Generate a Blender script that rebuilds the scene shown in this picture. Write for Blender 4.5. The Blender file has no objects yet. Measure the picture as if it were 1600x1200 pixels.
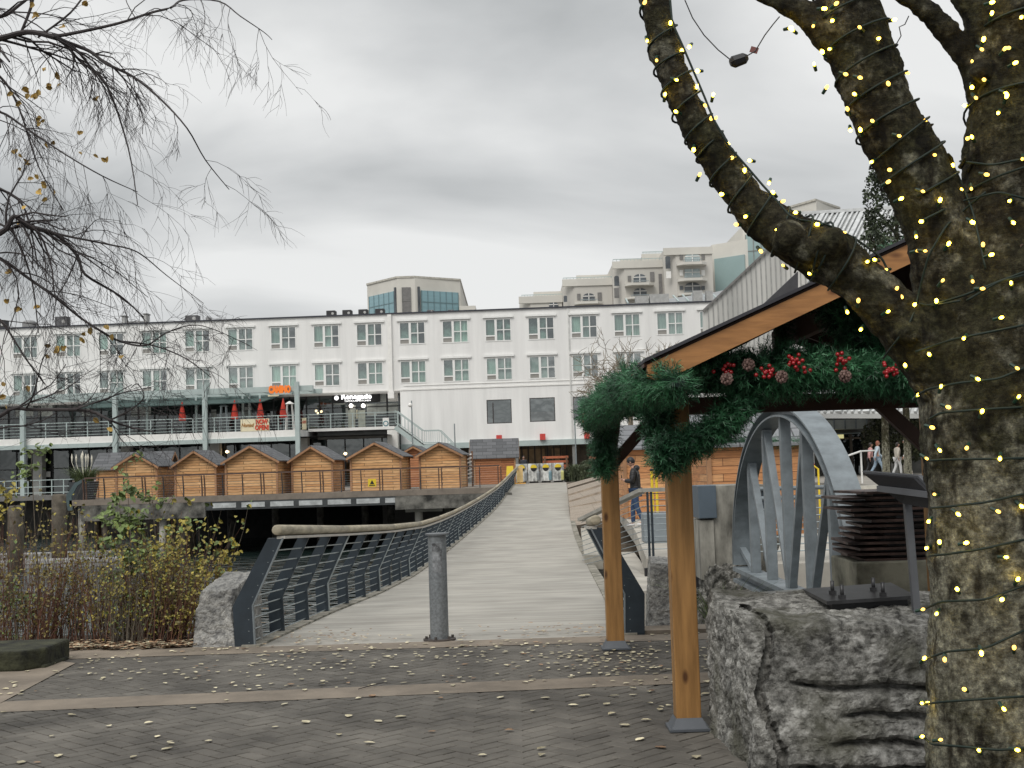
import bpy, bmesh, math, random
from mathutils import Vector, Matrix, noise
random.seed(11)
SC = bpy.context.scene
COL = SC.collection
V = Vector
R = math.radians
# ------------------------------------------------------------------ camera
F = 2000.0; EYE = 1.5; PITCH = math.atan(132/2000); ROLL = 0.031
_r0 = V((1,0,0)); _u0 = V((0,-math.sin(PITCH),math.cos(PITCH))); FWD = V((0,math.cos(PITCH),math.sin(PITCH)))
RIGHT = _r0*math.cos(ROLL) - _u0*math.sin(ROLL); UP = _u0*math.cos(ROLL) + _r0*math.sin(ROLL)
cam = bpy.data.objects.new('camera', bpy.data.cameras.new('camera')); COL.objects.link(cam)
cam.data.sensor_width = 36; cam.data.lens = 45; cam.data.clip_end = 5000; cam.data.clip_start = 0.05
_m = Matrix((( RIGHT.x, UP.x, -FWD.x, 0), (RIGHT.y, UP.y, -FWD.y, 0), (RIGHT.z, UP.z, -FWD.z, EYE), (0,0,0,1)))
cam.matrix_world = _m
SC.camera = cam
# ------------------------------------------------------------------ world: overcast sky
SUN_EL, SUN_AZ = R(48), R(205)
w = bpy.data.worlds.new('World'); SC.world = w; w.use_nodes = True
nt = w.node_tree; nt.nodes.clear()
N = nt.nodes.new; Lk = nt.links.new
sky = N('ShaderNodeTexSky'); sky.sky_type = 'NISHITA'; sky.sun_disc = False
sky.sun_elevation = SUN_EL; sky.sun_rotation = SUN_AZ
tc = N('ShaderNodeTexCoord')
sep = N('ShaderNodeSeparateXYZ'); Lk(tc.outputs['Generated'], sep.inputs[0])
zc = N('ShaderNodeMath'); zc.operation = 'MAXIMUM'; Lk(sep.outputs['Z'], zc.inputs[0]); zc.inputs[1].default_value = 0.0
za = N('ShaderNodeMath'); za.operation = 'ADD'; Lk(zc.outputs[0], za.inputs[0]); za.inputs[1].default_value = 0.10
dx = N('ShaderNodeMath'); dx.operation = 'DIVIDE'; Lk(sep.outputs['X'], dx.inputs[0]); Lk(za.outputs[0], dx.inputs[1])
dy = N('ShaderNodeMath'); dy.operation = 'DIVIDE'; Lk(sep.outputs['Y'], dy.inputs[0]); Lk(za.outputs[0], dy.inputs[1])
cmb = N('ShaderNodeCombineXYZ'); Lk(dx.outputs[0], cmb.inputs[0]); Lk(dy.outputs[0], cmb.inputs[1]); cmb.inputs[2].default_value = 3.1
n1 = N('ShaderNodeTexNoise'); n1.inputs['Scale'].default_value = 0.55; n1.inputs['Detail'].default_value = 8; n1.inputs['Roughness'].default_value = 0.47; n1.inputs['Distortion'].default_value = 0.35
Lk(cmb.outputs[0], n1.inputs['Vector'])
rmp = N('ShaderNodeValToRGB'); Lk(n1.outputs['Fac'], rmp.inputs[0])
e = rmp.color_ramp.elements
e[0].position = 0.41; e[0].color = (0.335,0.348,0.352,1)
e[1].position = 0.60; e[1].color = (0.66,0.665,0.66,1)
m_ = e.new(0.50); m_.color = (0.485,0.495,0.497,1)
# an overcast sky is brighter towards the zenith
zr = N('ShaderNodeMapRange'); Lk(sep.outputs['Z'], zr.inputs[0]); zr.inputs[1].default_value = 0.34; zr.inputs[2].default_value = 0.95; zr.inputs[3].default_value = 1.0; zr.inputs[4].default_value = 2.1
cl = N('ShaderNodeVectorMath'); cl.operation = 'SCALE'; Lk(rmp.outputs[0], cl.inputs[0]); Lk(zr.outputs[0], cl.inputs['Scale'])
ss = N('ShaderNodeVectorMath'); ss.operation = 'SCALE'; Lk(sky.outputs[0], ss.inputs[0]); ss.inputs['Scale'].default_value = 0.05
ad = N('ShaderNodeMixRGB'); ad.blend_type = 'MIX'; ad.inputs[0].default_value = 0.95; Lk(ss.outputs[0], ad.inputs[1]); Lk(cl.outputs[0], ad.inputs[2])
bg = N('ShaderNodeBackground'); Lk(ad.outputs[0], bg.inputs[0]); bg.inputs[1].default_value = 1.0
wo = N('ShaderNodeOutputWorld'); Lk(bg.outputs[0], wo.inputs[0])
sun = bpy.data.lights.new('sun','SUN'); sun.energy = 1.3; sun.angle = R(30); sun.color = (1,0.96,0.9)
so = bpy.data.objects.new('sun', sun); COL.objects.link(so)
sd = V((math.sin(SUN_AZ)*math.cos(SUN_EL), math.cos(SUN_AZ)*math.cos(SUN_EL), math.sin(SUN_EL)))
so.rotation_euler = sd.to_track_quat('Z','Y').to_euler()
SC.view_settings.view_transform = 'Standard'; SC.view_settings.look = 'None'; SC.view_settings.exposure = 0.38; SC.view_settings.gamma = 1
# ------------------------------------------------------------------ helpers
def ray(px,py): return (RIGHT*((px-800)/F) + UP*((600-py)/F) + FWD)
def P(px,py,Y):
    d = ray(px,py); t = Y/d.y
    return V((0,0,EYE)) + d*t
def G(px,py,z=0.0):
    d = ray(px,py); t = (z-EYE)/d.z
    return V((0,0,EYE)) + d*t
def proj(p):
    q = p - V((0,0,EYE)); d = q.dot(FWD)
    return (800+F*q.dot(RIGHT)/d, 600-F*q.dot(UP)/d)
WM = {}   # world matrix of the root of each object
def tag(o, label=None, cat=None, group=None, kind=None):
    if label: o['label'] = label
    if cat: o['category'] = cat
    if group: o['group'] = group
    if kind: o['kind'] = kind
    return o
def thing(name, loc, label, cat, group=None, rz=0.0):
    o = bpy.data.objects.new(name, None); o.empty_display_size = 0.2; COL.objects.link(o)
    o.location = loc; o.rotation_euler = (0,0,rz)
    WM[o.name] = Matrix.Translation(V(loc)) @ Matrix.Rotation(rz,4,'Z')
    return tag(o, label, cat, group)
def copy_tree(o, parent=None):
    c = o.copy(); COL.objects.link(c)
    if parent: c.parent = parent
    for ch in o.children: copy_tree(ch, c)
    WM[c.name] = WM.get(o.name, Matrix())
    return c
class MB:
    def __init__(s): s.v = []; s.f = []; s.m = []; s.cur = 0; s.sm = []; s.smooth = False
    def add(s, vs, fs):
        b = len(s.v); s.v += [tuple(p) for p in vs]
        for f in fs: s.f.append(tuple(b+i for i in f)); s.m.append(s.cur); s.sm.append(s.smooth)
    def quad(s,*p): s.add(p,[tuple(range(len(p)))])
    def obox(s, c, ax, ay, az):
        c=V(c); vs = [c+ax*i+ay*j+az*k for k in (-1,1) for j in (-1,1) for i in (-1,1)]
        s.add(vs, [(0,2,3,1),(4,5,7,6),(0,1,5,4),(2,6,7,3),(0,4,6,2),(1,3,7,5)])
    def box(s,x0,x1,y0,y1,z0,z1):
        s.obox(((x0+x1)/2,(y0+y1)/2,(z0+z1)/2), V(((x1-x0)/2,0,0)), V((0,(y1-y0)/2,0)), V((0,0,(z1-z0)/2)))
    def bar(s,a,b,w,h,up=V((0,0,1))):
        a=V(a); b=V(b); d=b-a; L=d.length; d.normalize()
        x = d.cross(up)
        if x.length<1e-4: x = d.cross(V((0,1,0)))
        x.normalize(); u = x.cross(d).normalized()
        s.obox((a+b)/2, x*(w/2), d*(L/2), u*(h/2))
    def tube(s, pts, rad, n=8, cap=True):
        pts=[V(p) for p in pts]; k=len(pts)
        if not hasattr(rad,'__len__'): rad=[rad]*k
        t = (pts[1]-pts[0]).normalized()
        x = t.cross(V((0,0,1)))
        if x.length<1e-3: x = t.cross(V((0,1,0)))
        x.normalize(); vs=[]
        for i in range(k):
            t = (pts[min(i+1,k-1)]-pts[max(i-1,0)]).normalized()
            x = (x - t*x.dot(t))
            if x.length<1e-6: x = t.orthogonal()
            x.normalize(); y = t.cross(x)
            for j in range(n):
                a = 2*math.pi*j/n
                vs.append(pts[i]+(x*math.cos(a)+y*math.sin(a))*rad[i])
        fs=[]
        for i in range(k-1):
            for j in range(n):
                a=i*n+j; b=i*n+(j+1)%n
                fs.append((a,b,b+n,a+n))
        if cap: fs.append(tuple(range(n-1,-1,-1))); fs.append(tuple((k-1)*n+j for j in range(n)))
        s.add(vs,fs)
    def slab(s, poly, th):
        n=len(poly); poly=[V(p) for p in poly]; vs=poly+[p+th for p in poly]
        fs=[tuple(range(n)), tuple(range(2*n-1,n-1,-1))]+[(i,i+n,(i+1)%n+n,(i+1)%n) for i in range(n)]
        s.add(vs,fs)
    def ball(s,c,r,nu=10,nv=7,rot=None):
        c=V(c); r = V((r,r,r)) if not hasattr(r,'__len__') else V(r); vs=[]
        for i in range(1,nv):
            t=math.pi*i/nv
            for j in range(nu):
                a=2*math.pi*j/nu
                p=V((r.x*math.sin(t)*math.cos(a), r.y*math.sin(t)*math.sin(a), r.z*math.cos(t)))
                if rot: p=rot@p
                vs.append(c+p)
        tp=V((0,0,r.z)); 
        if rot: tp=rot@tp
        vs += [c+tp, c-tp]; T=len(vs)-2; B=T+1; fs=[]
        for i in range(nv-2):
            for j in range(nu):
                a=i*nu+j; b=i*nu+(j+1)%nu
                fs.append((a,a+nu,b+nu,b))
        for j in range(nu):
            fs.append((T,j,(j+1)%nu)); q=(nv-2)*nu
            fs.append((B,q+(j+1)%nu,q+j))
        s.add(vs,fs)
    def lathe(s,c,prof,n=16):
        c=V(c); vs=[]
        for (r,z) in prof:
            for j in range(n):
                a=2*math.pi*j/n; vs.append(c+V((r*math.cos(a),r*math.sin(a),z)))
        fs=[]
        for i in range(len(prof)-1):
            for j in range(n):
                a=i*n+j; b=i*n+(j+1)%n; fs.append((a,b,b+n,a+n))
        fs.append(tuple(range(n-1,-1,-1))); fs.append(tuple((len(prof)-1)*n+j for j in range(n)))
        s.add(vs,fs)
    def build(s, name, mats, parent=None, smooth=None, bevel=0, local=False, fixn=False):
        if not isinstance(mats,(list,tuple)): mats=[mats]
        me = bpy.data.meshes.new(name)
        o = bpy.data.objects.new(name, me); COL.objects.link(o)
        if parent is not None:
            M0 = WM[parent.name]; o.parent = parent; WM[o.name]=M0
            vs = s.v if local else [tuple(M0.inverted() @ V(p)) for p in s.v]
        else:
            xs=[p[0] for p in s.v]; ys=[p[1] for p in s.v]; zs=[p[2] for p in s.v]
            L=V(((min(xs)+max(xs))/2,(min(ys)+max(ys))/2,min(zs))); o.location=L
            WM[o.name]=Matrix.Translation(L); vs=[(p[0]-L.x,p[1]-L.y,p[2]-L.z) for p in s.v]
        me.from_pydata(vs,[],s.f)
        for m in mats: me.materials.append(m)
        me.polygons.foreach_set('material_index', s.m)
        me.polygons.foreach_set('use_smooth', [True]*len(s.m) if smooth else s.sm)
        me.update()
        if fixn:
            bm=bmesh.new(); bm.from_mesh(me); bmesh.ops.recalc_face_normals(bm,faces=bm.faces); bm.to_mesh(me); bm.free()
        if bevel:
            md=o.modifiers.new('bevel','BEVEL'); md.width=bevel; md.segments=2; md.limit_method='ANGLE'
        return o
def solo(mb, name, mats, label, cat, group=None, **k):
    return tag(mb.build(name, mats, **k), label, cat, group)
def struct(mb, name, mats, **k):
    return tag(mb.build(name, mats, **k), kind='structure')
# ------------------------------------------------------------------ materials
MATS={}
def nd(m): return m.node_tree.nodes, m.node_tree.links
def M(name, col, rough=0.7, metal=0.0, var=0.15, scale=3.0, bump=0.15, bscale=25.0, spec=0.5, stretch=None, col2=None, coat=0, island=0.0, objrand=0.0, detail=6, lo=0.35, hi=0.65, bdist=0.01):
    if name in MATS: return MATS[name]
    m=bpy.data.materials.new(name); m.use_nodes=True; ns,lk=nd(m); b=ns['Principled BSDF']
    b.inputs['Roughness'].default_value=rough; b.inputs['Metallic'].default_value=metal
    b.inputs['Specular IOR Level'].default_value=spec; b.inputs['Coat Weight'].default_value=coat
    tc=ns.new('ShaderNodeTexCoord'); mp=ns.new('ShaderNodeMapping'); lk.new(tc.outputs['Object'],mp.inputs[0])
    if stretch: mp.inputs['Scale'].default_value=stretch
    n=ns.new('ShaderNodeTexNoise'); n.inputs['Scale'].default_value=scale; n.inputs['Detail'].default_value=detail; n.inputs['Roughness'].default_value=0.62
    lk.new(mp.outputs[0],n.inputs['Vector'])
    rp=ns.new('ShaderNodeValToRGB'); lk.new(n.outputs['Fac'],rp.inputs[0]); e=rp.color_ramp.elements
    c0=[max(0,c*(1-var)) for c in col]+[1]; c1=[min(1,c*(1+var)) for c in (col2 or col)]+[1]
    e[0].position=lo; e[0].color=c0; e[1].position=hi; e[1].color=c1
    out=rp.outputs[0]
    for amt,src in ((island,'i'),(objrand,'o')):
        if amt:
            g=ns.new('ShaderNodeNewGeometry' if src=='i' else 'ShaderNodeObjectInfo')
            mr=ns.new('ShaderNodeMapRange'); lk.new(g.outputs['Random Per Island' if src=='i' else 'Random'],mr.inputs[0]); mr.inputs[3].default_value=1-amt; mr.inputs[4].default_value=1+amt
            sc=ns.new('ShaderNodeVectorMath'); sc.operation='SCALE'; lk.new(out,sc.inputs[0]); lk.new(mr.outputs[0],sc.inputs['Scale']); out=sc.outputs[0]
    lk.new(out,b.inputs['Base Color'])
    if bump:
        n2=ns.new('ShaderNodeTexNoise'); n2.inputs['Scale'].default_value=bscale; n2.inputs['Detail'].default_value=5; lk.new(mp.outputs[0],n2.inputs['Vector'])
        bp=ns.new('ShaderNodeBump'); bp.inputs['Strength'].default_value=bump; bp.inputs['Distance'].default_value=bdist
        lk.new(n2.outputs['Fac'],bp.inputs['Height']); lk.new(bp.outputs[0],b.inputs['Normal'])
    MATS[name]=m; return m
def emis(name,col,st):
    if name in MATS: return MATS[name]
    m=bpy.data.materials.new(name); m.use_nodes=True; ns,lk=nd(m); b=ns['Principled BSDF']
    b.inputs['Base Color'].default_value=(*col,1); b.inputs['Emission Color'].default_value=(*col,1); b.inputs['Emission Strength'].default_value=st
    MATS[name]=m; return m
def glass(name,tint=(0.6,0.7,0.7),refl=0.5,rough=0.03):
    m=bpy.data.materials.new(name); m.use_nodes=True; ns,lk=nd(m)
    b=ns['Principled BSDF']; ns.remove(b); o=ns['Material Output']
    tr=ns.new('ShaderNodeBsdfTransparent'); tr.inputs[0].default_value=(*tint,1)
    gl=ns.new('ShaderNodeBsdfGlossy'); gl.inputs['Roughness'].default_value=rough; gl.inputs[0].default_value=(0.9,0.95,0.95,1)
    tc=ns.new('ShaderNodeTexCoord'); n=ns.new('ShaderNodeTexNoise'); n.inputs['Scale'].default_value=0.8; lk.new(tc.outputs['Object'],n.inputs['Vector'])
    bp=ns.new('ShaderNodeBump'); bp.inputs['Strength'].default_value=0.25; bp.inputs['Distance'].default_value=0.05; lk.new(n.outputs['Fac'],bp.inputs['Height']); lk.new(bp.outputs[0],gl.inputs['Normal'])
    mx=ns.new('ShaderNodeMixShader'); mx.inputs[0].default_value=refl; lk.new(tr.outputs[0],mx.inputs[1]); lk.new(gl.outputs[0],mx.inputs[2]); lk.new(mx.outputs[0],o.inputs[0])
    MATS[name]=m; return m
def planks(name, c1, c2, bw=2.4, bh=0.14, mort=0.012, rough=0.65, axis='xz', objrand=0.12, grain=1.0, dark=(0.03,0.015,0.008), bump=0.6):
    """horizontal boards with butt joints, colour differing from board to board"""
    m=bpy.data.materials.new(name); m.use_nodes=True; ns,lk=nd(m); b=ns['Principled BSDF']; b.inputs['Roughness'].default_value=rough
    tc=ns.new('ShaderNodeTexCoord'); sp=ns.new('ShaderNodeSeparateXYZ'); lk.new(tc.outputs['Object'],sp.inputs[0])
    cb=ns.new('ShaderNodeCombineXYZ')
    if axis=='xz':
        a=ns.new('ShaderNodeMath'); a.operation='ADD'; lk.new(sp.outputs[0],a.inputs[0]); lk.new(sp.outputs[1],a.inputs[1]); lk.new(a.outputs[0],cb.inputs[0]); lk.new(sp.outputs[2],cb.inputs[1])
    elif axis=='yx': lk.new(sp.outputs[0],cb.inputs[0]); lk.new(sp.outputs[1],cb.inputs[1])
    else: lk.new(sp.outputs[1],cb.inputs[0]); lk.new(sp.outputs[0],cb.inputs[1])
    oi=ns.new('ShaderNodeObjectInfo'); of=ns.new('ShaderNodeVectorMath'); of.operation='ADD'; lk.new(cb.outputs[0],of.inputs[0])
    ml=ns.new('ShaderNodeMath'); ml.operation='MULTIPLY'; lk.new(oi.outputs['Random'],ml.inputs[0]); ml.inputs[1].default_value=40
    c3=ns.new('ShaderNodeCombineXYZ'); lk.new(ml.outputs[0],c3.inputs[0]); lk.new(c3.outputs[0],of.inputs[1])
    br=ns.new('ShaderNodeTexBrick'); br.inputs['Scale'].default_value=1; br.inputs['Brick Width'].default_value=bw; br.inputs['Row Height'].default_value=bh
    br.inputs['Mortar Size'].default_value=mort; br.inputs['Mortar Smooth'].default_value=0.3; br.inputs['Color1'].default_value=(*c1,1); br.inputs['Color2'].default_value=(*c2,1); br.inputs['Mortar'].default_value=(*dark,1); br.offset=0.37
    lk.new(of.outputs[0],br.inputs['Vector'])
    mp=ns.new('ShaderNodeMapping'); mp.inputs['Scale'].default_value=(1.2,14,1); lk.new(of.outputs[0],mp.inputs[0])
    n=ns.new('ShaderNodeTexNoise'); n.inputs['Scale'].default_value=2.0; n.inputs['Detail'].default_value=6; n.inputs['Distortion'].default_value=0.8; lk.new(mp.outputs[0],n.inputs['Vector'])
    mr=ns.new('ShaderNodeMapRange'); lk.new(n.outputs['Fac'],mr.inputs[0]); mr.inputs[1].default_value=0.3; mr.inputs[2].default_value=0.7; mr.inputs[3].default_value=1-0.35*grain; mr.inputs[4].default_value=1+0.25*grain
    sc=ns.new('ShaderNodeVectorMath'); sc.operation='SCALE'; lk.new(br.outputs['Color'],sc.inputs[0]); lk.new(mr.outputs[0],sc.inputs['Scale'])
    m2=ns.new('ShaderNodeMapRange'); lk.new(oi.outputs['Random'],m2.inputs[0]); m2.inputs[3].default_value=1-objrand; m2.inputs[4].default_value=1+objrand
    s2=ns.new('ShaderNodeVectorMath'); s2.operation='SCALE'; lk.new(sc.outputs[0],s2.inputs[0]); lk.new(m2.outputs[0],s2.inputs['Scale'])
    lk.new(s2.outputs[0],b.inputs['Base Color'])
    bp=ns.new('ShaderNodeBump'); bp.invert=True; bp.inputs['Strength'].default_value=bump; bp.inputs['Distance'].default_value=0.02; lk.new(br.outputs['Fac'],bp.inputs['Height']); lk.new(bp.outputs[0],b.inputs['Normal'])
    MATS[name]=m; return m
concrete=M('concrete',(0.30,0.29,0.26),0.85,var=0.25,scale=1.6,bump=0.3,bscale=40)
conc_light=M('light_concrete',(0.46,0.44,0.39),0.85,var=0.2,scale=2,bump=0.2,bscale=60)
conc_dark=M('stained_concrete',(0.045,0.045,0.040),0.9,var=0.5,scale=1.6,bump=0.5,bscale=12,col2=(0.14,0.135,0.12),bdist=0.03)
conc_mid=M('weathered_concrete',(0.17,0.17,0.145),0.9,var=0.35,scale=2.2,bump=0.4,bscale=18,col2=(0.27,0.26,0.22))
steel_dk=M('dark_blue_steel_paint',(0.022,0.032,0.042),0.45,var=0.2,scale=5,bump=0.05,spec=0.5)
steel_rod=M('galvanised_rod',(0.30,0.34,0.35),0.4,metal=0.6,var=0.15,bump=0)
steel_gr=M('blue_grey_arch_paint',(0.17,0.195,0.21),0.5,var=0.22,scale=4,bump=0.12,bscale=30)
galv=M('galvanised_bollard',(0.21,0.225,0.235),0.5,metal=0.35,var=0.25,scale=45,bump=0.08,bscale=60)
timber_cap=M('weathered_handrail_wood',(0.34,0.30,0.22),0.7,var=0.3,scale=3,stretch=(1,1,6),bump=0.2,bscale=20)
white_wall=M('white_clad_wall',(0.78,0.775,0.76),0.75,var=0.065,scale=0.5,bump=0.1,bscale=3,stretch=(3,3,0.25))
white_pt=M('white_paint',(0.80,0.79,0.76),0.6,var=0.05,bump=0)
frame_w=M('white_window_frame',(0.80,0.80,0.78),0.5,var=0.04,bump=0)
teal_st=M('grey_green_steel',(0.40,0.47,0.46),0.5,var=0.08,scale=2,bump=0)
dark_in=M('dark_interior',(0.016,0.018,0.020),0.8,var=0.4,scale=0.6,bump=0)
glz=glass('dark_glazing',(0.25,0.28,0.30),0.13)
winglass=glass('window_glass',(0.72,0.85,0.82),0.30)
bigglass=glass('reflective_shop_glass',(0.3,0.33,0.33),0.32)
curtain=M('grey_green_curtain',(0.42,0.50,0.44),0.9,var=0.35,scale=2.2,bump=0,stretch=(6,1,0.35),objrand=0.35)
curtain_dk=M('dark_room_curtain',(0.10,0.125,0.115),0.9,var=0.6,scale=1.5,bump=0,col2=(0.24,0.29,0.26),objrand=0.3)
grille=M('window_grille',(0.28,0.27,0.25),0.6,var=0.2,scale=30,bump=0,stretch=(1,1,8))
black_pt=M('black_paint',(0.012,0.012,0.014),0.5,var=0.2,bump=0)
red_fab=M('red_fabric',(0.55,0.05,0.03),0.8,var=0.2,bump=0)
soil=M('dark_soil',(0.05,0.038,0.025),0.95,var=0.5,scale=5,bump=0.6,bscale=20,bdist=0.03)
# ================================================================== SETTING
X_,Y_,Z_=V((1,0,0)),V((0,1,0)),V((0,0,1))
# ---- water
def water_mat():
    m=bpy.data.materials.new('harbour_water'); m.use_nodes=True; ns,lk=nd(m); b=ns['Principled BSDF']
    b.inputs['Base Color'].default_value=(0.012,0.022,0.020,1); b.inputs['Roughness'].default_value=0.06; b.inputs['Specular IOR Level'].default_value=0.6
    tc=ns.new('ShaderNodeTexCoord'); mp=ns.new('ShaderNodeMapping'); mp.inputs['Scale'].default_value=(0.55,1.5,1); lk.new(tc.outputs['Object'],mp.inputs[0])
    n=ns.new('ShaderNodeTexNoise'); n.inputs['Scale'].default_value=0.9; n.inputs['Detail'].default_value=2.5; n.inputs['Distortion'].default_value=0.6; lk.new(mp.outputs[0],n.inputs['Vector'])
    bp=ns.new('ShaderNodeBump'); bp.inputs['Strength'].default_value=1.0; bp.inputs['Distance'].default_value=0.55; lk.new(n.outputs['Fac'],bp.inputs['Height']); lk.new(bp.outputs[0],b.inputs['Normal'])
    return m
WZ=-2.3
b=MB(); b.quad((-1500,-60,WZ),(1500,-60,WZ),(1500,96,WZ),(-1500,96,WZ)); struct(b,'water',water_mat())
# ---- far land behind
asph=M('far_ground_paving',(0.16,0.155,0.145),0.9,var=0.2,scale=0.5,bump=0.1)
b=MB(); b.box(-1500,1500,94,2500,-4,0.9); struct(b,'far_ground',asph)
b=MB(); b.slab([(3.4,76,-3.2),(60,76,-3.2),(60,96,-3.2),(-20,96,-3.2),(-20,84,-3.2)],V((0,0,3.8)))
struct(b,'quay_pavement',asph)
b=MB(); b.slab([(-60,86.5,0.35),(-20,86.5,0.35),(-20,93.9,0.35),(-60,93.9,0.35)],V((0,0,0.3))); struct(b,'upper_quay',asph)
b=MB(); b.box(12.3,60,44.2,75.8,-3,0.55)
for i in range(5): b.box(12.4,26,43.9-0.42*(5-i)-0.4,44.1,-2.9,-0.05+0.12*(i+1)) if i<4 else None
struct(b,'plaza',M('plaza_paving',(0.26,0.24,0.21),0.85,var=0.2,scale=1,bump=0.2))
# ---- near ground (quay) with herringbone pavers as real bricks
brickm=M('brick_paver',(0.088,0.080,0.070),0.85,var=0.25,scale=1.3,bump=0.35,bscale=70,island=0.13,col2=(0.125,0.115,0.10),bdist=0.004,spec=.3)
grout=M('dark_joint_sand',(0.018,0.016,0.013),0.95,var=0.3,bump=0.3)
quayc=M('quay_concrete',(0.20,0.165,0.128),0.85,var=0.25,scale=2.5,bump=0.3,bscale=60)
b=MB(); b.slab([(-30,-20,-3.5),(14,-20,-3.5),(14,11.45,-3.5),(-2.3,11.45,-3.5),(-2.6,11.75,-3.5),(-30,12.3,-3.5)],V((0,0,3.488))); struct(b,'ground',grout)
b=MB(); b.slab([(-30,12.3,-3.4),(-3.0,11.72,-3.4),(-2.75,12.4,-3.4),(-3.4,13.1,-3.4),(-30,13.4,-3.4)],V((0,0,3.35)))
struct(b,'planting_bed',soil)
dl=[G(0,1100),G(118,1037),G(60,1030),G(-40,1030)]
def inband(x,y):
    ya=8.55+(x+3.5)*0.063
    if ya+0.08<y<ya+0.34: return True
    if y>11.1: return True
    # concrete triangle on the left
    if x < dl[1].x and y > dl[0].y+(x-dl[0].x)*(dl[1].y-dl[0].y)/(dl[1].x-dl[0].x)+0.09 and y>ya: return True
    return False
b=MB(); w_,l_=0.1,0.2; g=0.0048; rnd=random.Random(3)
c45=math.cos(R(45))
def brick(u0,v0,du,dv):
    cx,cy=(u0+du/2),(v0+dv/2); x=(cx-cy)*c45-0.5; y=(cx+cy)*c45+4.0
    if not(-7.5<x<5.5 and 4.2<y<11.3) or inband(x,y): return
    z=rnd.uniform(-0.0015,0.0015); pts=[]
    tx,ty=rnd.uniform(-.004,.004),rnd.uniform(-.004,.004)
    for (a,c,zz) in ((g,g,0),(du-g,g,0),(du-g,dv-g,0),(g,dv-g,0)):
        uu,vv=u0+a,v0+c; pts.append(((uu-vv)*c45-0.5,(uu+vv)*c45+4.0,z+(a-du/2)*tx+(c-dv/2)*ty))
    low=[(p[0],p[1],-0.0115) for p in pts]
    e=0.004; inn=[]
    for (a,c) in ((g+e,g+e),(du-g-e,g+e),(du-g-e,dv-g-e),(g+e,dv-g-e)):
        uu,vv=u0+a,v0+c; inn.append(((uu-vv)*c45-0.5,(uu+vv)*c45+4.0,z+(a-du/2)*tx+(c-dv/2)*ty))
    mid=[(p[0],p[1],p[2]-0.003) for p in pts]
    b.add(inn+mid+low,[(0,1,2,3)]+[(i,i+4,(i+1)%4+4,(i+1)%4)[::-1] for i in range(4)]+[(i+4,i+8,(i+1)%4+8,(i+1)%4+4)[::-1] for i in range(4)])
for i in range(-120,120):
    for k in range(-40,40):
        # herringbone: per row i, one horizontal & one vertical brick every 4 widths
        u=(i+4*k)*w_; v=i*w_
        brick(u,v,l_,w_)
        brick(u+2*w_ ,v-1*w_+0*w_,w_,l_) if True else None
struct(b,'brick_paving',brickm)
b=MB()
b.quad((-7.6,8.55-4.1*0.063,0.003),(5.6,8.55+9.1*0.063,0.003),(5.6,8.97+9.1*0.063,0.003),(-7.6,8.97-4.1*0.063,0.003))
b.quad((-7.6,11.0,0.003),(5.6,11.0,0.003),(5.6,11.4,0.003),(-7.6,11.4,0.003))
b.quad(*(V((p.x,p.y,0.006)) for p in (dl[0],dl[1],dl[2],dl[3])))
b.quad((-12,11.4,.003),(-2.45,11.4,.003),(-2.5,11.66,.003),(-12,11.75,.003)); b.box(1.0,14,11.47,11.8,-3.4,0.03)
struct(b,'concrete_bands',quayc)
# ---- bridge stations: (Y, (left px), right px)
ST=[(11.0,(392,1018),975),(11.4,(405,1004),968),(16,(522,957),948),(20,(597,928),936),(25.3,(648,904),923),(30,(680,878),912),(34,(700,862),904),(39,(722,843),897),(45,(742,826),892),(52,(770,802),889),(58,(786,785),888),(66,(796,768),887),(75,(806,756),885)]
sts=[]
for Y,(lx,ly),rx in ST:
    if Y<12: z=0.0
    else: z=P(lx,ly,Y).z
    sts.append([Y,z,P(lx,ly,Y).x,P(rx,ly,Y).x])
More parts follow.
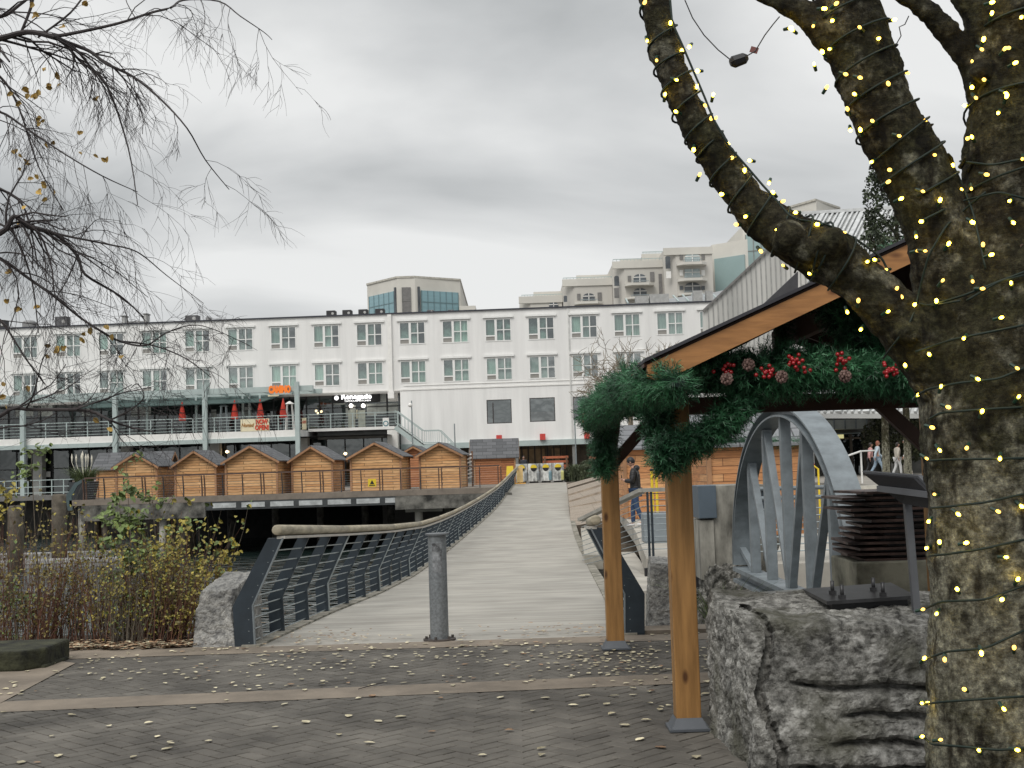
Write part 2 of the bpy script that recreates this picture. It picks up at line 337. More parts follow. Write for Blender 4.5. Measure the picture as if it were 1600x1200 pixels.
# smooth
for it in range(1):
    for i in range(3,len(sts)-1):
        for k in (1,2,3):
            t=(sts[i][0]-sts[i-1][0])/(sts[i+1][0]-sts[i-1][0])
            sts[i][k]=0.5*sts[i][k]+0.5*(sts[i-1][k]*(1-t)+sts[i+1][k]*t)
def BR(Y):
    for i in range(len(sts)-1):
        if Y<=sts[i+1][0] or i==len(sts)-2:
            t=(Y-sts[i][0])/(sts[i+1][0]-sts[i][0]); t=max(0,min(1.0,t))
            return [sts[i][k]*(1-t)+sts[i+1][k]*t for k in (1,2,3)]
print('stations',[[round(q,2) for q in s] for s in sts])
PZ=sts[-1][1]   # pier level
def deckmat():
    m=bpy.data.materials.new('bridge_deck_concrete'); m.use_nodes=True; ns,lk=nd(m); b=ns['Principled BSDF']; b.inputs['Roughness'].default_value=0.8
    tc=ns.new('ShaderNodeTexCoord'); mp=ns.new('ShaderNodeMapping'); mp.inputs['Scale'].default_value=(0.35,3.4,1); lk.new(tc.outputs['Object'],mp.inputs[0])
    n=ns.new('ShaderNodeTexNoise'); n.inputs['Scale'].default_value=1.0; n.inputs['Detail'].default_value=5; lk.new(mp.outputs[0],n.inputs['Vector'])
    rp=ns.new('ShaderNodeValToRGB'); lk.new(n.outputs['Fac'],rp.inputs[0]); e=rp.color_ramp.elements
    e[0].position=0.36; e[0].color=(0.31,0.29,0.255,1); e[1].position=0.58; e[1].color=(0.375,0.355,0.315,1)
    n2=ns.new('ShaderNodeTexNoise'); n2.inputs['Scale'].default_value=1.3; n2.inputs['Detail'].default_value=8; lk.new(tc.outputs['Object'],n2.inputs['Vector'])
    mr=ns.new('ShaderNodeMapRange'); lk.new(n2.outputs['Fac'],mr.inputs[0]); mr.inputs[1].default_value=0.3; mr.inputs[2].default_value=0.7; mr.inputs[3].default_value=0.82; mr.inputs[4].default_value=1.12
    sc=ns.new('ShaderNodeVectorMath'); sc.operation='SCALE'; lk.new(rp.outputs[0],sc.inputs[0]); lk.new(mr.outputs[0],sc.inputs['Scale'])
    # cast joints every 0.61 m
    sp=ns.new('ShaderNodeSeparateXYZ'); lk.new(tc.outputs['Object'],sp.inputs[0])
    mo=ns.new('ShaderNodeMath'); mo.operation='PINGPONG'; lk.new(sp.outputs[1],mo.inputs[0]); mo.inputs[1].default_value=0.305
    m3=ns.new('ShaderNodeMapRange'); lk.new(mo.outputs[0],m3.inputs[0]); m3.inputs[1].default_value=0.0; m3.inputs[2].default_value=0.03; m3.inputs[3].default_value=0.62; m3.inputs[4].default_value=1.0
    s2=ns.new('ShaderNodeVectorMath'); s2.operation='SCALE'; lk.new(sc.outputs[0],s2.inputs[0]); lk.new(m3.outputs[0],s2.inputs['Scale'])
    lk.new(s2.outputs[0],b.inputs['Base Color'])
    bp=ns.new('ShaderNodeBump'); bp.inputs['Strength'].default_value=0.25; bp.inputs['Distance'].default_value=0.02; lk.new(n.outputs['Fac'],bp.inputs['Height']); lk.new(bp.outputs[0],b.inputs['Normal'])
    return m
b=MB(); ys=[11.41+i*0.8 for i in range(80)]; ys=[y for y in ys if y<75]+[75.2]
for a,c in zip(ys,ys[1:]):
    p,q=BR(a),BR(c)
    b.slab([(p[1],a,p[0]),(p[2],a,p[0]),(q[2],c,q[0]),(q[1],c,q[0])],V((0,0,-0.25)))
struct(b,'bridge_deck',deckmat())
# kerbs along the deck
for s in (0,1):
    b=MB()
    for a,c in zip(ys,ys[1:]):
        p,q=BR(a),BR(c); 
        if s and a>46: continue
        k=1+s; o=(0.16 if s else -0.16)
        b.slab([(p[k],a,p[0]+0.02),(p[k]+o,a,p[0]+0.02),(q[k]+o,c,q[0]+0.02),(q[k],c,q[0]+0.02)],V((0,0,-0.3)))
    struct(b,'bridge_kerb',M('mossy_kerb',(0.13,0.125,0.095),0.9,var=0.3,scale=4,bump=0.3,col2=(0.28,0.26,0.22)))
# ---- bridge railings
def railing(side, Y0, Y1, label, nrod=9):
    k=1 if side<0 else 2; sg=1 if side<0 else -1; off=-0.05*sg
    t=thing('bridge_railing',(BR(Y0)[k]+off,Y0,BR(Y0)[0]),label,'railing','leaning steel railings of the footbridge')
    prof=[(0.0,-0.18),(-0.02,0.36),(0.26,0.95)]   # inward offset, height
    n=int((Y1-Y0)/1.5+.5); 
    for i in range(n+1):
        y=Y0+(Y1-Y0)*i/n; d,kk=BR(y),k
        main=(i%3==0); wd=0.075 if i else 0.085
        m=MB(); th=0.012 if not main else 0.02
        out=[]
        for (o,h) in prof: out.append((d[k]+off+sg*(o+ (0.0)),h+d[0]))
        pts=[V((out[j][0],y,out[j][1])) for j in range(3)]; pt2=[p+V((-sg*wd*2,0,0)) for p in pts]; pt2[2]=pts[2]+V((-sg*wd*1.5,0,0.0))
        m.slab(pts+pt2[::-1],V((0,th*2,0)))
        m.build('post',steel_dk,t,fixn=True)
        if main:
            m=MB()
            for j in range(2): m.bar(pts[j]+V((sg*.006,th,0)),pts[j+1]+V((sg*.006,th,0)),0.05,0.012,up=X_)
            m.build('post_edge_plate',steel_rod if i else steel_gr,t)
    yy=[Y0+(Y1-Y0)*i/(n*1) for i in range(n+1)]
    for r in range(nrod):
        h=0.04+0.9*r/nrod
        o=-0.02 if h<0.36 else -0.02+0.28*(h-0.36)/0.59
        m=MB(); m.tube([(BR(y)[k]+off+sg*(o+0.0)-sg*0.03,y,BR(y)[0]+h) for y in yy],0.0065,5); m.build('rod',steel_rod,t)
    m=MB()
    for a,c in zip(yy,yy[1:]):
        p,q=BR(a),BR(c); m.bar((p[k]+off+sg*0.25,a,p[0]+0.955),(q[k]+off+sg*0.25,c,q[0]+0.955),0.075,0.025)
    m.build('top_bar',M('light_top_bar',(0.42,0.40,0.36),0.5,var=0.1,bump=0),t)
    i=0
    while i<n:
        j=min(n,i+3); a=yy[i]-(0.03 if i==0 else 0); c=yy[j]-0.012; p,q=BR(a),BR(c)
        m=MB(); m.tube([(p[k]+off+sg*0.22,a,p[0]+1.02),(p[k]+off+sg*0.22,a+.01,p[0]+1.02),(q[k]+off+sg*0.22,c,q[0]+1.02)],[0.038,0.047,0.047],12)
        m.build('handrail',timber_cap,t,smooth=True); i=j
railing(-1,11.45,74.4,'long leaning steel railing with pale wooden handrail along the left of the footbridge')
railing(1,11.45,16.4,'short leaning steel railing with log handrail, right behind the left timber post')
# ================================================================== PIER with market huts
PY0=63.5
pl=P(108,757,PY0).x; pr=P(812,757,PY0).x
b=MB(); b.slab([(pl,PY0,PZ),(pl+1.5,84,PZ),(sts[-2][2]+.6,84,PZ),(sts[-2][2]-0.02,75.3,PZ),(BR(PY0)[1]-.16,PY0,PZ)],V((0,0,-0.28)))
b.box(BR(75)[1],4.6,75.25,84,PZ-.28,PZ-0.002)
struct(b,'pier_deck',M('pier_planking',(0.20,0.17,0.14),0.85,var=0.2,scale=2,bump=0.2))
b=MB(); b.box(pl+1,P(800,757,80).x,80,80.4,WZ-1,PZ-0.3); struct(b,'bank_light_block',M('light_block_black',(0.012,0.014,0.014),0.95,var=0.4,bump=0.2))  # near-black wall added under the pier to block light
def hz(px,py,Y): return P(px,py,Y).z
# edge beams of the pier: dark steel with pale panels, concrete at both ends
t=thing('pier_structure',(pl+8,PY0,WZ),'dark pier underside with concrete edge beams, pale panels and piles in the water','pier')
m=MB(); x0,x1=P(322,800,PY0).x,P(645,792,PY0).x
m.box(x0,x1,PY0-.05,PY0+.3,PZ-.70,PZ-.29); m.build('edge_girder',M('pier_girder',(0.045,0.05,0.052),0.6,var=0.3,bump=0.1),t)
xx=x0+0.35
while xx<x1-1.3:
    m=MB(); m.box(xx,xx+1.15,PY0-.075,PY0-.052,PZ-.60,PZ-.36); m.build('pale_panel',M('pale_girder_panel',(0.42,0.44,0.44),0.6,var=0.25,scale=3,bump=0),t); xx+=1.42
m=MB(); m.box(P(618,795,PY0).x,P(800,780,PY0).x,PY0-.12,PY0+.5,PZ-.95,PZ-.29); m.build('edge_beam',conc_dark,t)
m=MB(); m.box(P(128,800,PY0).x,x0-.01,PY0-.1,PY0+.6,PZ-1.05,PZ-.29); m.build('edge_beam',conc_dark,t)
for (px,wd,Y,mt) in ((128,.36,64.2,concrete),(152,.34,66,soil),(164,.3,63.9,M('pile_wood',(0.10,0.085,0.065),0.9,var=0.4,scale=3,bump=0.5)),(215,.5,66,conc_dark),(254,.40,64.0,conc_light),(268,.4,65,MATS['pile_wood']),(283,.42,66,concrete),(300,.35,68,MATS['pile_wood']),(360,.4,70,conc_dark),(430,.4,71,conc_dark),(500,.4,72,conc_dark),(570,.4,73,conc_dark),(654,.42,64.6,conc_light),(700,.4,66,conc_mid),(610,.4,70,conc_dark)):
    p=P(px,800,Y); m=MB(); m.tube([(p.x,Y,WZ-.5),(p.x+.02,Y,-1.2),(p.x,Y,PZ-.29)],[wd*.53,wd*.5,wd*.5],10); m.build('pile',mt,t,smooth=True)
m=MB(); p=P(654,800,64.4); m.box(p.x-.65,p.x+1.2,64.3,64.9,PZ-1.12,PZ-.96); m.build('pile_cap',conc_light,t)
# tall mooring piles left
for i,(px,top,Y) in enumerate(((92,772,60),(24,790,58))):
    p=P(px,top,Y); b=MB(); b.tube([(p.x,Y,WZ-1),(p.x,Y,p.z-.1),(p.x,Y,p.z)],[.36,.33,.25],12)
    solo(b,'mooring_pile',MATS['pile_wood'],['thick brown wooden mooring pile left of the hut pier, the one nearer the pier','short wooden mooring pile farther left beside the floating dock'][i],'mooring pile','wooden mooring piles',smooth=True)
# floating dock
b=MB(); p0=P(-30,835,58); b.box(p0.x-3,P(232,830,62).x,58,59.6,WZ,WZ+.32); b.box(p0.x-3,P(232,830,62).x,57.97,58.0,WZ+.17,WZ+.25)
b.box(p0.x-3,P(215,830,66).x,62,63.2,WZ,WZ+.42)
solo(b,'floating_dock',M('dock_wood',(0.30,0.30,0.29),0.85,var=0.3,scale=2,bump=0.2,stretch=(0.4,3,1)),'long grey floating dock lying in the water behind the shrubs','dock')
# pier railing
t=thing('pier_railing',(pl,PY0+.1,PZ),'brown topped steel railing along the front edge of the hut pier','railing')
xa=P(132,742,PY0).x; xb=BR(PY0)[1]-.35; n=21; rustw=M('brown_handrail',(0.10,0.06,0.045),0.6,var=0.2,bump=0)
m=MB(); m.bar((xa,PY0-.05,PZ+1.07),(xb,PY0-.05,PZ+1.07),0.10,0.07); m.build('handrail',rustw,t)
for i in range(n+1):
    x=xa+(xb-xa)*i/n; m=MB(); mn=(i%3==0)
    for q in ((-.07,.07) if mn else (0,)):
        m.slab([V((x+q-.03,PY0+.10,PZ-.45)),V((x+q-.03,PY0+.14,PZ+.35)),V((x+q-.03,PY0-.03,PZ+1.03)),V((x+q-.03,PY0-.11,PZ+1.03)),V((x+q-.03,PY0+.02,PZ+.35)),V((x+q-.03,PY0+.0,PZ-.45))],V((0.04 if not mn else .05,0,0)))
    m.build('post',rustw if mn else steel_dk,t,fixn=True)
for r in range(8):
    m=MB(); h=.1+.115*r; yo=.06-(max(0,h-.35))*.15; m.tube([(xa,PY0+yo,PZ+h),(xb,PY0+yo,PZ+h)],0.004,4); m.build('rod',steel_rod,t)
# curved dark end of the pier rail
m=MB(); a=P(133,742,PY0); m.slab([V((xa,PY0,PZ+1.08)),V((xa-.5,PY0,PZ+.85)),V((xa-.95,PY0,PZ+.2)),V((xa-.85,PY0,PZ-.5)),V((xa-.6,PY0,PZ-.5)),V((xa-.65,PY0,PZ+.2)),V((xa-.35,PY0,PZ+.72)),V((xa,PY0,PZ+.95))],V((0,.1,0)))
m.build('end_post',M('teal_dark_steel',(0.06,0.09,0.095),0.5,var=0.1,bump=0),t,fixn=True)
# yellow notice on the railing
t2=thing('warning_sign',(P(582,760,PY0).x,PY0-.1,PZ+.4),'small yellow notice with a black hazard mark fixed to the pier railing','sign')
yel=M('yellow_sign',(0.75,0.55,0.03),0.5,var=0.06,bump=0)
m=MB(); x=P(582,760,PY0).x; m.box(x-.2,x+.2,PY0-.14,PY0-.12,PZ+.22,PZ+.60); m.build('board',yel,t2)
m=MB(); m.add([(x-.11,PY0-.145,PZ+.34),(x+.11,PY0-.145,PZ+.34),(x,PY0-.145,PZ+.55)],[(0,1,2)]); m.box(x-.15,x+.15,PY0-.144,PY0-.142,PZ+.26,PZ+.31); m.build('hazard_mark',black_pt,t2)
# ================================================================== HUTS
cedar=planks('cedar_boards',(0.58,0.30,0.12),(0.76,0.46,0.22),2.3,0.14,0.010)
cedar_dk=planks('reddish_cedar_boards',(0.34,0.125,0.05),(0.50,0.22,0.10),2.0,0.14,0.010)
trimw=M('cedar_trim',(0.34,0.18,0.09),0.65,var=0.15,scale=4,bump=0.1,objrand=.1)
trimd=M('dark_bargeboard',(0.16,0.085,0.05),0.65,var=0.15,scale=4,bump=0.1)
shing=planks('grey_roof_shingles',(0.085,0.088,0.093),(0.13,0.133,0.14),0.6,0.22,0.012,rough=0.85,axis='zx',objrand=.08,grain=.5,dark=(0.045,0.045,0.05),bump=.5)
def hut(name_loc, w, d, he, hr, rz, label, ov=0.28, door=False, boards=None, cov=.2):
    """gable hut: local x = gable width, y = depth (ridge direction)"""
    t=thing('market_hut',name_loc,label,'hut','wooden market huts',rz); bd=boards or cedar
    Lm=MB(); hw=w/2
    # walls (one continuous shell, 6 cm thick look) gable ends
    front=[(-hw,0,0),(hw,0,0),(hw,0,he),(0,0,hr),(-hw,0,he)]
    Lm.slab([V(p) for p in front],V((0,.06,0)))
    Lm.slab([V((p[0],d-.06,p[2])) for p in front],V((0,.06,0)))
    Lm.box(-hw,-hw+.06,.061,d-.061,0,he-.02); Lm.box(hw-.06,hw,.061,d-.061,0,he-.02)
    Lm.build('wall',bd,t,local=True,fixn=True)
    for sx in (-1,1):
        for yy in (0,d):
            q=MB(); q.box(sx*hw-.05+sx*.012,sx*hw+.05+sx*.012,yy-.05,yy+.05,0,he-.05); q.build('corner_board',trimw,t,local=True)
    sl=(hr-he)/hw; rh=hr+.045
    for sx in (-1,1):
        q=MB(); e=V((sx*(hw+cov),-ov,rh-sl*(hw+cov))); r_=V((0,-ov,rh)); 
        q.slab([r_,e,e+V((0,d+2*ov,0)),r_+V((0,d+2*ov,0))],V((0,0,.05))); q.build('roof',shing,t,local=True,fixn=True)
        [(lambda q,o_:(q.bar(r_+V((0,o_,-.06)),e+V((0,o_,-.06)),.03,.10,up=Z_),q.build('bargeboard',trimw,t,local=True)))(MB(),o_) for o_ in (0,d+2*ov)]
    return t
def gx(px,Y): return P(px,760,Y).x
# (apex px, wall l, wall r, Y, base py, eave py, apex py)
HY=66.0
def fronthut(ax,wl,wr,Y,be,ea,ap,label,rz=0.0,d=2.6,**k):
    xl,xr=P(wl,be,Y).x,P(wr,be,Y).x; zb=PZ
    he=P(ax,ea,Y).z-zb; hr=P(ax,ap,Y).z-zb-.05
    return hut(((xl+xr)/2,Y,zb),xr-xl,d,he,hr,rz,label,**k)
tr=R(-5)
fronthut(214,182,246,65.0,779,728,708,'leftmost cedar market hut of the front row, a sideways roof showing behind it',tr)
fronthut(306,274,338,65.3,777,726,704,'narrow cedar market hut, second from the left in the front row',tr)
fronthut(393,353,434,64.8,771,720,696,'broad cedar market hut, third from the left in the front row',tr)
fronthut(487,457,520,65.8,767,718,697,'narrow cedar market hut, fourth from the left in the front row',tr)
fronthut(588,549,627,65.0,766,713,691,'broad cedar market hut directly behind the small yellow notice',tr)
fronthut(688,657,720,66.5,762,710,692,'cedar market hut at the right end of the front row, below the stairs',tr)
fronthut(645,632,664,75.0,760,707,697,'small reddish market hut mostly hidden behind the right end of the front row',tr,boards=cedar_dk)
def sidehut(px0,px1,Y,eave,ridge,label,boards=None,zb=None,d=2.2,**k):
    zb=PZ if zb is None else zb
    x0,x1=P(px0,eave,Y).x,P(px1,eave,Y).x; he=P((px0+px1)/2,eave,Y).z-zb; hr=P((px0+px1)/2,ridge,Y+d/2).z-zb
    # ridge along world x : rotate 90
    return hut((x1,Y+d/2,zb),d,x1-x0,he,hr,R(90),label,boards=boards,**k)
sidehut(152,257,68.2,731,709,'market hut turned sideways with broad grey roof, behind the leftmost gable hut')
sidehut(741,804,76.5,713,688,'reddish market hut with grey tiled roof slope facing the viewer, beside the recycling station',boards=cedar_dk)
# ================================================================== HOTEL
HRZ=R(-3.3); HO=V((P(0,756,95).x,95.0,0.0))
HM=Matrix.Translation(HO)@Matrix.Rotation(HRZ,4,'Z'); HI=HM.inverted()
def hp(px,py,off=0.0):
    o=HI@V((0,0,EYE)); d=(HI.to_3x3()@ray(px,py)); t=(off-o.y)/d.y; q=o+d*t
    return q.x,q.z
hotel=thing('hotel',HO,'long white four-storey waterfront hotel with two rows of paired windows above a restaurant deck','building',rz=HRZ)
LB=dict(parent=hotel,local=True)
S0=hp(-60,600)[0]; S1=hp(1130,600)[0]
def zz(px,py,off=0): return hp(px,py,off)[1]
ZT=zz(600,491); ZB=zz(550,613); ZB2=zz(800,690)
ZG=0.6
# windows
WW,WH=1.92,1.66
r1=[(38,541),(105,539),(172,536),(240,533),(307,531),(374,529),(442,527),(510,524),(577,522),(643,520),(710,518),(777,516),(843,514),(911,512),(978,509),(1046,507)]
z1=zz(577,523); z2=zz(577,583.5)
ss=[hp(577+ (i-8)*67.2,523)[0] for i in range(-1,17)]
wins=[(s,z) for z in (z1,z2) for s in ss]
def wall_holes(m,x0,x1,z0,z1,holes,y=0,dep=.22):
    xs=sorted({x0,x1}|{h[0] for h in holes}|{h[1] for h in holes}); zs=sorted({z0,z1}|{h[2] for h in holes}|{h[3] for h in holes})
    xs=[x for x in xs if x0<=x<=x1]; zs=[z for z in zs if z0<=z<=z1]
    for a,b_ in zip(xs,xs[1:]):
        for c,d in zip(zs,zs[1:]):
            mx,mz=(a+b_)/2,(c+d)/2
            if any(h[0]<mx<h[1] and h[2]<mz<h[3] for h in holes): continue
            m.quad((a,y,c),(b_,y,c),(b_,y,d),(a,y,d))
    for (a,b_,c,d) in holes:
        m.quad((a,y,c),(a,y,d),(a,y+dep,d),(a,y+dep,c)); m.quad((b_,y,c),(b_,y+dep,c),(b_,y+dep,d),(b_,y,d))
        m.quad((a,y,c),(a,y+dep,c),(b_,y+dep,c),(b_,y,c)); m.quad((a,y,d),(b_,y,d),(b_,y+dep,d),(a,y+dep,d))
holes=[(s-WW/2,s+WW/2,z-WH/2,z+WH/2) for s,z in wins]
sR=hp(626,650)[0]
big=[]
for (l,r,t_,b_) in ((760,800,625,661),(827,868,622,658),(895,937,620,655)):
    a=hp(l,t_); c=hp(r,b_); big.append((a[0],c[0],c[1],a[1]))
m=MB(); wall_holes(m,S0,S1,ZB,ZT,holes); wall_holes(m,sR,S1,ZB2,ZB,big)
m.quad((S0,0,ZT),(S1,0,ZT),(S1,9,ZT),(S0,9,ZT)); m.quad((S1,0,ZG-1),(S1,12,ZG-1),(S1,12,ZT),(S1,0,ZT)); m.quad((S0,0,ZG-1),(S0,0,ZT),(S0,12,ZT),(S0,12,ZG-1)); m.quad((S0,12,0),(S0,12,ZT),(S1,12,ZT),(S1,12,0))
m.quad((S0,0,ZB),(S0,3.2,ZB),(sR,3.2,ZB),(sR,0,ZB)); m.quad((sR,0,ZB2),(sR,3.2,ZB2),(S1,3.2,ZB2),(S1,0,ZB2)); m.quad((sR,0,ZB2),(sR,0,ZB),(sR,3.2,ZB),(sR,3.2,ZB2))
m.build('wall',white_wall,**LB)
m=MB(); m.box(S0,S1+.05,-.12,.2,ZT-.02,ZT+.07); m.build('roof_edge',M('dark_roof_flashing',(0.03,0.032,0.045),0.5,var=0.1,bump=0),**LB)
m=MB(); m.box(S0,S1,.35,8,ZT+.0,ZT+.02); m.box(S0,S1,6,6.3,ZT+.02,ZT+.3); m.build('flat_roof',M('roof_felt',(0.2,0.2,0.2),0.9,bump=0),**LB)
m=MB(); m.box(sR-12,S1,-.05,-.003,ZB+.0,ZB+.10); m.box(sR+.3,S1,-.04,-.003,ZB+.32,ZB+.36); m.build('ledge',white_pt,**LB)
# room backs
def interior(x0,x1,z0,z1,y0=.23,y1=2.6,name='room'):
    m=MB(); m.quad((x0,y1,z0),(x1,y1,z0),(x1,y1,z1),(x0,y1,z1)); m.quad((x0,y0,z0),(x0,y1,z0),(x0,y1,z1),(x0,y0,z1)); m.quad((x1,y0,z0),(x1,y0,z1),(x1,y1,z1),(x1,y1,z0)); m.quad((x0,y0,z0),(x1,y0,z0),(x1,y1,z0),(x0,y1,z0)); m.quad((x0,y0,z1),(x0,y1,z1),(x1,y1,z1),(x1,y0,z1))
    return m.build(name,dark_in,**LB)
# window prototype
def make_window():
    m=MB(); hw,hh=WW/2,WH/2; f=.07; y0,y1=-.03,.10
    m.box(-hw,hw,y0,y1,hh-f,hh); m.box(-hw,hw,y0,y1,-hh,-hh+f); m.box(-hw,-hw+f,y0,y1,-hh+f,hh-f); m.box(hw-f,hw,y0,y1,-hh+f,hh-f)
    mx=-hw+.70; m.box(mx,mx+.17,y0,y1,-hh+f,hh-f); m.box(-hw+f,mx,y0,y1,-hh+.36,-hh+.46)
    cx=(mx+.17+hw-f)/2; m.box(cx-.04,cx+.04,y0+.01,y1-.01,-hh+f,hh-f); 
    m.box(mx+.17,cx-.04,y0+.01,y1-.01,-.03,.03); m.box(cx+.04,hw-f,y0+.01,y1-.01,-.03,.03)
    w=m.build('window',frame_w,hotel,local=True)
    m=MB(); m.box(-hw-.16,hw+.16,-.14,-.035,hh+.06,hh+.20); m.build('header',frame_w,w,local=True)
    m=MB(); m.quad((-hw+.03,.06,-hh+.03),(hw-.03,.06,-hh+.03),(hw-.03,.06,hh-.03),(-hw+.03,.06,hh-.03)); m.build('pane',winglass,w,local=True)
    m=MB(); m.box(-hw+f,mx,.01,.05,-hh+f,-hh+.36); m.build('grille',grille,w,local=True)
    return w
def make_curtain(w,kind,a,b_):
    m=MB(); n=max(2,int((b_-a)/.04)); pts=[]
    for i in range(n+1):
        x=a+(b_-a)*i/n; pts.append((x,.17+.02*math.sin(i*2.1)))
    for p,q in zip(pts,pts[1:]): m.quad((p[0],p[1],-WH/2),(q[0],q[1],-WH/2),(q[0],q[1],WH/2),(p[0],p[1],WH/2))
    m.build('curtain',curtain if kind else curtain_dk,w,local=True)
w0=make_window(); rw=random.Random(5)
for i,(s,z) in enumerate(wins):
    w=w0 if i==0 else copy_tree(w0,hotel)
    w.location=(s,0,z); 
for i,w in enumerate([c for c in hotel.children if c.name.startswith('window')]):
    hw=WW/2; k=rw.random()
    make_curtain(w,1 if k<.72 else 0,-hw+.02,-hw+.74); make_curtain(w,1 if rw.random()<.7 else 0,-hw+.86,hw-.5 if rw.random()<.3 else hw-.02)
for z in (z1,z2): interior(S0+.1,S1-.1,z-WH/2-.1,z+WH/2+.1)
for i,(a,b_,c,d) in enumerate(big):
    m=MB(); f=.06
    m.box(a,b_,.02,.1,d-f,d); m.box(a,b_,.02,.1,c,c+f); m.box(a,a+f,.02,.1,c+f,d-f); m.box(b_-f,b_,.02,.1,c+f,d-f)
    if i==0: m.box(a+.42,a+.5,.0,.08,c+f,d-f-.15)
    w=m.build('window',M('dark_bronze_frame',(0.05,0.045,0.045),0.5,bump=0),**LB)
    m=MB(); m.quad((a+.03,.07,c+.03),(b_-.03,.07,c+.03),(b_-.03,.07,d-.03),(a+.03,.07,d-.03)); m.build('pane',bigglass,w,local=True)
    if i==1:
        m=MB(); m.box(a+.06,b_-.06,.12,.14,c+.06,c+.72); m.build('valance',M('brick_red_board',(0.16,0.05,0.035),0.7,var=.2,bump=0),w,local=True)
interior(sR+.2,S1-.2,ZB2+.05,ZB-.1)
# downpipe
m=MB(); x,_=hp(610,550); m.box(x-.14,x+.14,-.20,-.003,ZB-.05,ZT-.05); m.box(x-.22,x+.22,-.3,-.003,ZB-.55,ZB-.05); m.build('downpipe',white_pt,**LB)
m=MB(); x,_=hp(890,550); m.box(x-.05,x+.05,-.08,-.003,ZB2,ZT-.1); m.build('downpipe',M('offwhite_pipe',(0.6,0.6,0.58),0.6,bump=0),**LB)
# restaurant floor glazing recessed 3 m
ZD=zz(450,672,-5)     # deck level
yg=3.0; sL=S0
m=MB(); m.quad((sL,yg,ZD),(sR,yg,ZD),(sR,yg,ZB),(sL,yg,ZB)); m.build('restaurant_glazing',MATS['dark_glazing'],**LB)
m=MB(); x=sL+.3; rr=random.Random(9); 
while x<sR: 
    m.box(x-.045,x+.045,yg-.08,yg-.005,ZD,ZB); x+=rr.choice((1.0,1.25,1.25,1.9))
for h in (.33,.66): m.box(sL,sR,yg-.07,yg-.006,ZD+(ZB-ZD)*h-.03,ZD+(ZB-ZD)*h+.03)
m.build('mullions',black_pt,**LB)
interior(sL+.05,sR-.05,ZD,ZB,yg+.01,yg+5,'restaurant_interior')
palep=M('pale_window_reflection_panel',(0.36,0.38,0.36),0.6,var=0.35,scale=.9,bump=0); warm=emis('warm_lamp',(1.0,0.72,0.40),6.0)  # palep: reflections on the glazing painted as pale matte panes
cream=M('cream_poster',(0.55,0.52,0.40),.7,var=.15,bump=0)
for (a,b_,c,d,mt) in ((520,540,618,632,palep),(540,556,634,650,palep),(573,588,617,628,cream),(573,589,631,649,palep),(590,605,615,628,palep),(589,605,631,646,palep),(606,622,615,627,white_pt),(606,622,630,645,palep),(556,559,640,654,cream),(24,52,634,650,palep),(60,82,634,650,palep),(205,236,625,650,palep),(128,140,634,650,palep),(330,338,640,652,palep),(405,410,640,654,palep),(382,394,636,650,palep)):
    p=hp(a,c,yg-.02); q=hp(b_,d,yg-.02); m=MB(); m.quad((p[0],yg-.012,q[1]),(q[0],yg-.012,q[1]),(q[0],yg-.012,p[1]),(p[0],yg-.012,p[1])); m.build('window_panel',mt,**LB)
# door with two lamps under the white lettering
for px in (549,568):
    p=hp(px,634,yg-.1); m=MB(); m.ball((p[0],yg-.25,p[1]),.15,8,6); m.build('door_lamp',emis('lamp_glow',(1,.93,.85),4),smooth=True,**LB)
for px,py in ((494,642),(497,646),(502,643),(345,560)):
    p=hp(px,py,yg+.5); 
    if py<600: continue
    m=MB(); m.ball((p[0],yg+.5,p[1]),.10,6,5); m.build('hanging_lamp',warm,**LB)
for px in (549,565):
    p=hp(px,641,yg); q=hp(px+8,670,yg); m=MB(); m.box(p[0]-.25,p[0]+.28,yg-.1,yg-.02,ZD,p[1]); m.build('glass_door',M('pale_door',(0.42,0.44,0.38),.6,var=.2,bump=0),**LB)
def text(s,size,origin,ux,uz,mat,parent,name,depth=.02,bold=0.0,shear=0.0,width=None,align='CENTER'):
    cu=bpy.data.curves.new('t','FONT'); cu.body=s; cu.size=size; cu.extrude=depth/2; cu.align_x=align; cu.align_y='CENTER'; cu.offset=bold; cu.shear=shear; cu.resolution_u=3
    to=bpy.data.objects.new('t',cu); COL.objects.link(to); bpy.context.view_layer.update()
    me=bpy.data.meshes.new_from_object(to.evaluated_get(bpy.context.evaluated_depsgraph_get())); 
    xs=[v.co.x for v in me.vertices]; sc=1.0
    if width: sc=width/(max(xs)-min(xs))
    ux=V(ux);uz=V(uz);n=ux.cross(uz)
    b=MB(); b.add([V(origin)+ux*v.co.x*sc+uz*v.co.y+n*v.co.z for v in me.vertices],[tuple(p.vertices) for p in me.polygons])
    bpy.data.objects.remove(to); bpy.data.curves.remove(cu); bpy.data.meshes.remove(me)
    return b.build(name,mat,parent,local=True)
# white lettering board above the door
p=hp(555,621,yg-.1); m=MB(); m.box(p[0]-1.7,p[0]+1.9,yg-.2,yg-.09,p[1]-.4,p[1]+.35); sb=m.build('sign_board',black_pt,**LB)
text('Renegade',.52,(p[0]+.1,yg-.24,p[1]+.05),X_,Z_,emis('lit_white_letters',(1,1,1),1.3),sb,'lettering',bold=.02,width=2.3)
text('TAPHOUSE KITCHEN',.17,(p[0]+.2,yg-.24,p[1]-.27),X_,Z_,MATS['lit_white_letters'],sb,'small_lettering',width=2.0)
m=MB(); m.ball((p[0]-1.4,yg-.24,p[1]-.0),(.17,.03,.17),10,6); m.build('emblem',MATS['lit_white_letters'],sb,local=True)
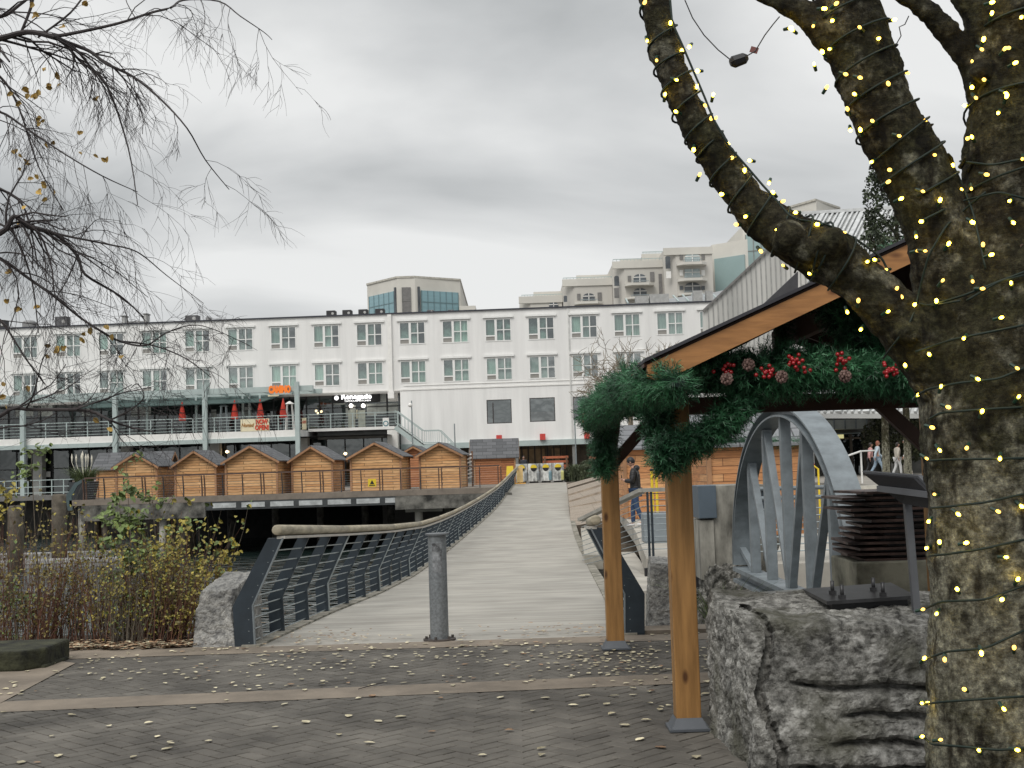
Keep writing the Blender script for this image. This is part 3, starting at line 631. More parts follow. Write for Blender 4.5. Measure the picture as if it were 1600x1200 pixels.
# front deck
Y1=-5.0; a,_=hp(468,676,Y1); A0,_=hp(-60,700,Y1)
zf0=zz(400,686,Y1); 
m=MB(); m.box(A0,a,Y1,yg-.1,zz(400,684,Y1),zz(400,673.5,Y1)); m.build('deck_slab',white_pt,**LB)
m=MB(); m.box(A0,a,Y1-.08,Y1-.002,zz(400,690.5,Y1),zz(400,684,Y1)); m.build('deck_beam',teal_st,**LB)
zdk=zz(400,673.5,Y1)
Y2=-2.2; c,_=hp(621,670,Y2)
m=MB(); m.box(a+.002,c,Y2,yg-.1,zz(550,672.5,Y2),zz(550,668,Y2)); m.box(c-.75,c,Y2+.05,Y2+.7,ZG,zz(550,672.5,Y2)-.002); m.build('deck_slab',white_pt,**LB)
m=MB(); m.box(a+.5,c-.8,Y2+.8,Y2+1.1,zz(550,685,Y2),zz(550,673,Y2)); m.build('deck_beam',M('grey_under_beam',(0.2,0.2,0.19),.8,bump=0),**LB)
def hrail(pts,name='railing',n=5,h=1.02,posts=1.5,mt=teal_st,par=None,top=.05):
    """pts local polyline at deck level"""
    m=MB()
    for p,q in zip(pts,pts[1:]):
        p=V(p);q=V(q); L=(q-p).length; k=max(1,int(L/posts))
        for i in range(k+1):
            r=p.lerp(q,i/k); m.bar(r,r+V((0,0,h)),.06,.06,up=Y_)
        for j in range(n):
            zq=V((0,0,.15+(h-.15)*j/(n-1))); tt=top if j==n-1 else .028; m.bar(p+zq,q+zq,tt,tt)
    return m.build(name,mt,par or hotel,local=True)
hrail([(A0,Y1+.1,zdk),(a,Y1+.1,zdk)]); zd2=zz(550,668,Y2)
hrail([(a,Y2+.1,zd2),(c,Y2+.1,zd2)]); hrail([(a+.01,Y1+.1,zdk),(a+.01,Y2+.1,zd2)])
# posts and pergola beam
for px in (-32,38,182,322,466):
    s,_=hp(px,650,Y1); m=MB(); w=.15; m.box(s-w,s+w,Y1-.4,Y1-.09,-.1 if px<100 else PZ-.2,zz(px,604-.031*(px-450),Y1)+.35*0+.3); m.build('deck_post',teal_st,**LB)
sp0=zz(300,612,Y1)
m=MB(); m.box(A0,a+1.0,Y1-.08,Y1+.25,zz(300,617,Y1),zz(300,608.5,Y1)); m.box(A0,a+1.0,Y1+3,Y1+3.2,zz(300,617,Y1),zz(300,608.5,Y1)-.05)
x=A0+.5
while x<a+1: m.box(x-.04,x+.04,Y1+.26,-.05,zz(300,617,Y1)+.05,zz(300,609.5,Y1)); x+=1.6
m.build('canopy_frame',teal_st,**LB)
for px in (230,307,380,407,510-120):
    s,_=hp(px,650,-2); m=MB(); m.box(s-.07,s+.07,-2.1,-1.95,ZD,zz(300,617,Y1)); m.build('canopy_post',teal_st,**LB)
m=MB(); x0,x1=hp(150,630,0)[0],hp(452,630,0)[0]; zc=zz(400,623,-1)
m.slab([(x0,-3.6,zc-.45),(x1-1.2,-3.6,zc-.45),(x1,-.1,zc+.35),(x0,-.1,zc+.35)],V((0,0,.06))); m.build('awning',M('green_canvas',(0.05,0.085,0.08),.8,var=.15,bump=0),fixn=True,**LB)
# banner and orange sign
def hpanel(px0,px1,py0,py1,off,mt,name,th=.04,parent=None):
    p=hp(px0,(py0),off); q=hp(px1,py1,off); m=MB(); m.box(p[0],q[0],off-th,off,q[1],p[1]); return m.build(name,mt,parent or hotel,local=True),((p[0]+q[0])/2,(p[1]+q[1])/2,q[0]-p[0],p[1]-q[1])
crm=M('cream_banner',(0.75,0.68,0.48),.7,var=.05,bump=0)
bn,(cx,cz,bw,bh)=hpanel(376,421,655.3,673,Y1+.02,crm,'banner')
rl=M('red_letters',(0.62,0.07,0.035),.6,var=.05,bump=0); bl=M('brown_letters',(0.40,0.20,0.05),.6,var=.05,bump=0)
text('NOW',.44,(cx+.50,Y1-.04,cz+.2),X_,Z_,rl,bn,'lettering',bold=.025,width=.85)
text('OPEN!',.44,(cx+.50,Y1-.04,cz-.2),X_,Z_,rl,bn,'lettering',bold=.025,width=.98)
text('Nomad',.36,(cx-.53,Y1-.04,cz),X_,Z_,bl,bn,'lettering',bold=.008,shear=.3,width=.9)
b2,_q=hpanel(472,479,653,671,Y1+1,crm,'banner'); text('NOW',.3,(_q[0],Y1+.94,_q[1]+.1),X_,Z_,rl,b2,'lettering',width=.25)
og=emis('orange_letters',(0.85,0.20,0.02),.15)
p=hp(437.5,609.5,Y1-.12); m=MB(); m.box(p[0]-.85,p[0]-.1,Y1-.14,Y1-.085,p[1]-.42,p[1]-.30); sgn=m.build('orange_sign',crm,**LB)
text('CAMINO',.66,(p[0]+.0,Y1-.2,p[1]+.02),X_,Z_,og,sgn,'lettering',bold=.05,width=1.55,depth=.08)
b3,_q=hpanel(598,608,653,667,Y2+.1,white_pt,'deck_sign'); blu=M('teal_emblem',(0.08,0.22,0.26),.5,bump=0)
m=MB(); m.tube([(_q[0],Y2+.05,_q[1]-.08),(_q[0],Y2+.03,_q[1]-.08)],.20,14); m.build('emblem',blu,b3,local=True)
m=MB(); m.tube([(_q[0],Y2+.029,_q[1]-.08),(_q[0],Y2+.025,_q[1]-.08)],.13,12); m.build('emblem_centre',white_pt,b3,local=True)
# closed umbrellas on the deck, heaters
umb=None
for i,(px,mt,lb) in enumerate(((285,'r','closed red umbrella on the restaurant deck, leftmost of the four'),(367,'r','closed red umbrella on the restaurant deck just left of the cream banner'),(407,'r','closed red umbrella on the restaurant deck directly above the cream banner'),(443,'r','closed red umbrella on the restaurant deck nearest the tall end post and heater'))):
    s,_=hp(px,660,-3.4); w=HM@V((s,-3.4,zdk))
    if umb is None:
        umb=thing('umbrella',w,lb,'umbrella','closed red umbrellas on the restaurant deck'); WM[umb.name]=Matrix()
        m=MB(); m.lathe((0,0,0),[(.2,0),(.2,.06),(.03,.08),(.025,2.3),(.01,2.36)],8); m.build('pole',steel_gr,umb,local=True)
        m=MB(); m.lathe((0,0,0),[(.17,.95),(.26,1.0),(.25,1.2),(.20,1.5),(.12,1.9),(.03,2.3)],9); m.build('canopy',red_fab,umb,local=True)
        m=MB(); m.lathe((0,0,0),[(.215,1.48),(.225,1.5),(.215,1.53)],9); m.build('strap',black_pt,umb,local=True)
    else:
        u=copy_tree(umb); u.location=w; u['label']=lb
for i,(px,lb) in enumerate(((453,'pale patio heater frame beside the tall deck post at the end of the pergola'),(350,'grey patio heater on the deck left of the second closed umbrella'))):
    s,_=hp(px,660,-3.2); w=HM@V((s,-3.2,zdk)); t=thing('patio_heater',w,lb,'patio heater')
    m=MB()
    for q in ((-.28,-.28),(.28,-.28),(-.28,.28),(.28,.28)): m.bar(w+V((q[0],q[1],0)),w+V((q[0]*.6,q[1]*.6,1.9)),.05,.05,up=Y_)
    m.build('frame',white_pt if i==0 else steel_rod,t)
    m=MB(); m.lathe(w,[(.35,1.9),(.05,2.1)],8); m.build('hood',white_pt if i==0 else steel_rod,t)
# ground floor
zg1=zz(400,690.5,Y1)
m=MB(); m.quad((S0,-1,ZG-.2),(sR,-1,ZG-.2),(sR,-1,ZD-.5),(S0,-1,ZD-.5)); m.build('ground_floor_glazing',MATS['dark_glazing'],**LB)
m=MB(); x=S0+.6
while x<sR: m.box(x-.04,x+.04,-1.06,-1.005,ZG,ZD-.5); x+=1.35
m.box(S0,sR,-1.05,-1.004,ZG+1.9,ZG+1.97); m.build('mullions',black_pt,**LB)
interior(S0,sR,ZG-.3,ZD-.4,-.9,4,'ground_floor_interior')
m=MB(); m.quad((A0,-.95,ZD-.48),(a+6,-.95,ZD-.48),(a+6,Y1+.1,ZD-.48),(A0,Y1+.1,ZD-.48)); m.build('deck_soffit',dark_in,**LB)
for px in (62,199,338,476):
    s,_=hp(px,720,-1.6); m=MB(); m.box(s-.33,s+.33,-2,-1.3,ZG-.2,ZD-.5); m.build('column',M('offwhite_column',(0.55,0.55,0.52),.8,var=.1,bump=0),**LB)
for (px,py,ww,hh) in ((75,741,.55,.6),(111,772,.75,.35),(83,772,.8,.3)):
    s,z=hp(px,py,-1.1); m=MB(); m.box(s-ww/3,s+ww/3,-1.12,-1.08,z-hh/3,z+hh/3) if py<760 else None
    if py<760: m.build('notice',white_pt,**LB)
for px,py in ((105,741),(360,706),(543,709),(822,693),(848,693),(882,692),(812,741)):
    s,z=hp(px,py,-.3); 
    if py<730: m=MB(); m.ball((s,1.2 if px>700 else -1.2,z),.10,6,5); m.build('soffit_lamp',warm,**LB)
# right colonnade
m=MB(); m.box(sR,S1,-.25,-.003,zz(800,697.5),zz(800,689)); m.build('fascia_beam',teal_st,**LB)
zf=zz(800,697.5)
m=MB(); m.quad((sR,3.0,ZG-.3),(S1,3.0,ZG-.3),(S1,3.0,ZB2),(sR,3.0,ZB2)); m.build('colonnade_back',M('brown_shopfront',(0.035,0.028,0.022),.6,var=.4,scale=.7,bump=0,col2=(.09,.07,.05)),**LB)
for px in range(806,900,10):
    s,_=hp(px,720,2.9); m=MB(); m.box(s-.045,s+.045,2.85,2.99,ZG,ZB2-.2); m.build('mullion',black_pt,**LB)
for px in (818,833,845,871):
    s,_=hp(px,720,2.9); m=MB(); m.box(s-.40,s+.30,2.9,2.98,ZG,ZG+2.3); d=m.build('door',M('tan_door',(0.20,0.14,0.08),.6,var=.2,bump=0),**LB)
for px in (735,808,897,760):
    s,_=hp(px,720,0); m=MB(); m.box(s-.1,s+.1,-.1,.2,ZG-.2,zf); m.build('column',MATS['grey_under_beam'],**LB)
for px in (780,848,917):
    s,z=hp(px,682.5-.031*(px-848),-.3); m=MB(); m.box(s-.2,s+.2,-.5,-.26,z-.22,z+.22); m.build('red_lantern',M('red_lantern',(0.6,0.06,0.05),.6,bump=0),**LB)
# stair on the deck end
stt=thing('outdoor_stair',HM@V((c,Y2,zd2)),'pale green steel stair with railings descending from the right end of the restaurant deck','stair'); WM[stt.name]=Matrix(); stt.location=HM@V((0,0,0)); stt.rotation_euler=(0,0,HRZ)
p1=V((c,Y2+.3,zd2)); q1=hp(664,697,Y2+.3); p2=V((q1[0],Y2+.3,q1[1])); q2=hp(690,697,Y2+.3); p3=V((q2[0],Y2+.3,q1[1])); q3=hp(728,726,Y2+.3); p4=V((q3[0],Y2+.3,PZ+.9))
m=MB(); up_=Z_
for (u,v) in ((p1,p2),(p2,p3),(p3,p4)):
    for o in (0,1.3): m.bar(u+V((0,-o,-.12)),v+V((0,-o,-.12)),.08,.32)
m.build('stringer',teal_st,stt,local=True)
m=MB(); k=11
for (u,v,kk) in ((p1,p2,11),(p3,p4,9)):
    for i in range(kk): r=u.lerp(v,(i+.5)/kk); m.box(r.x-.16,r.x+.16,r.y-1.28,r.y-.02,r.z-.02,r.z+.02)
m.box(p2.x,p3.x,p2.y-1.28,p2.y,p2.z-.03,p2.z+.0); m.build('tread',M('grey_tread',(0.25,0.25,0.24),.8,bump=0),stt,local=True)
for o in (0,1.3):
    m=MB()
    for (u,v) in ((p1,p2),(p2,p3),(p3,p4)):
        u=u+V((0,-o,.12)); v=v+V((0,-o,.12)); m.bar(u+V((0,0,.95)),v+V((0,0,.95)),.06,.06); m.bar(u+V((0,0,.1)),v+V((0,0,.1)),.04,.04); L=(v-u).length; kk=int(L/.28)
        for i in range(kk+1): r=u.lerp(v,i/kk); m.bar(r+V((0,0,.1)),r+V((0,0,.95)),.025,.025,up=Y_)
    m.build('railing',teal_st,stt,local=True)
# roof units
units=[(3,496,17,16,0),(46,497,22,14,1),(98,495,20,18,2),(195,494,5,14,3),(229,491,5,16,3),(213,497,30,6,1),(301,495,20,12,2),(326,494,6,8,1),(518,489,14,11,0),(543,488,14,11,0),(568,487,14,11,0),(594,486,14,11,0),(673,486,10,6,2),(705,484.5,9,5,2)]
desc=['dark roof unit at the far left edge of the hotel roof','wide grey drum-shaped roof unit near the left end of the hotel roof','dark boxy roof unit behind the birch twigs','left one of two slim pale roof stacks','right one of two slim pale roof stacks','low grey duct between the two slim roof stacks','dark roof unit between the slim stacks and the four matching fans','small grey vent right beside a dark roof unit','leftmost of four matching black roof fans','second from the left of four matching black roof fans','third from the left of four matching black roof fans','rightmost of four matching black roof fans, beside the downpipe','small dark roof unit in front of the glass tower, left of two','small dark roof unit in front of the glass tower, right of two']
um=[M('roof_unit_black',(0.03,0.03,0.033),.6,bump=0),M('roof_unit_grey',(0.22,0.22,0.22),.6,bump=0),M('roof_unit_dark',(0.10,0.10,0.105),.6,bump=0),M('roof_stack_pale',(0.38,0.38,0.37),.6,bump=0)]
for (px,py,wp,hpx,k),ds in zip(units,desc):
    s,_=hp(px,py,1.2); w=HM@V((s,1.2,ZT+.02)); WPX=wp*.0475; H=hpx*.0475
    t=thing('roof_unit',w,ds,'roof unit','equipment on the hotel roof',rz=HRZ); hw=WPX/2
    m=MB()
    if 'drum' in ds: m.lathe((0,0,0),[(hw,.1),(hw,H*.8),(hw*.7,H)],12)
    else: m.box(-hw,hw,-.35,.35,.08,H)
    m.build('casing',um[k],t,local=True,bevel=.03)
    if k!=3:
        m=MB(); m.box(-hw*.9,hw*.9,-.3,.3,0,.08); m.build('feet',um[2],t,local=True)
        m=MB(); m.tube([(hw*.45,-.352,H*.55),(hw*.45,-.37,H*.55)],min(hw,H)*.3,10); m.build('fan_grille',um[3],t,local=True)
    else:
        m=MB(); m.box(-hw-.06,hw+.06,-.4,.4,H,H+.08); m.build('cap',um[1],t,local=True)
# light pole standing before the wall + thin poles
for i,(px,t0,b0,lb) in enumerate(((643,626,668,'thin pale lamp pole rising behind the outdoor stair'),(710,662,684,'short thin grey pole in front of the blank white wall'),(898,655,735,'thin grey pole at the right end of the colonnade'))):
    p=P(px,t0,88); t=thing('lamp_pole',(p.x,88,.6),lb,'pole'); m=MB(); m.tube([(p.x,88,.6),(p.x,88,p.z)],[.06,.04],6); m.build('pole',steel_rod,t)
    if i==0: m=MB(); m.ball((p.x-.1,88,p.z-.3),.16,8,6); m.build('lamp_head',white_pt,t,smooth=True)
# ================================================================== TOWERS AND BUILDINGS BEHIND
beige=M('beige_concrete',(0.60,0.58,0.53),.85,var=.08,scale=.15,bump=0); beige2=M('warm_grey_stucco',(0.53,0.51,0.47),.85,var=.08,scale=.15,bump=0); beige3=M('grey_stucco',(0.33,0.315,0.285),.85,var=.08,scale=.15,bump=0)
bglass=M('blue_curtain_glass',(0.20,0.34,0.38),.15,var=.08,scale=.3,bump=.05,bscale=.2,stretch=(.2,.2,6),spec=.8); dglass=M('dark_window_glass',(0.08,0.09,0.10),.15,var=.4,scale=.4,bump=0); greyp=M('grey_panel',(0.17,0.165,0.16),.7,bump=0)
def zA(px,py,Y): return P(px,py,Y)
TY=210
tw=thing('office_tower',(P(640,500,TY).x,TY,0),'hexagonal beige tower with blue glass panels behind the middle of the hotel','tower'); 
pts=[(P(566,440,TY).x,TY+7),(P(620,433,TY).x,TY),(P(648,433,TY).x,TY),(P(717,440,TY).x,TY+5),(P(717,440,TY).x,TY+40),(P(566,440,TY).x,TY+40)]
zt=P(640,434,TY).z
m=MB(); m.slab([V((x,y,0)) for x,y in pts],V((0,0,zt))); m.build('wall',beige,tw,fixn=True)
m=MB(); m.slab([V((x+(.12 if x>-15 else -.12),y-.12,zt)) for x,y in pts],V((0,0,.3))); m.build('parapet',conc_light,tw,fixn=True)
def face_panel(a,b_,u0,u1,z0,z1,mt,name,par,out=.25,mul=0,arch=False,nvert=0):
    a=V((a[0],a[1],0)); b_=V((b_[0],b_[1],0)); d=(b_-a); n=V((d.y,-d.x,0)).normalized()
    p=a+d*u0+n*out; q=a+d*u1+n*out
    m=MB()
    if arch:
        w=(q-p); k=8; pl=[p+Z_*z0,q+Z_*z0]
        for i in range(k+1):
            t=math.pi*i/k; pl.append(p+w*(.5+.5*math.cos(t))+Z_*(z1-w.length*.3+w.length*.3*math.sin(t)))
        m.slab(pl,-n*out*.9)
    else: m.slab([p+Z_*z0,q+Z_*z0,q+Z_*z1,p+Z_*z1],-n*out*.9)
    o=m.build(name,mt,par,fixn=True)
    if mul:
        m=MB()
        for i in range(1,mul): 
            z=z0+(z1-z0)*i/mul; m.bar(p+n*.03+Z_*z,q+n*.03+Z_*z,.06,.12)
        for i in range(nvert+1):
            r=p.lerp(q,i/max(1,nvert)); m.bar(r+n*.03+Z_*z0,r+n*.03+Z_*z1,.12,.06,up=n)
        m.build('glazing_bars',MATS['grey_under_beam'] if mt is not bglass else M('glazing_bar_teal',(0.14,0.22,0.24),.4,bump=0),o)
    return o
face_panel(pts[0],pts[1],.10,.93,5,zt-2.1,bglass,'window',tw,mul=14,nvert=5)
face_panel(pts[1],pts[2],.28,.75,5,zt-1.6,greyp,'recess',tw,mul=12)
face_panel(pts[2],pts[3],.12,.93,5,zt-2.1,bglass,'window',tw,mul=14,nvert=6)
for (i,u) in ((0,.955),(2,.07)): face_panel(pts[i],pts[i+1],u-.02,u+.02,5,zt-1.5,dglass,'slit_window',tw)
b=MB(); q=P(735,480,TY+6); b.box(P(716,480,TY).x,P(742,480,TY).x,TY+4,TY+20,0,q.z); solo(b,'low_annex',beige,'low beige annex showing just right of the hexagonal tower','building')
# terraced condominium
cd=thing('condominium',(P(960,480,185).x,185,0),'terraced beige condominium stepping up to the right behind the hotel, with arched windows and balconies','building')
def cblock(l,r,top,Y,mt,dep=16,cham=0,parap=None,name='wing'):
    x0,x1=P(l,top,Y).x,P(r,top,Y).x; z=P((l+r)/2,top,Y).z; m=MB(); c_=1.6*cham
    m.slab([V((x0+c_,Y,0)),V((x1,Y,0)),V((x1,Y+dep,0)),V((x0,Y+dep,0)),V((x0,Y+c_,0))] if cham else [V((x0,Y,0)),V((x1,Y,0)),V((x1,Y+dep,0)),V((x0,Y+dep,0))],V((0,0,z)))
    o=m.build(name,mt,cd,fixn=True); m=MB(); m.box(x0-.15,x1+.1,Y-.2,Y+.3,z-.9,z+.12); m.build('cornice',beige,o); return x0,x1,z,Y
B1=cblock(1038,1112,388,180,beige2,cham=1); B2=cblock(958,1036,409,183,beige2,cham=1); B2b=cblock(1004,1036,398,187,greyp); B3=cblock(880,956,437,186,beige2,cham=1); B3b=cblock(902,956,431,190,beige); B4=cblock(812,878,464,189,beige,cham=1); B4b=cblock(835,880,457,193,beige2)
B2c=cblock(970,1004,405.5,188,beige3); 
def cwin(l,r,t_,b_,Y,arch=True,mt=None,bal=False):
    p=P(l,b_,Y); q=P(r,t_,Y); o=face_panel((p.x,Y),(q.x,Y),0,1,p.z,q.z,mt or dglass,'window',cd,out=.12,arch=arch)
    if r-l<12: return o
    m=MB(); m.bar(V(((p.x+q.x)/2,Y-.15,p.z)),V(((p.x+q.x)/2,Y-.15,q.z)),.1,.08,up=Y_); m.bar(V((p.x,Y-.15,p.z*.4+q.z*.6)),V((q.x,Y-.15,p.z*.4+q.z*.6)),.08,.1); m.build('window_bars',white_pt,o)
    return o
def balc(l,r,t_,b_,Y,dep=1.8):
    p=P(l,b_,Y-1); q=P(r,t_,Y-1); m=MB(); c_=.8
    m.slab([V((p.x,Y-.01,p.z)),V((p.x,Y-dep+c_,p.z)),V((p.x+c_,Y-dep,p.z)),V((q.x-c_,Y-dep,p.z)),V((q.x,Y-dep+c_,p.z)),V((q.x,Y-.01,p.z))],V((0,0,(q.z-p.z)*.55)))
    o=m.build('balcony',beige,cd,fixn=True); m=MB(); z=p.z+(q.z-p.z); m.bar((p.x+c_,Y-dep+.1,z),(q.x-c_,Y-dep+.1,z),.08,.08); n=9
    for i in range(n+1): x=p.x+c_+(q.x-p.x-2*c_)*i/n; m.bar((x,Y-dep+.1,p.z),(x,Y-dep+.1,z),.06,.06,up=Y_)
    m.build('balcony_railing',steel_rod,o)
Y=180
cwin(1070,1093,395,409,Y,mt=M('sky_reflecting_glass',(0.35,0.42,0.43),.1,bump=0)); cwin(1070,1093,420,434,Y,arch=False,mt=MATS['sky_reflecting_glass']); cwin(1070,1094,441,456,Y); cwin(1040,1047,400,420,Y,arch=True); cwin(1041,1048,424,435,Y,arch=False,mt=white_pt)
for px in (1096,1062): cwin(px,px+5,398,406,Y,arch=False,mt=greyp); cwin(px,px+5,422,431,Y,arch=False,mt=white_pt); cwin(px,px+5,447,453,Y,arch=False)
balc(1058,1104,406,415,Y); balc(1060,1105,431,440,Y); balc(1060,1105,455,462,Y)
Y=183
cwin(990,1009,428,441,Y); cwin(990,1010,450,462,Y); cwin(960,967,431,447,Y); cwin(960,967,450,466,Y,arch=False,mt=greyp); balc(977,1022,439,447,Y); balc(977,1022,461,468,Y); cwin(1016,1022,425,440,Y,arch=False,mt=greyp); cwin(1030,1034,428,460,Y,arch=False,mt=greyp); cwin(981,986,431,440,Y,arch=False,mt=greyp)
Y=186
cwin(911,929,458,470,Y); cwin(881,886,462,472,Y); balc(898,942,468,476,Y); cwin(934,940,457,470,Y,arch=False,mt=greyp); cwin(902,907,459,469,Y,arch=False,mt=greyp)
Y=189; 
cwin(858,872,472,482,Y)
cwin(906,946,434,437,189.9,arch=False,mt=greyp)
for (a_,b_,y_,Y) in ((958,1036,405,183),(880,956,434,186),(815,878,461,189),(1004,1036,394,187)):
    p=P(a_,y_,Y-.2); q=P(b_,y_,Y-.2); zb_=P((a_+b_)/2,y_+4,Y).z; zt_=P((a_+b_)/2,y_-1,Y).z; m=MB(); m.bar((p.x,Y+.2,zt_),(q.x,Y+.2,zt_),.1,.1); n=14
    for i in range(n+1): x=p.x+(q.x-p.x)*i/n; m.bar((x,Y+.2,zb_-.6),(x,Y+.2,zt_),.07,.07,up=Y_)
    m.build('terrace_railing',teal_st,cd)
# terrace plants
rr=random.Random(4)
# glass office
of=thing('glass_office_building',(P(1135,480,188).x,188,0),'beige office block with big pale green glass panel right of the condominium','building')
pp=[(P(1112,386,188).x,188),(P(1160,380,188).x,184),(P(1160,380,188).x+2,210),(P(1112,386,188).x,210)]; zt=P(1135,382,188).z
m=MB(); m.slab([V((x,y,0)) for x,y in pp],V((0,0,zt))); m.build('wall',beige,of,fixn=True)
pgl=M('pale_green_glass',(0.30,0.40,0.40),.15,var=.06,scale=.2,bump=0)
face_panel(pp[0],pp[1],.08,.92,5,zt-2.2,pgl,'window',of,mul=0)
t2=thing('tall_office_building',(P(1180,480,195).x,195,0),'tall glass office block partly hidden by the lowest lit limb','building')
pp=[(P(1160,350,195).x,195),(P(1212,345,195).x,193),(P(1212,345,195).x,215),(P(1160,350,195).x,215)]; zt=P(1180,352,195).z
m=MB(); m.slab([V((x,y,0)) for x,y in pp],V((0,0,zt))); m.build('wall',beige,t2,fixn=True); face_panel(pp[0],pp[1],.08,.92,5,zt-1.5,pgl,'window',t2,mul=12,nvert=4)
t3=thing('distant_apartment_block',(P(1270,340,220).x,220,0),'distant beige flat-roofed block peeking above the ribbed metal roof','building')
pp=[(P(1222,316,220).x,222),(P(1262,313,220).x,214),(P(1316,320,220).x,222),(P(1316,320,220).x,240),(P(1222,316,220).x,240)]; zt=P(1262,314,214).z
m=MB(); m.slab([V((x,y,0)) for x,y in pp],V((0,0,zt))); m.build('wall',beige,t3,fixn=True); m=MB(); m.slab([V((x+(.15 if x>58 else -.15),y-.15,zt)) for x,y in pp],V((0,0,.35))); m.build('parapet',conc_light,t3,fixn=True)
face_panel(pp[0],pp[1],.15,.85,zt-7,zt-2.2,dglass,'window',t3); face_panel(pp[1],pp[2],.1,.9,zt-7,zt-2.6,dglass,'window',t3,mul=2,nvert=5)
# low grey roofs just behind the hotel's right end
gr=thing('grey_roof_building',(P(1070,470,112).x,112,0),'low building with seamed grey roof and pipes just behind the right end of the hotel','building')
x0,x1=P(975,470,112).x,P(1165,470,112).x; za_=P(1070,470,112).z
m=MB(); m.box(x0,x1,112,130,0,za_-.3); m.build('wall',greyp,gr)
m=MB(); m.slab([(x0-.3,111.5,za_-.3),(x1,111.5,za_-.3),(x1,120,za_+1.9),(x0+6,120,za_+1.0)],V((0,0,.12))); m.build('roof',M('seamed_grey_roof',(0.27,0.28,0.285),.5,var=.1,scale=.5,bump=0),gr,fixn=True)
for i in range(12):
    x=x0+.3+i*(x1-x0)/12; m=MB(); m.bar((x,111.5,za_-.12),(x+.6,120,za_+1.35+i*.04),.12,.14); m.build('roof_seam',teal_st,gr)
for (px,py,wp,hp_) in ((1003,466,20,9),(1030,463,30,9),(1090,458,14,10),(1108,457,10,7),(950,479,22,4)):
    p=P(px,py,110.5); m=MB(); m.box(p.x-wp*.0275,p.x+wp*.0275,110.3,111.2,p.z-.8,p.z+hp_*.02); m.build('roof_duct',um[3] if px!=950 else white_pt,gr)
# ================================================================== METAL-CLAD BUILDING (right)
mb=thing('metal_clad_building',(P(1180,500,66).x,66,.5),'angular pale building with streaked metal wall and ribbed roof behind the timber shelter','building')
def streak(name,c1,c2,sc):
    m=bpy.data.materials.new(name); m.use_nodes=True; ns,lk=nd(m); b=ns['Principled BSDF']; b.inputs['Roughness'].default_value=.5
    tc=ns.new('ShaderNodeTexCoord'); mp=ns.new('ShaderNodeMapping'); mp.inputs['Scale'].default_value=(sc,sc,.06); lk.new(tc.outputs['Object'],mp.inputs[0])
    n=ns.new('ShaderNodeTexNoise'); n.inputs['Scale'].default_value=1; n.inputs['Detail'].default_value=4; lk.new(mp.outputs[0],n.inputs['Vector']); rp=ns.new('ShaderNodeValToRGB'); lk.new(n.outputs['Fac'],rp.inputs[0])
    e=rp.color_ramp.elements; e[0].position=.35; e[0].color=(*c1,1); e[1].position=.62; e[1].color=(*c2,1); lk.new(rp.outputs[0],b.inputs['Base Color']); MATS[name]=m; return m
mw=streak('streaked_metal_cladding',(0.42,0.42,0.40),(0.62,0.61,0.58),.9)
Yw=66
def PW(px,py,Y=Yw): return P(px,py,Y)
m=MB(); poly=[PW(1099,487),PW(1207,384),PW(1250,344),PW(1250,430),PW(1258,700),PW(1104,760)]
m.slab([PW(1104,770),PW(1262,770),PW(1262,345),PW(1240,352),PW(1207,384),PW(1099,487)],V((0,.3,0))); m.build('wall',mw,mb,fixn=True)
m=MB(); 
for i in range(1,22):
    px=1099+i*7.4; p=PW(px,500); zt_=None
    yy=487+(px-1099)*(384-487)/(1207-1099) if px<1207 else 384+(px-1207)*(352-384)/(33)
    if px>1240: yy=352
    t_=PW(px,yy+1); m.bar((t_.x,Yw-.03,.5),(t_.x,Yw-.03,t_.z),.05,.05,up=Y_)
m.build('wall_seams',M('seam_grey',(0.33,0.33,0.32),.5,bump=0),mb)
m=MB(); m.bar(PW(1098,486,65.9),PW(1207,383,65.9),.14,.10); m.build('wall_coping',greyp,mb)
rfm=M('ribbed_metal_roof',(0.42,0.425,0.42),.45,var=.12,scale=.25,bump=0,stretch=(1,.3,.3))
A,Bp,Cp,Dp=P(1240,337,84),P(1408,327,82),P(1500,646,64),P(1262,646,65.8)
m=MB(); m.slab([A,Bp,Cp,Dp],V((0,.02,-.25))); m.build('roof',rfm,mb,fixn=True)
m=MB()
for i in range(40):
    u=-.9+i*.046
    # ribs run diagonally: from lower-left to upper-right
    a0=(max(0,u),max(0,-u)); 
    def S(u_,v_): return (A.lerp(Bp,u_)).lerp(Dp.lerp(Cp,u_),v_)+V((0,-.05,.06))
    s0=(u,1.0); s1=(u+1.0,0.0)
    if s0[0]<0: s0=(0,1+u)   # along u+ (1-v)=const
    if s1[0]>1: s1=(1,u)
    if s0[1]<=0.01 or s0[1]-s1[1]<.03: continue
    m.bar(S(*s0),S(*s1),.13 if i%4 else .3,.12 if i%4 else .14)
m.build('roof_ribs',M('pale_roof_rib',(0.52,0.53,0.53),.5,bump=0),mb)
m=MB(); m.bar(A+V((0,0,.1)),Bp+V((0,0,.1)),.5,.2); m.build('ridge_cap',MATS['pale_roof_rib'],mb)
m=MB(); m.slab([PW(1175,492,60),PW(1247,424,60),PW(1247,500,60),PW(1175,500,60)],V((0,.4,0))); m.build('dark_gable',M('dark_gable_metal',(0.05,0.05,0.055),.6,bump=0),mb,fixn=True)
m=MB(); m.slab([PW(1222,520,62),PW(1252,520,62),PW(1252,640,62),PW(1222,640,62)],V((0,.4,0))); m.build('white_panel',white_pt,mb,fixn=True)
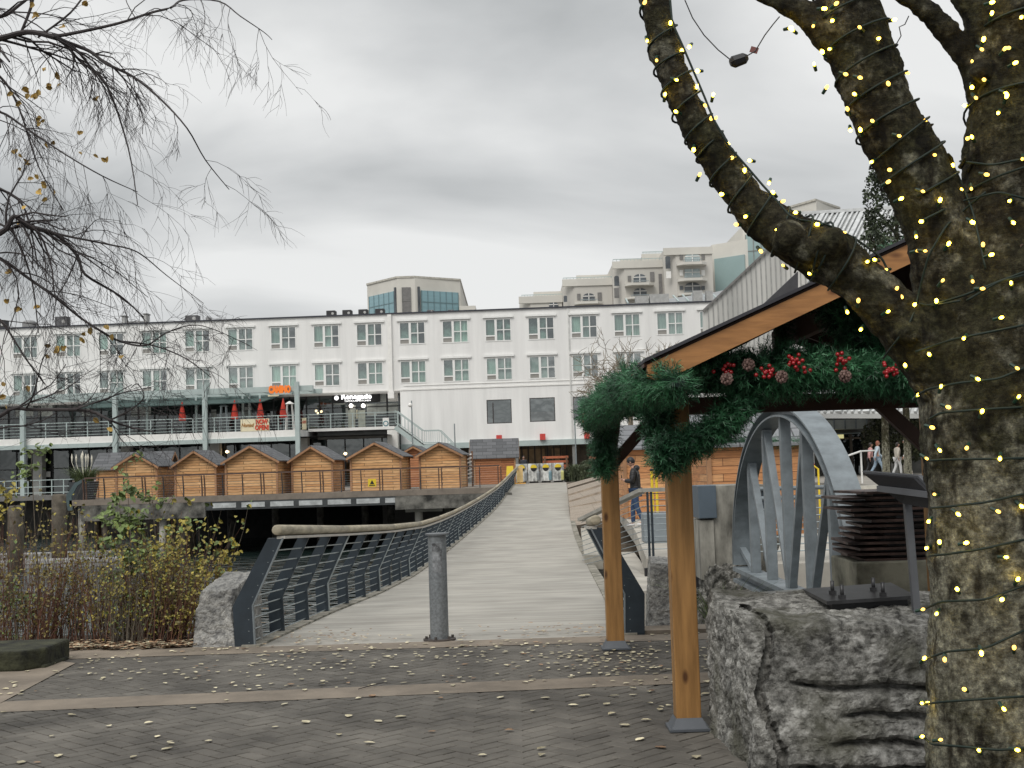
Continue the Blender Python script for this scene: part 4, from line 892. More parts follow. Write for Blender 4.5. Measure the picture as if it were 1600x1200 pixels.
# ================================================================== RIGHT SIDE: far to near
# big planked hut on the right, and the one behind the person
cedar_l=planks('light_cedar_boards',(0.46,0.19,0.07),(0.62,0.33,0.15),1.7,0.17,0.007,objrand=.05,dark=(0.13,0.05,0.02))
metsh=planks('grey_tiled_roof',(0.16,0.165,0.175),(0.20,0.205,0.215),0.9,0.34,0.02,rough=0.7,axis='zx',objrand=.05,grain=.3,dark=(0.06,0.06,0.065),bump=.5)
_old=shing; 
def bigside(px0,px1,Y,eave,ridge,zb,label,d,boards,rf):
    global shing
    shing=rf; t=sidehut(px0,px1,Y,eave,ridge,label,boards,zb=zb,d=d,cov=.22,ov=.3); shing=_old; return t
bh=bigside(1106,1262,28,692,640,-0.12,'large planked market hut with pale grey tiled roof, seen through the steel arch',2.8,cedar_l,metsh)
bigside(975,1062,38,699,668,-0.1,'light timber market hut directly behind the person in the dark jacket',2.6,cedar_l,metsh)
# storefront below the ribbed roof
sf=thing('shopfront',(P(1380,740,72).x,72,.6),'dark glazed shopfront with pale canopy and tan door on the plaza behind the walkers','building')
zp=0.55
m=MB(); x0,x1=P(1262,700,72).x,P(1720,700,72).x; m.box(x0,x1,72,78,zp-.3,P(1300,560,72).z); m.build('wall',M('dark_shop_wall',(0.05,0.05,0.045),.8,var=.4,scale=.4,bump=0,col2=(.10,.10,.09)),sf)
m=MB(); a=P(1268,672,70.5); q=P(1352,655,70.5)
m.box(a.x,q.x,70.3,72,a.z,q.z); m.build('canopy',M('frosted_canopy',(0.42,0.45,0.44),.4,var=.1,bump=0),sf)
for i in range(6): 
    x=a.x+(q.x-a.x)*i/5; m=MB(); m.box(x-.03,x+.03,70.2,70.3,a.z,q.z); m.build('canopy_rib',steel_gr,sf)
a=P(1288,738,71.9); q=P(1350,675,71.9); m=MB(); m.quad((a.x,71.9,zp),(q.x,71.9,zp),(q.x,71.9,q.z),(a.x,71.9,q.z)); m.build('shop_glass',MATS['dark_glazing'],sf)
m=MB(); 
for px in (1288,1305,1330,1350): x=P(px,700,71.85).x; m.box(x-.07,x+.07,71.8,71.88,zp,q.z)
m.box(a.x,q.x,71.81,71.87,P(1300,687,71.8).z,P(1300,684,71.8).z); m.build('mullions',MATS['brown_shopfront'],sf)
a=P(1294,738,71.8); q=P(1312,692,71.8); m=MB(); m.box(a.x,q.x,71.7,71.79,zp,q.z); m.build('door',MATS['tan_door'],sf)
for px,py,wd,hh in ((1302,667,11,5),(1313,668,10,6)):
    p=P(px,py+14,71.7); m=MB(); m.box(p.x-wd*.018,p.x+wd*.018,71.65,71.7,p.z-hh*.018,p.z+hh*.018); m.build('lit_sign',emis('dim_yellow_sign',(.75,.7,.35),.5),sf)
for px in (1380,1387,1391,1398): 
    p=P(px,715,71.9); m=MB(); m.box(p.x-.12*1.2,p.x+.12*1.2,71.8,71.95,zp,zp+1.9); m.build('pale_post',M('pale_panel_post',(0.36,0.35,0.32),.8,bump=0),sf)
# balcony railing above the canopy + grey bins
m=MB(); a=P(1270,645,71); q=P(1345,645,71)
for i in range(5): m.bar((a.x,71,a.z-.3*i),(q.x,71,a.z-.3*i),.05,.07)
m.build('balcony_railing',steel_rod,sf)
# handrail by the steps
t=thing('stair_handrail',(P(1318,700,46).x,46,.3),'white metal handrail rising beside the concrete steps left of the walkers','handrail')
m=MB(); m.tube([P(1311,717,44),P(1345,705,48),P(1366,704,50)],.035,6); m.build('rail',white_pt,t)
for px,py,Y in ((1322,713,45.5),(1345,705,48)):
    p=P(px,py,Y); m=MB(); m.tube([p,V((p.x,Y,.0))],.035,6); m.build('post',white_pt,t)
# steps (concrete) in front of plaza
b=MB()
for i in range(4):
    z=.55-.16*i; yb=44.1-.5*i; b.box(10.6,30,yb-.5,yb-.001*(i+1),-3,z-.001)
struct(b,'plaza_steps',conc_light)
# timber terrace (stepped seating) right of the bridge
tm=planks('weathered_deck_boards',(0.30,0.245,0.19),(0.38,0.315,0.25),3.0,0.15,0.012,axis='yx',objrand=.02,dark=(0.10,0.08,0.06),bump=.4)
tt=thing('timber_terrace',(P(893,823,45).x,45,-.6),'weathered timber seating terrace with slanting tiers, right of the footbridge','terrace')
Ls=[((892,822,45),(1010,806,45)),((890,793,50),(1015,776,50)),((889,783,53),(1020,753,53)),((888,773,56),(1020,740,56)),((887,763,60),(1020,730,60)),((886,755,64),(1010,727,64))]
tp=[(P(*a),P(*c)) for a,c in Ls]
for i in range(5):
    (a,b_),(c,d)=tp[i],tp[i+1]; m=MB(); up=V((0,0,.10*(1 if i else 0)))
    mid=a.lerp(b_,.55)+V((0,0,.04)); md2=c.lerp(d,.55)+V((0,0,.05))
    k=.03*i
    m.slab([a+up*.2,mid+up,md2-up*.1,c-up*.5],V((0,0,-1.6+k))); m.slab([mid+up+V((.002,0,0)),b_+up,d,md2-up*.1+V((.002,0,0))],V((0,0,-1.6+k)))
    m.build('tier',tm,tt,fixn=True)
# timber edges and side beam under the terrace, second step
b=MB(); p=P(893,838,44.9); b.box(p.x,p.x+3,44.2,44.9,-1.6,p.z-.3); solo(b,'timber_beam',M('old_beam_wood',(0.16,0.13,0.10),.85,var=.3,bump=.3,scale=3),'dark old beam below the front edge of the timber terrace','beam')
b=MB(); b.slab([G(908,843,-.75)+V((0,0,.35)),G(922,843,-.75)+V((0,0,.35)),G(943,893,-.75)+V((0,0,.35)),G(914,893,-.75)+V((0,0,.35))],V((0,0,-.3))); solo(b,'timber_bench',M('pale_bench_wood',(0.36,0.34,0.29),.8,var=.2,stretch=(1,.2,1),bump=.2),'pale timber beam lying along the right edge of the footbridge','beam',fixn=True)
# recycling station
rc=thing('recycling_station',(P(845,755,78).x,78,PZ),'row of four grey recycling cabinets with round openings at the end of the footbridge','recycling bins')
Yr=76.2; a=P(806,756,Yr); q=P(881,722,Yr); wdt=(q.x-a.x)/4; zt=P(845,724,Yr).z
psc=M('recycling_print',(0.30,0.31,0.31),.5,var=.45,scale=3,bump=0,stretch=(1.5,1,.8),col2=(.55,.56,.54))
yb_=M('pale_yellow_edge',(0.55,0.55,0.22),.5,bump=0)
for i in range(4):
    x0=a.x+wdt*i; m=MB(); m.box(x0+.02,x0+wdt-.02,Yr,Yr+.8,PZ+.1,zt); c=m.build('cabinet',psc,rc)
    m=MB(); m.tube([(x0+wdt*.5,Yr-.02,zt-.28),(x0+wdt*.5,Yr-.002,zt-.28)],.18,16); o=m.build('opening',black_pt,c)
    m=MB(); pl_=[(x0+wdt*.5+.20*math.cos(math.pi*k/8),Yr-.03,zt-.26+.20*math.sin(math.pi*k/8)) for k in range(9)]; m.slab(pl_,V((0,.008,0))); m.build('yellow_flap',yel,c,fixn=True)
    m=MB(); m.tube([(x0+wdt*.85,Yr-.05,PZ+.15),(x0+wdt*.85,Yr-.05,zt-.55),(x0+wdt*.85,Yr-.05,zt-.45)],[.09,.10,.05],8); m.build('printed_bottle',M('bottle_blue',(0.16,0.26,0.30),.4,bump=0) if i==2 else (yb_ if i==3 else M('bottle_grey',(0.25,0.27,0.28),.4,bump=0)),c)
    m=MB(); m.box(x0+.1,x0+wdt-.1,Yr+.05,Yr+.7,PZ,PZ+.1); m.build('base',black_pt,c)
# yellow A-frame board and yellow barricade leg
def aframe(px,Y,zb,h,wd,label,col,name='caution_board'):
    p=P(px,740,Y); t=thing(name,(p.x,Y,zb),label,'caution board'); 
    m=MB(); m.slab([V((p.x-wd/2,Y-.18,zb)),V((p.x+wd/2,Y-.18,zb)),V((p.x+wd*.36,Y-.01,zb+h)),V((p.x-wd*.36,Y-.01,zb+h))],V((0,.02,0))); m.build('front_board',col,t,fixn=True)
    m=MB(); m.slab([V((p.x-wd/2,Y+.18,zb)),V((p.x+wd/2,Y+.18,zb)),V((p.x+wd*.36,Y+.015,zb+h)),V((p.x-wd*.36,Y+.015,zb+h))],V((0,.02,0))); m.build('back_board',col,t,fixn=True); return t
aframe(797,74.6,PZ,1.05,.52,'bright yellow folding caution board behind the pier railing, left of the recycling cabinets',yel)
t=thing('barricade',(P(813,770,73.5).x,73.5,PZ),'orange-yellow barricade leg standing at the left end of the recycling cabinets','barricade'); p=P(813,770,73.5); ory=M('orange_yellow_paint',(0.70,0.36,0.06),.5,bump=0)
m=MB(); m.box(p.x-.18,p.x+.18,73.3,73.34,PZ+.1,PZ+1.0); m.build('panel',M('pale_orange_panel',(0.70,0.50,0.22),.6,var=.1,bump=0),t); m=MB(); m.bar((p.x,73.4,PZ),(p.x,73.4,PZ+.95),.07,.07,up=Y_); m.bar((p.x-.3,73.4,PZ+.04),(p.x+.32,73.4,PZ+.04),.25,.06); m.build('leg',ory,t)
# picnic benches
redw=M('red_brown_bench_wood',(0.42,0.13,0.06),.6,var=.15,bump=0)
for px,py,ww,Y,lb in ((868,715,40,82,'red-brown slatted bench behind the recycling cabinets'),(928,716,15,80,'red-brown slatted bench partly hidden by the hanging garland')):
    p=P(px,py,Y); hw=ww*Y/4000; t=thing('picnic_bench',(p.x,Y,PZ),lb,'bench')
    m=MB()
    for k in range(3): m.box(p.x-hw,p.x+hw,Y+.03*k,Y+.05+.03*k,p.z-.05-.28*k,p.z+.10-.28*k)
    m.build('backrest',redw,t); m=MB(); m.box(p.x-hw,p.x+hw,Y-.5,Y,p.z-.72,p.z-.66); m.build('seat',redw,t)
    for s in (-1,1): m=MB(); m.box(p.x+s*hw*.85-.05,p.x+s*hw*.85+.05,Y-.4,Y+.2,PZ,p.z+.05); m.build('leg',trimd,t)
# display of zigzag boards between huts: white slatted rack
t=thing('slatted_rack',(P(729,742,69).x,69,PZ),'brown frame with slanting white slats between the right huts','rack'); p=P(729,742,69)
m=MB()
for s in (-.32,.32): m.box(p.x+s-.05,p.x+s+.05,69,69.1,PZ,PZ+1.9)
m.build('frame',trimd,t); m=MB()
for k in range(7): m.bar((p.x-.3,68.97,PZ+.35+.2*k),(p.x+.3,68.97,PZ+.55+.2*k),.03,.07)
m.build('slats',white_pt,t)
# planter with pampas grass at pier left end
def tuft(m,c,n,h,r,wd,rn,lean=.5,seg=4):
    for i in range(n):
        a=rn.uniform(0,6.283); rr=r*math.sqrt(rn.random()); p=V(c)+V((rr*math.cos(a),rr*math.sin(a),0)); d=V((math.cos(a),math.sin(a),0)); L=h*rn.uniform(.6,1.1); ln=lean*rn.uniform(.2,1.2)*L
        pr_=None
        for k in range(seg+1):
            t_=k/seg; q=p+d*(ln*t_**1.8)+V((0,0,L*(t_-.28*lean*t_**3))); w_=wd*(1-t_*.85); s_=d.cross(Z_)*w_
            cur=(q-s_,q+s_)
            if pr_: m.quad(pr_[0],pr_[1],cur[1],cur[0])
            pr_=cur
rn=random.Random(2); pgm=M('pampas_green',(0.10,0.13,0.05),.8,var=.3,bump=0,island=.4)
p=P(131,745,62.5+2.2); t=thing('pampas_planter',(p.x,64.7,PZ),'dark round planter of pampas grass with white plumes at the left end of the pier','plant')
m=MB(); m.lathe((p.x,64.7,PZ),[(.55,0),(.75,.9),(.70,.9),(.68,.8)],14); m.build('pot',steel_gr if False else M('dark_planter',(0.05,0.055,0.06),.6,bump=.1),t)
m=MB(); tuft(m,(p.x,64.7,PZ+.8),420,1.1,.5,.018,rn,.9); m.build('grass',pgm,t)
for i in range(7):
    m=MB(); a=rn.uniform(-1,1); L=rn.uniform(1.45,1.75); q=V((p.x+a*.6,64.7+rn.uniform(-.2,.2),PZ+.8+L)); m.tube([(p.x+a*.2,64.7,PZ+.8),q-V((0,0,.45)),q-V((0,0,.2)),q],[.008,.015,.05,.006],6); m.build('plume',M('white_plume',(0.72,0.68,0.58),.9,bump=.2),t)
# second planter far left
p=P(42,770,75); b=thing('planter_box',(p.x,75,.6),'pale pink rectangular planter with a leafy bush on the quay at far left','plant')
m=MB(); m.box(p.x-1.4,p.x+1.2,86.8,87.6,.66,1.6); m.build('box',M('pale_pink_concrete',(0.42,0.33,0.31),.8,bump=0),b)
# quay railing far left
t=thing('quay_railing',(P(60,760,86.6).x,86.6,.65),'thin blue-grey railing on the upper quay left of the pier','railing'); m=MB(); xa_,xb_=P(-30,770,86.6).x,P(118,765,86.6).x
for z in (1.05,.6,.2): m.bar((xa_,86.6,.65+z),(xb_,86.6,.65+z),.05,.05)
for i in range(9): x=xa_+(xb_-xa_)*i/8; m.bar((x,86.6,.65),(x,86.6,1.7),.06,.06,up=Y_)
m.build('rails',teal_st,t)
# ---------------------------------------------------------------- concrete landings with railing by the person
lc=M('landing_concrete',(0.40,0.375,0.33),.85,var=.18,scale=1.2,bump=.2)
b=MB()
Yn=24.0
def SL(pts,th,mb_): mb_.slab([V(p) for p in pts],V((0,0,-th)))
A1=P(1010,868,Yn); 
SL([(A1.x,Yn,-.25),(A1.x+2.2,Yn,-.25),(A1.x+5,45,-.08),(A1.x+1.2,45,-.08),(2.9,31.5,-.1)],.35,b)
struct(b,'upper_landing',lc)
b=MB(); SL([(1.75,21,-.55),(A1.x+.05,21,-.55),(A1.x+.12,24.1,-.62),(2.85,31.5,-.62),(2.2,31.5,-.62)],.6,b)
struct(b,'lower_landing',conc_light if False else lc)
b=MB(); b.box(A1.x-.05,A1.x+1.0,Yn-.12,Yn+.0,-.80,-.42)
t=thing('edge_girder',(A1.x+.5,Yn,-.8),'dark bolted steel girder under the railing of the concrete landing','girder'); o=b.build('beam',black_pt,t)
for gx0 in (1015,1072):
    for i in range(2):
        for k in range(2):
            p=P(gx0+8*i+1,873+9*k,Yn-.13); m=MB(); m.ball((p.x,Yn-.125,p.z),.03,8,5); m.build('bolt',steel_rod,t)
rl_=thing('landing_railing',(A1.x,Yn,-.25),'steel railing with grey wooden handrail on the concrete landing, between the two timber posts','railing')
greyrail=M('grey_wood_handrail',(0.28,0.27,0.24),.7,var=.2,bump=.1)
tl,tr_=P(1004,766,Yn),P(1092,763,Yn); tf=P(908,812,27.5)
m=MB(); m.bar(tl,tr_,.16,.07); m.bar(tf,tl,.16,.07); m.build('handrail',greyrail,rl_)
for (px,py) in ((1011,768),(1085,765)):
    p=P(px,py,Yn); 
    for s in (0,.07): m=MB(); m.box(p.x+s-.02,p.x+s+.02,Yn-.06,Yn,-.75,p.z); m.build('post',steel_dk,rl_)
for k in range(10):
    m=MB(); f=(k+.6)/10.5; a_=V((tl.x,Yn,tl.z-f*1.2)); m.tube([a_+V((0,0,0)),V((tr_.x,Yn,a_.z))],.008,5); m.tube([V((tf.x,27.5,tf.z-f*1.05)),a_],.008,5); m.build('rod',steel_rod,rl_)
p=P(970,850,26); 
# planter box + grey bench block beyond the railing
t=thing('grey_planter',(P(1030,805,27).x,27,-.3),'blue-grey rectangular box standing behind the landing railing','planter'); p=P(1030,810,28); m=MB(); m.box(p.x-.38,p.x+.65,27.6,28.2,-.17,p.z+.12); m.build('box',M('blue_grey_box',(0.20,0.23,0.25),.7,var=.1,bump=0),t,bevel=.02); m=MB(); m.box(p.x-.3,p.x+.57,27.62,28.18,-.2,-.175); m.build('feet',black_pt,t)
# yellow posts near huts
for px,h,lb in ((1019,1.0,'thin yellow post in front of the light timber hut, left of two'),(1026,.95,'thin yellow post in front of the light timber hut, right of two')):
    p=P(px,760,33); t=thing('yellow_post',(p.x,33,-.15),lb,'post'); m=MB(); m.tube([(p.x,33,-.15),(p.x,33,p.z+.4)],.035,8); m.build('tube',yel,t); m=MB(); m.lathe((p.x,33,p.z+.4),[(.05,0),(.05,.04),(.02,.06)],8); m.build('cap',black_pt,t)
t=thing('tube_barrier',(P(1270,745,27).x,27,0),'bent yellow tube frame right of the big planked hut, seen through the arch','frame'); p=P(1268,733,27); m=MB(); m.tube([(p.x,27,-.2),(p.x,27,p.z),(p.x+.06,27,p.z+.06),(p.x+.14,27,p.z),(p.x+.14,27,-.2)],.022,6); m.build('tube',yel,t)
t=thing('red_bag',(P(1268,728,29).x,29,.9),'small red bag-like thing at the right corner of the big planked hut','bag'); p=P(1267,728,29.3); m=MB(); m.ball(p,(.09,.09,.14),10,7); m.build('body',red_fab,t,smooth=True); m=MB(); m.tube([p+V((-.05,0,.12)),p+V((0,0,.22)),p+V((.05,0,.12))],.012,5); m.build('strap',red_fab,t)
# railing behind the arch and slab
b=MB(); SL([(4.0,20.2,-.12),(12,20.2,-.12),(13,27,-.05),(5.6,27,-.05)],.45,b); struct(b,'right_landing',lc)
b=MB(); b.box(4.0,14,19.6,20.15,-3.3,-.57); b.box(4.3,14,20.3,20.9,-3.3,-.58); struct(b,'basin_wall',conc_dark)
t=thing('basin_railing',(4,20.6,0),'blue-grey railing with horizontal bars seen behind the steel arch','railing'); m=MB(); Yb=20.6
for py,r_ in ((765,.035),(780,.035)): 
    p=P(1150,py,Yb); q=P(1330,py-5,Yb); m.tube([p,q],r_,8)
m.build('top_rails',steel_gr,t)
for k in range(7):
    p=P(1150,797+k*11,Yb); q=P(1330,792+k*11,Yb); m=MB(); m.tube([p,q],.012,6); m.build('bar',steel_rod,t)
for px in (1158,1192,1258,1300): 
    p=P(px,765,Yb+.04); m=MB(); m.box(p.x-.03,p.x+.03,Yb,Yb+.08,-.1,p.z); m.build('post',steel_dk,t)
# concrete abutment
abm=M('stained_abutment_concrete',(0.11,0.105,0.088),.9,var=.45,scale=1.2,bump=.4,bscale=15,col2=(0.24,0.23,0.20),stretch=(2.2,2.2,.8))
t=thing('concrete_abutment',(P(1150,800,21).x,21,-1),'tall stained concrete abutment with blue-grey panel left of the steel arch','abutment')
m=MB(); a,q=P(1117,860,21),P(1196,757,21); m.slab([V((a.x,21,-.35)),V((q.x-.05,21,-.35)),V((q.x+.02,21,q.z)),V((a.x,21,q.z))],V((0,1.6,0))); m.build('pier',abm,t,fixn=True)
m=MB(); a2,q2=P(1094,860,21.05),P(1115,812,21.05); m.box(a2.x,a.x-.01,20.95,22,-.4,q2.z); m.build('pedestal',abm,t)
m=MB(); a2,q2=P(1091,810,21),P(1117,758,21); m.box(a2.x,q2.x,20.9,21.6,a2.z,q2.z); m.build('blue_panel',M('slate_blue_panel',(0.075,0.10,0.125),.5,var=.08,bump=0),t,bevel=.01)
def rock(name,c8,n,amp,freq,mat,label,cat='boulder',groove=None,seed=0,group=None,shrp=.35):
    """c8: corners in order (x,y,z bits) 000,100,010,110,001,101,011,111"""
    c8=[V(c) for c in c8]
    def T(u,v,w):
        return ((c8[0]*(1-u)+c8[1]*u)*(1-v)+(c8[2]*(1-u)+c8[3]*u)*v)*(1-w)+((c8[4]*(1-u)+c8[5]*u)*(1-v)+(c8[6]*(1-u)+c8[7]*u)*v)*w
    cen=sum(c8,V())/8; m=MB(); so=V((seed*3.7,seed*1.3,seed))
    sx=(c8[1]-c8[0]).length; sy=(c8[2]-c8[0]).length; sz=(c8[4]-c8[0]).length; mx=max(sx,sy,sz)
    nx,ny,nz=[max(6,int(n*s/mx)) for s in (sx,sy,sz)]
    def D(p,u,v,w):
        q=(p+so)*freq
        d=noise.turbulence_vector(q,5,False)*amp
        h=(abs(noise.noise(q*3.1))*1.2+abs(noise.noise(q*7.3))*.7+abs(noise.noise(q*15))*.45-.5)*amp*.9
        # round the corners a little
        e=0
        for t_ in (u,v,w): e+= max(0,1-min(t_,1-t_)/.05)**2
        r=p+d+(p-cen).normalized()*(h-.0)
        if e>1: r=r-(p-cen).normalized()*(e-1)*amp*shrp
        if groove: r=groove(p,r,u,v,w)
        return r
    def face(f,a,b_):
        vs=[];fs=[]
        for j in range(b_+1):
            for i in range(a+1):
                u,v,w=f(i/a,j/b_); vs.append(D(T(u,v,w),u,v,w))
        for j in range(b_):
            for i in range(a): q=j*(a+1)+i; fs.append((q,q+1,q+a+2,q+a+1))
        m.add(vs,fs)
    face(lambda s,t:(s,0,t),nx,nz); face(lambda s,t:(1-s,1,t),nx,nz); face(lambda s,t:(0,1-s,t),ny,nz); face(lambda s,t:(1,s,t),ny,nz); face(lambda s,t:(s,t,1),nx,ny); face(lambda s,t:(s,1-t,0),nx,ny)
    o=solo(m,name,mat,label,cat,group,smooth=False)
    bm=bmesh.new(); bm.from_mesh(o.data); bmesh.ops.remove_doubles(bm,verts=bm.verts,dist=.0008); bm.to_mesh(o.data); bm.free()
    return o
def granite(name,c1,c2,c3,sc=1.0,moss=None,bump=.6):
    m=bpy.data.materials.new(name); m.use_nodes=True; ns,lk=nd(m); b=ns['Principled BSDF']; b.inputs['Roughness'].default_value=.8
    tc=ns.new('ShaderNodeTexCoord'); n=ns.new('ShaderNodeTexNoise'); n.inputs['Scale'].default_value=9*sc; n.inputs['Detail'].default_value=10; n.inputs['Roughness'].default_value=.72; lk.new(tc.outputs['Object'],n.inputs['Vector'])
    rp=ns.new('ShaderNodeValToRGB'); lk.new(n.outputs['Fac'],rp.inputs[0]); e=rp.color_ramp.elements; e[0].position=.38; e[0].color=(*c1,1); e[1].position=.64; e[1].color=(*c3,1); k=e.new(.5); k.color=(*c2,1)
    n2=ns.new('ShaderNodeTexNoise'); n2.inputs['Scale'].default_value=2.0; n2.inputs['Detail'].default_value=6; lk.new(tc.outputs['Object'],n2.inputs['Vector'])
    mr=ns.new('ShaderNodeMapRange'); lk.new(n2.outputs['Fac'],mr.inputs[0]); mr.inputs[1].default_value=.35; mr.inputs[2].default_value=.65; mr.inputs[3].default_value=.6; mr.inputs[4].default_value=1.2
    sc_=ns.new('ShaderNodeVectorMath'); sc_.operation='SCALE'; lk.new(rp.outputs[0],sc_.inputs[0]); lk.new(mr.outputs[0],sc_.inputs['Scale']); out=sc_.outputs[0]
    if moss:
        n3=ns.new('ShaderNodeTexNoise'); n3.inputs['Scale'].default_value=3.1; n3.inputs['Detail'].default_value=8; lk.new(tc.outputs['Object'],n3.inputs['Vector'])
        r3=ns.new('ShaderNodeValToRGB'); lk.new(n3.outputs['Fac'],r3.inputs[0]); r3.color_ramp.elements[0].position=.5; r3.color_ramp.elements[1].position=.68; r3.color_ramp.elements[1].color=(.8,.8,.8,1)
        mx=ns.new('ShaderNodeMixRGB'); lk.new(r3.outputs[0],mx.inputs[0]); lk.new(out,mx.inputs[1]); mx.inputs[2].default_value=(*moss,1); out=mx.outputs[0]
    lk.new(out,b.inputs['Base Color'])
    n4=ns.new('ShaderNodeTexNoise'); n4.inputs['Scale'].default_value=28*sc; n4.inputs['Detail'].default_value=8; n4.inputs['Roughness'].default_value=.7; lk.new(tc.outputs['Object'],n4.inputs['Vector'])
    bp=ns.new('ShaderNodeBump'); bp.inputs['Strength'].default_value=bump; bp.inputs['Distance'].default_value=.02; lk.new(n4.outputs['Fac'],bp.inputs['Height']); lk.new(bp.outputs[0],b.inputs['Normal'])
    MATS[name]=m; return m
gr_w=granite('pale_granite',(0.12,0.12,0.12),(0.30,0.295,0.28),(0.46,0.45,0.42),1.6)
gr_b=granite('mossy_granite',(0.060,0.058,0.052),(0.235,0.23,0.21),(0.48,0.47,0.44),1.8,moss=(0.085,0.083,0.058),bump=.9)
gr_d=granite('crumbling_concrete',(0.03,0.03,0.026),(0.12,0.115,0.10),(0.38,0.37,0.34),.8)
a,q=P(1100,865,20.5),P(1200,865,20.5)
rock('crumbling_footing',[(a.x,20.6,-2.2),(q.x,20.6,-2.2),(a.x,22,-2.2),(q.x,22,-2.2),(a.x+.1,20.75,-.25),(q.x-.02,20.75,-.2),(a.x+.1,22,-.2),(q.x,22,-.2)],70,.12,1.6,gr_d,'crumbling stained concrete footing below the abutment','footing',seed=3)
# white-topped upright stone behind the right post
a,q=P(1012,985,11.9),P(1092,985,11.9)
rock('upright_stone',[(a.x,11.9,-.05),(a.x+.47,11.85,-.05),(a.x+.03,12.4,-.05),(a.x+.47,12.4,-.05),(a.x+.06,11.95,.60),(a.x+.40,11.95,.52),(a.x+.08,12.3,.63),(a.x+.38,12.3,.60)],80,.016,4.0,gr_w,'pale granite block standing upright directly behind the right timber post','stone',seed=1,group=None)
# left upright stone
a=P(301,1008,11.55)
rock('upright_stone',[(a.x,11.5,-.05),(a.x+.40,11.45,-.05),(a.x+.05,12.1,-.05),(a.x+.55,12.0,-.05),(a.x+.07,11.53,.50),(a.x+.36,11.48,.50),(a.x+.20,12.1,.62),(a.x+.52,12.0,.62)],90,.016,4.0,gr_w,'pale granite block standing left of the footbridge railing beside the bushes','stone',seed=7)
# big boulder with drilled grooves
gz=[.60,.43,.27,.115]
def groove(p,r,u,v,w):
    if v<.35:
        for i,g in enumerate(gz):
            ww=g+.05*(.5-u)+.005*math.sin(u*17+i*2); st=(.12,.25,.2,.08)[i]
            if u>st:
                d=abs(w-ww)/(.021+.010*noise.noise(V((u*9,i*5,0)))); 
                if d<1.6: r=r+V((0,.085*max(0,1-d/1.6)*min(1,(u-st)/.05)*(1-v/.35),-.01))
    if u<.18: # vertical cleft near the left corner
        pass
    if v<.5 and abs(u-.055-.02*math.sin(w*9))<.014 and w>.1: r=r+V((0.0,.06,-.02))
    return r
a=P(1150,1190,6.2)
rock('boulder',[(1.12,6.15,-.05),(2.75,5.95,-.05),(1.06,7.3,-.05),(2.75,7.3,-.05),(1.07,6.28,.745),(2.70,6.1,.625),(1.05,7.25,.785),(2.75,7.2,.73)],180,.028,3.2,gr_b,'huge grooved mossy granite boulder at the lower right, left of the lit tree trunk','boulder',groove=groove,seed=5)
# concrete ledge slab behind boulder (white top)
b=MB(); a,q=P(1128,932,9.6),P(1290,935,8.2); b.slab([V((a.x,9.6,.52)),V((1.9,8.0,.52)),V((2.6,8.0,.52)),V((2.38,9.9,.52))],V((0,0,-.5))); solo(b,'stone_slab',M('white_stone',(0.55,0.54,0.50),.8,var=.15,scale=4,bump=.3),'pale flat stone slab between the boulder and the arch','slab',fixn=True,bevel=.02)
# grass tuft
b=MB(); rn=random.Random(8); p=P(1130,940,8.9); tuft(b,(p.x,8.9,.30),60,.55,.12,.006,rn,1.1,5); b.m=b.m; t=thing('grass_tuft',(p.x,8.9,.3),'small tuft of long green grass at the left end of the boulder','grass'); b.build('blades',M('tuft_green',(0.13,0.17,0.07),.7,var=.3,bump=0,island=.4),t)
b=MB(); b.box(1.38,2.1,8.7,9.4,-.05,.28); solo(b,'earth_mound',soil,'dark earth behind the boulder where the grass grows','earth',bevel=.05)
# ---------------------------------------------------------------- steel arch
ar=thing('steel_arch',(3.28,15.5,-.2),'blue-grey riveted half-round steel truss arch standing in the middle right','arch')
AX=3.28; yc=15.5; L_=3.375; zc_=.0; H_=2.16; wx=.135
def AR(t): return V((AX,yc-L_*math.cos(t),zc_+H_*math.sin(t)))
m=MB(); n_=48; th=.135
for i in range(n_):
    t0,t1=math.pi*i/n_,math.pi*(i+1)/n_
    def pt(t,o): 
        c=V((0,-math.cos(t)*H_,math.sin(t)*L_)).normalized(); return AR(t)+c*o
    a0,a1,b0,b1=pt(t0,-th),pt(t0,0),pt(t1,-th),pt(t1,0)
    for (o0,o1,x0,x1) in ((-.022,0,-wx,wx),(-th-.0,-th+.022,-wx,wx),(-th+.0221,-.0221,-.015,.015)):
        vs=[pt(t,o)+V((x,0,0)) for t in (t0,t1) for o in (o0,o1) for x in (x0,x1)]
        m.add(vs,[(0,1,3,2),(4,6,7,5),(0,4,5,1),(2,3,7,6),(0,2,6,4),(1,5,7,3)])
m.build('arch_rib',steel_gr,ar)
m=MB(); m.box(AX-wx,AX+wx,yc-L_,yc+L_,zc_-.09,zc_-.03); m.box(AX-wx,AX+wx,yc-L_,yc+L_,zc_-.25,zc_-.20); m.box(AX-.02,AX+.02,yc-L_,yc+L_,zc_-.20,zc_-.09); m.build('bottom_chord',steel_gr,ar)
vy=[yc+L_*k for k in (.667,.333,0,-.333,-.667)]
def topz(y): return zc_+H_*math.sqrt(max(0,1-((y-yc)/L_)**2))-th
def member(a,c,name,w=.11,dp=.09):
    a=V(a);c=V(c); d=(c-a).normalized(); s=d.cross(X_).normalized(); m=MB()
    m.obox((a+c)/2,X_*(w/2),(c-a)/2,s*(dp/2)); m.build(name,steel_gr,ar,bevel=.004)
for y in vy: member((AX,y,zc_-.03),(AX,y,topz(y)),'upright',.125,.11)
ends=[yc+L_*.985]+vy+[yc-L_*.985]
for i in (0,1,2): member((AX,ends[i],topz(ends[i]) if i else zc_+.25),(AX,ends[i+1]+.06,zc_-.02),'diagonal',.09,.07)
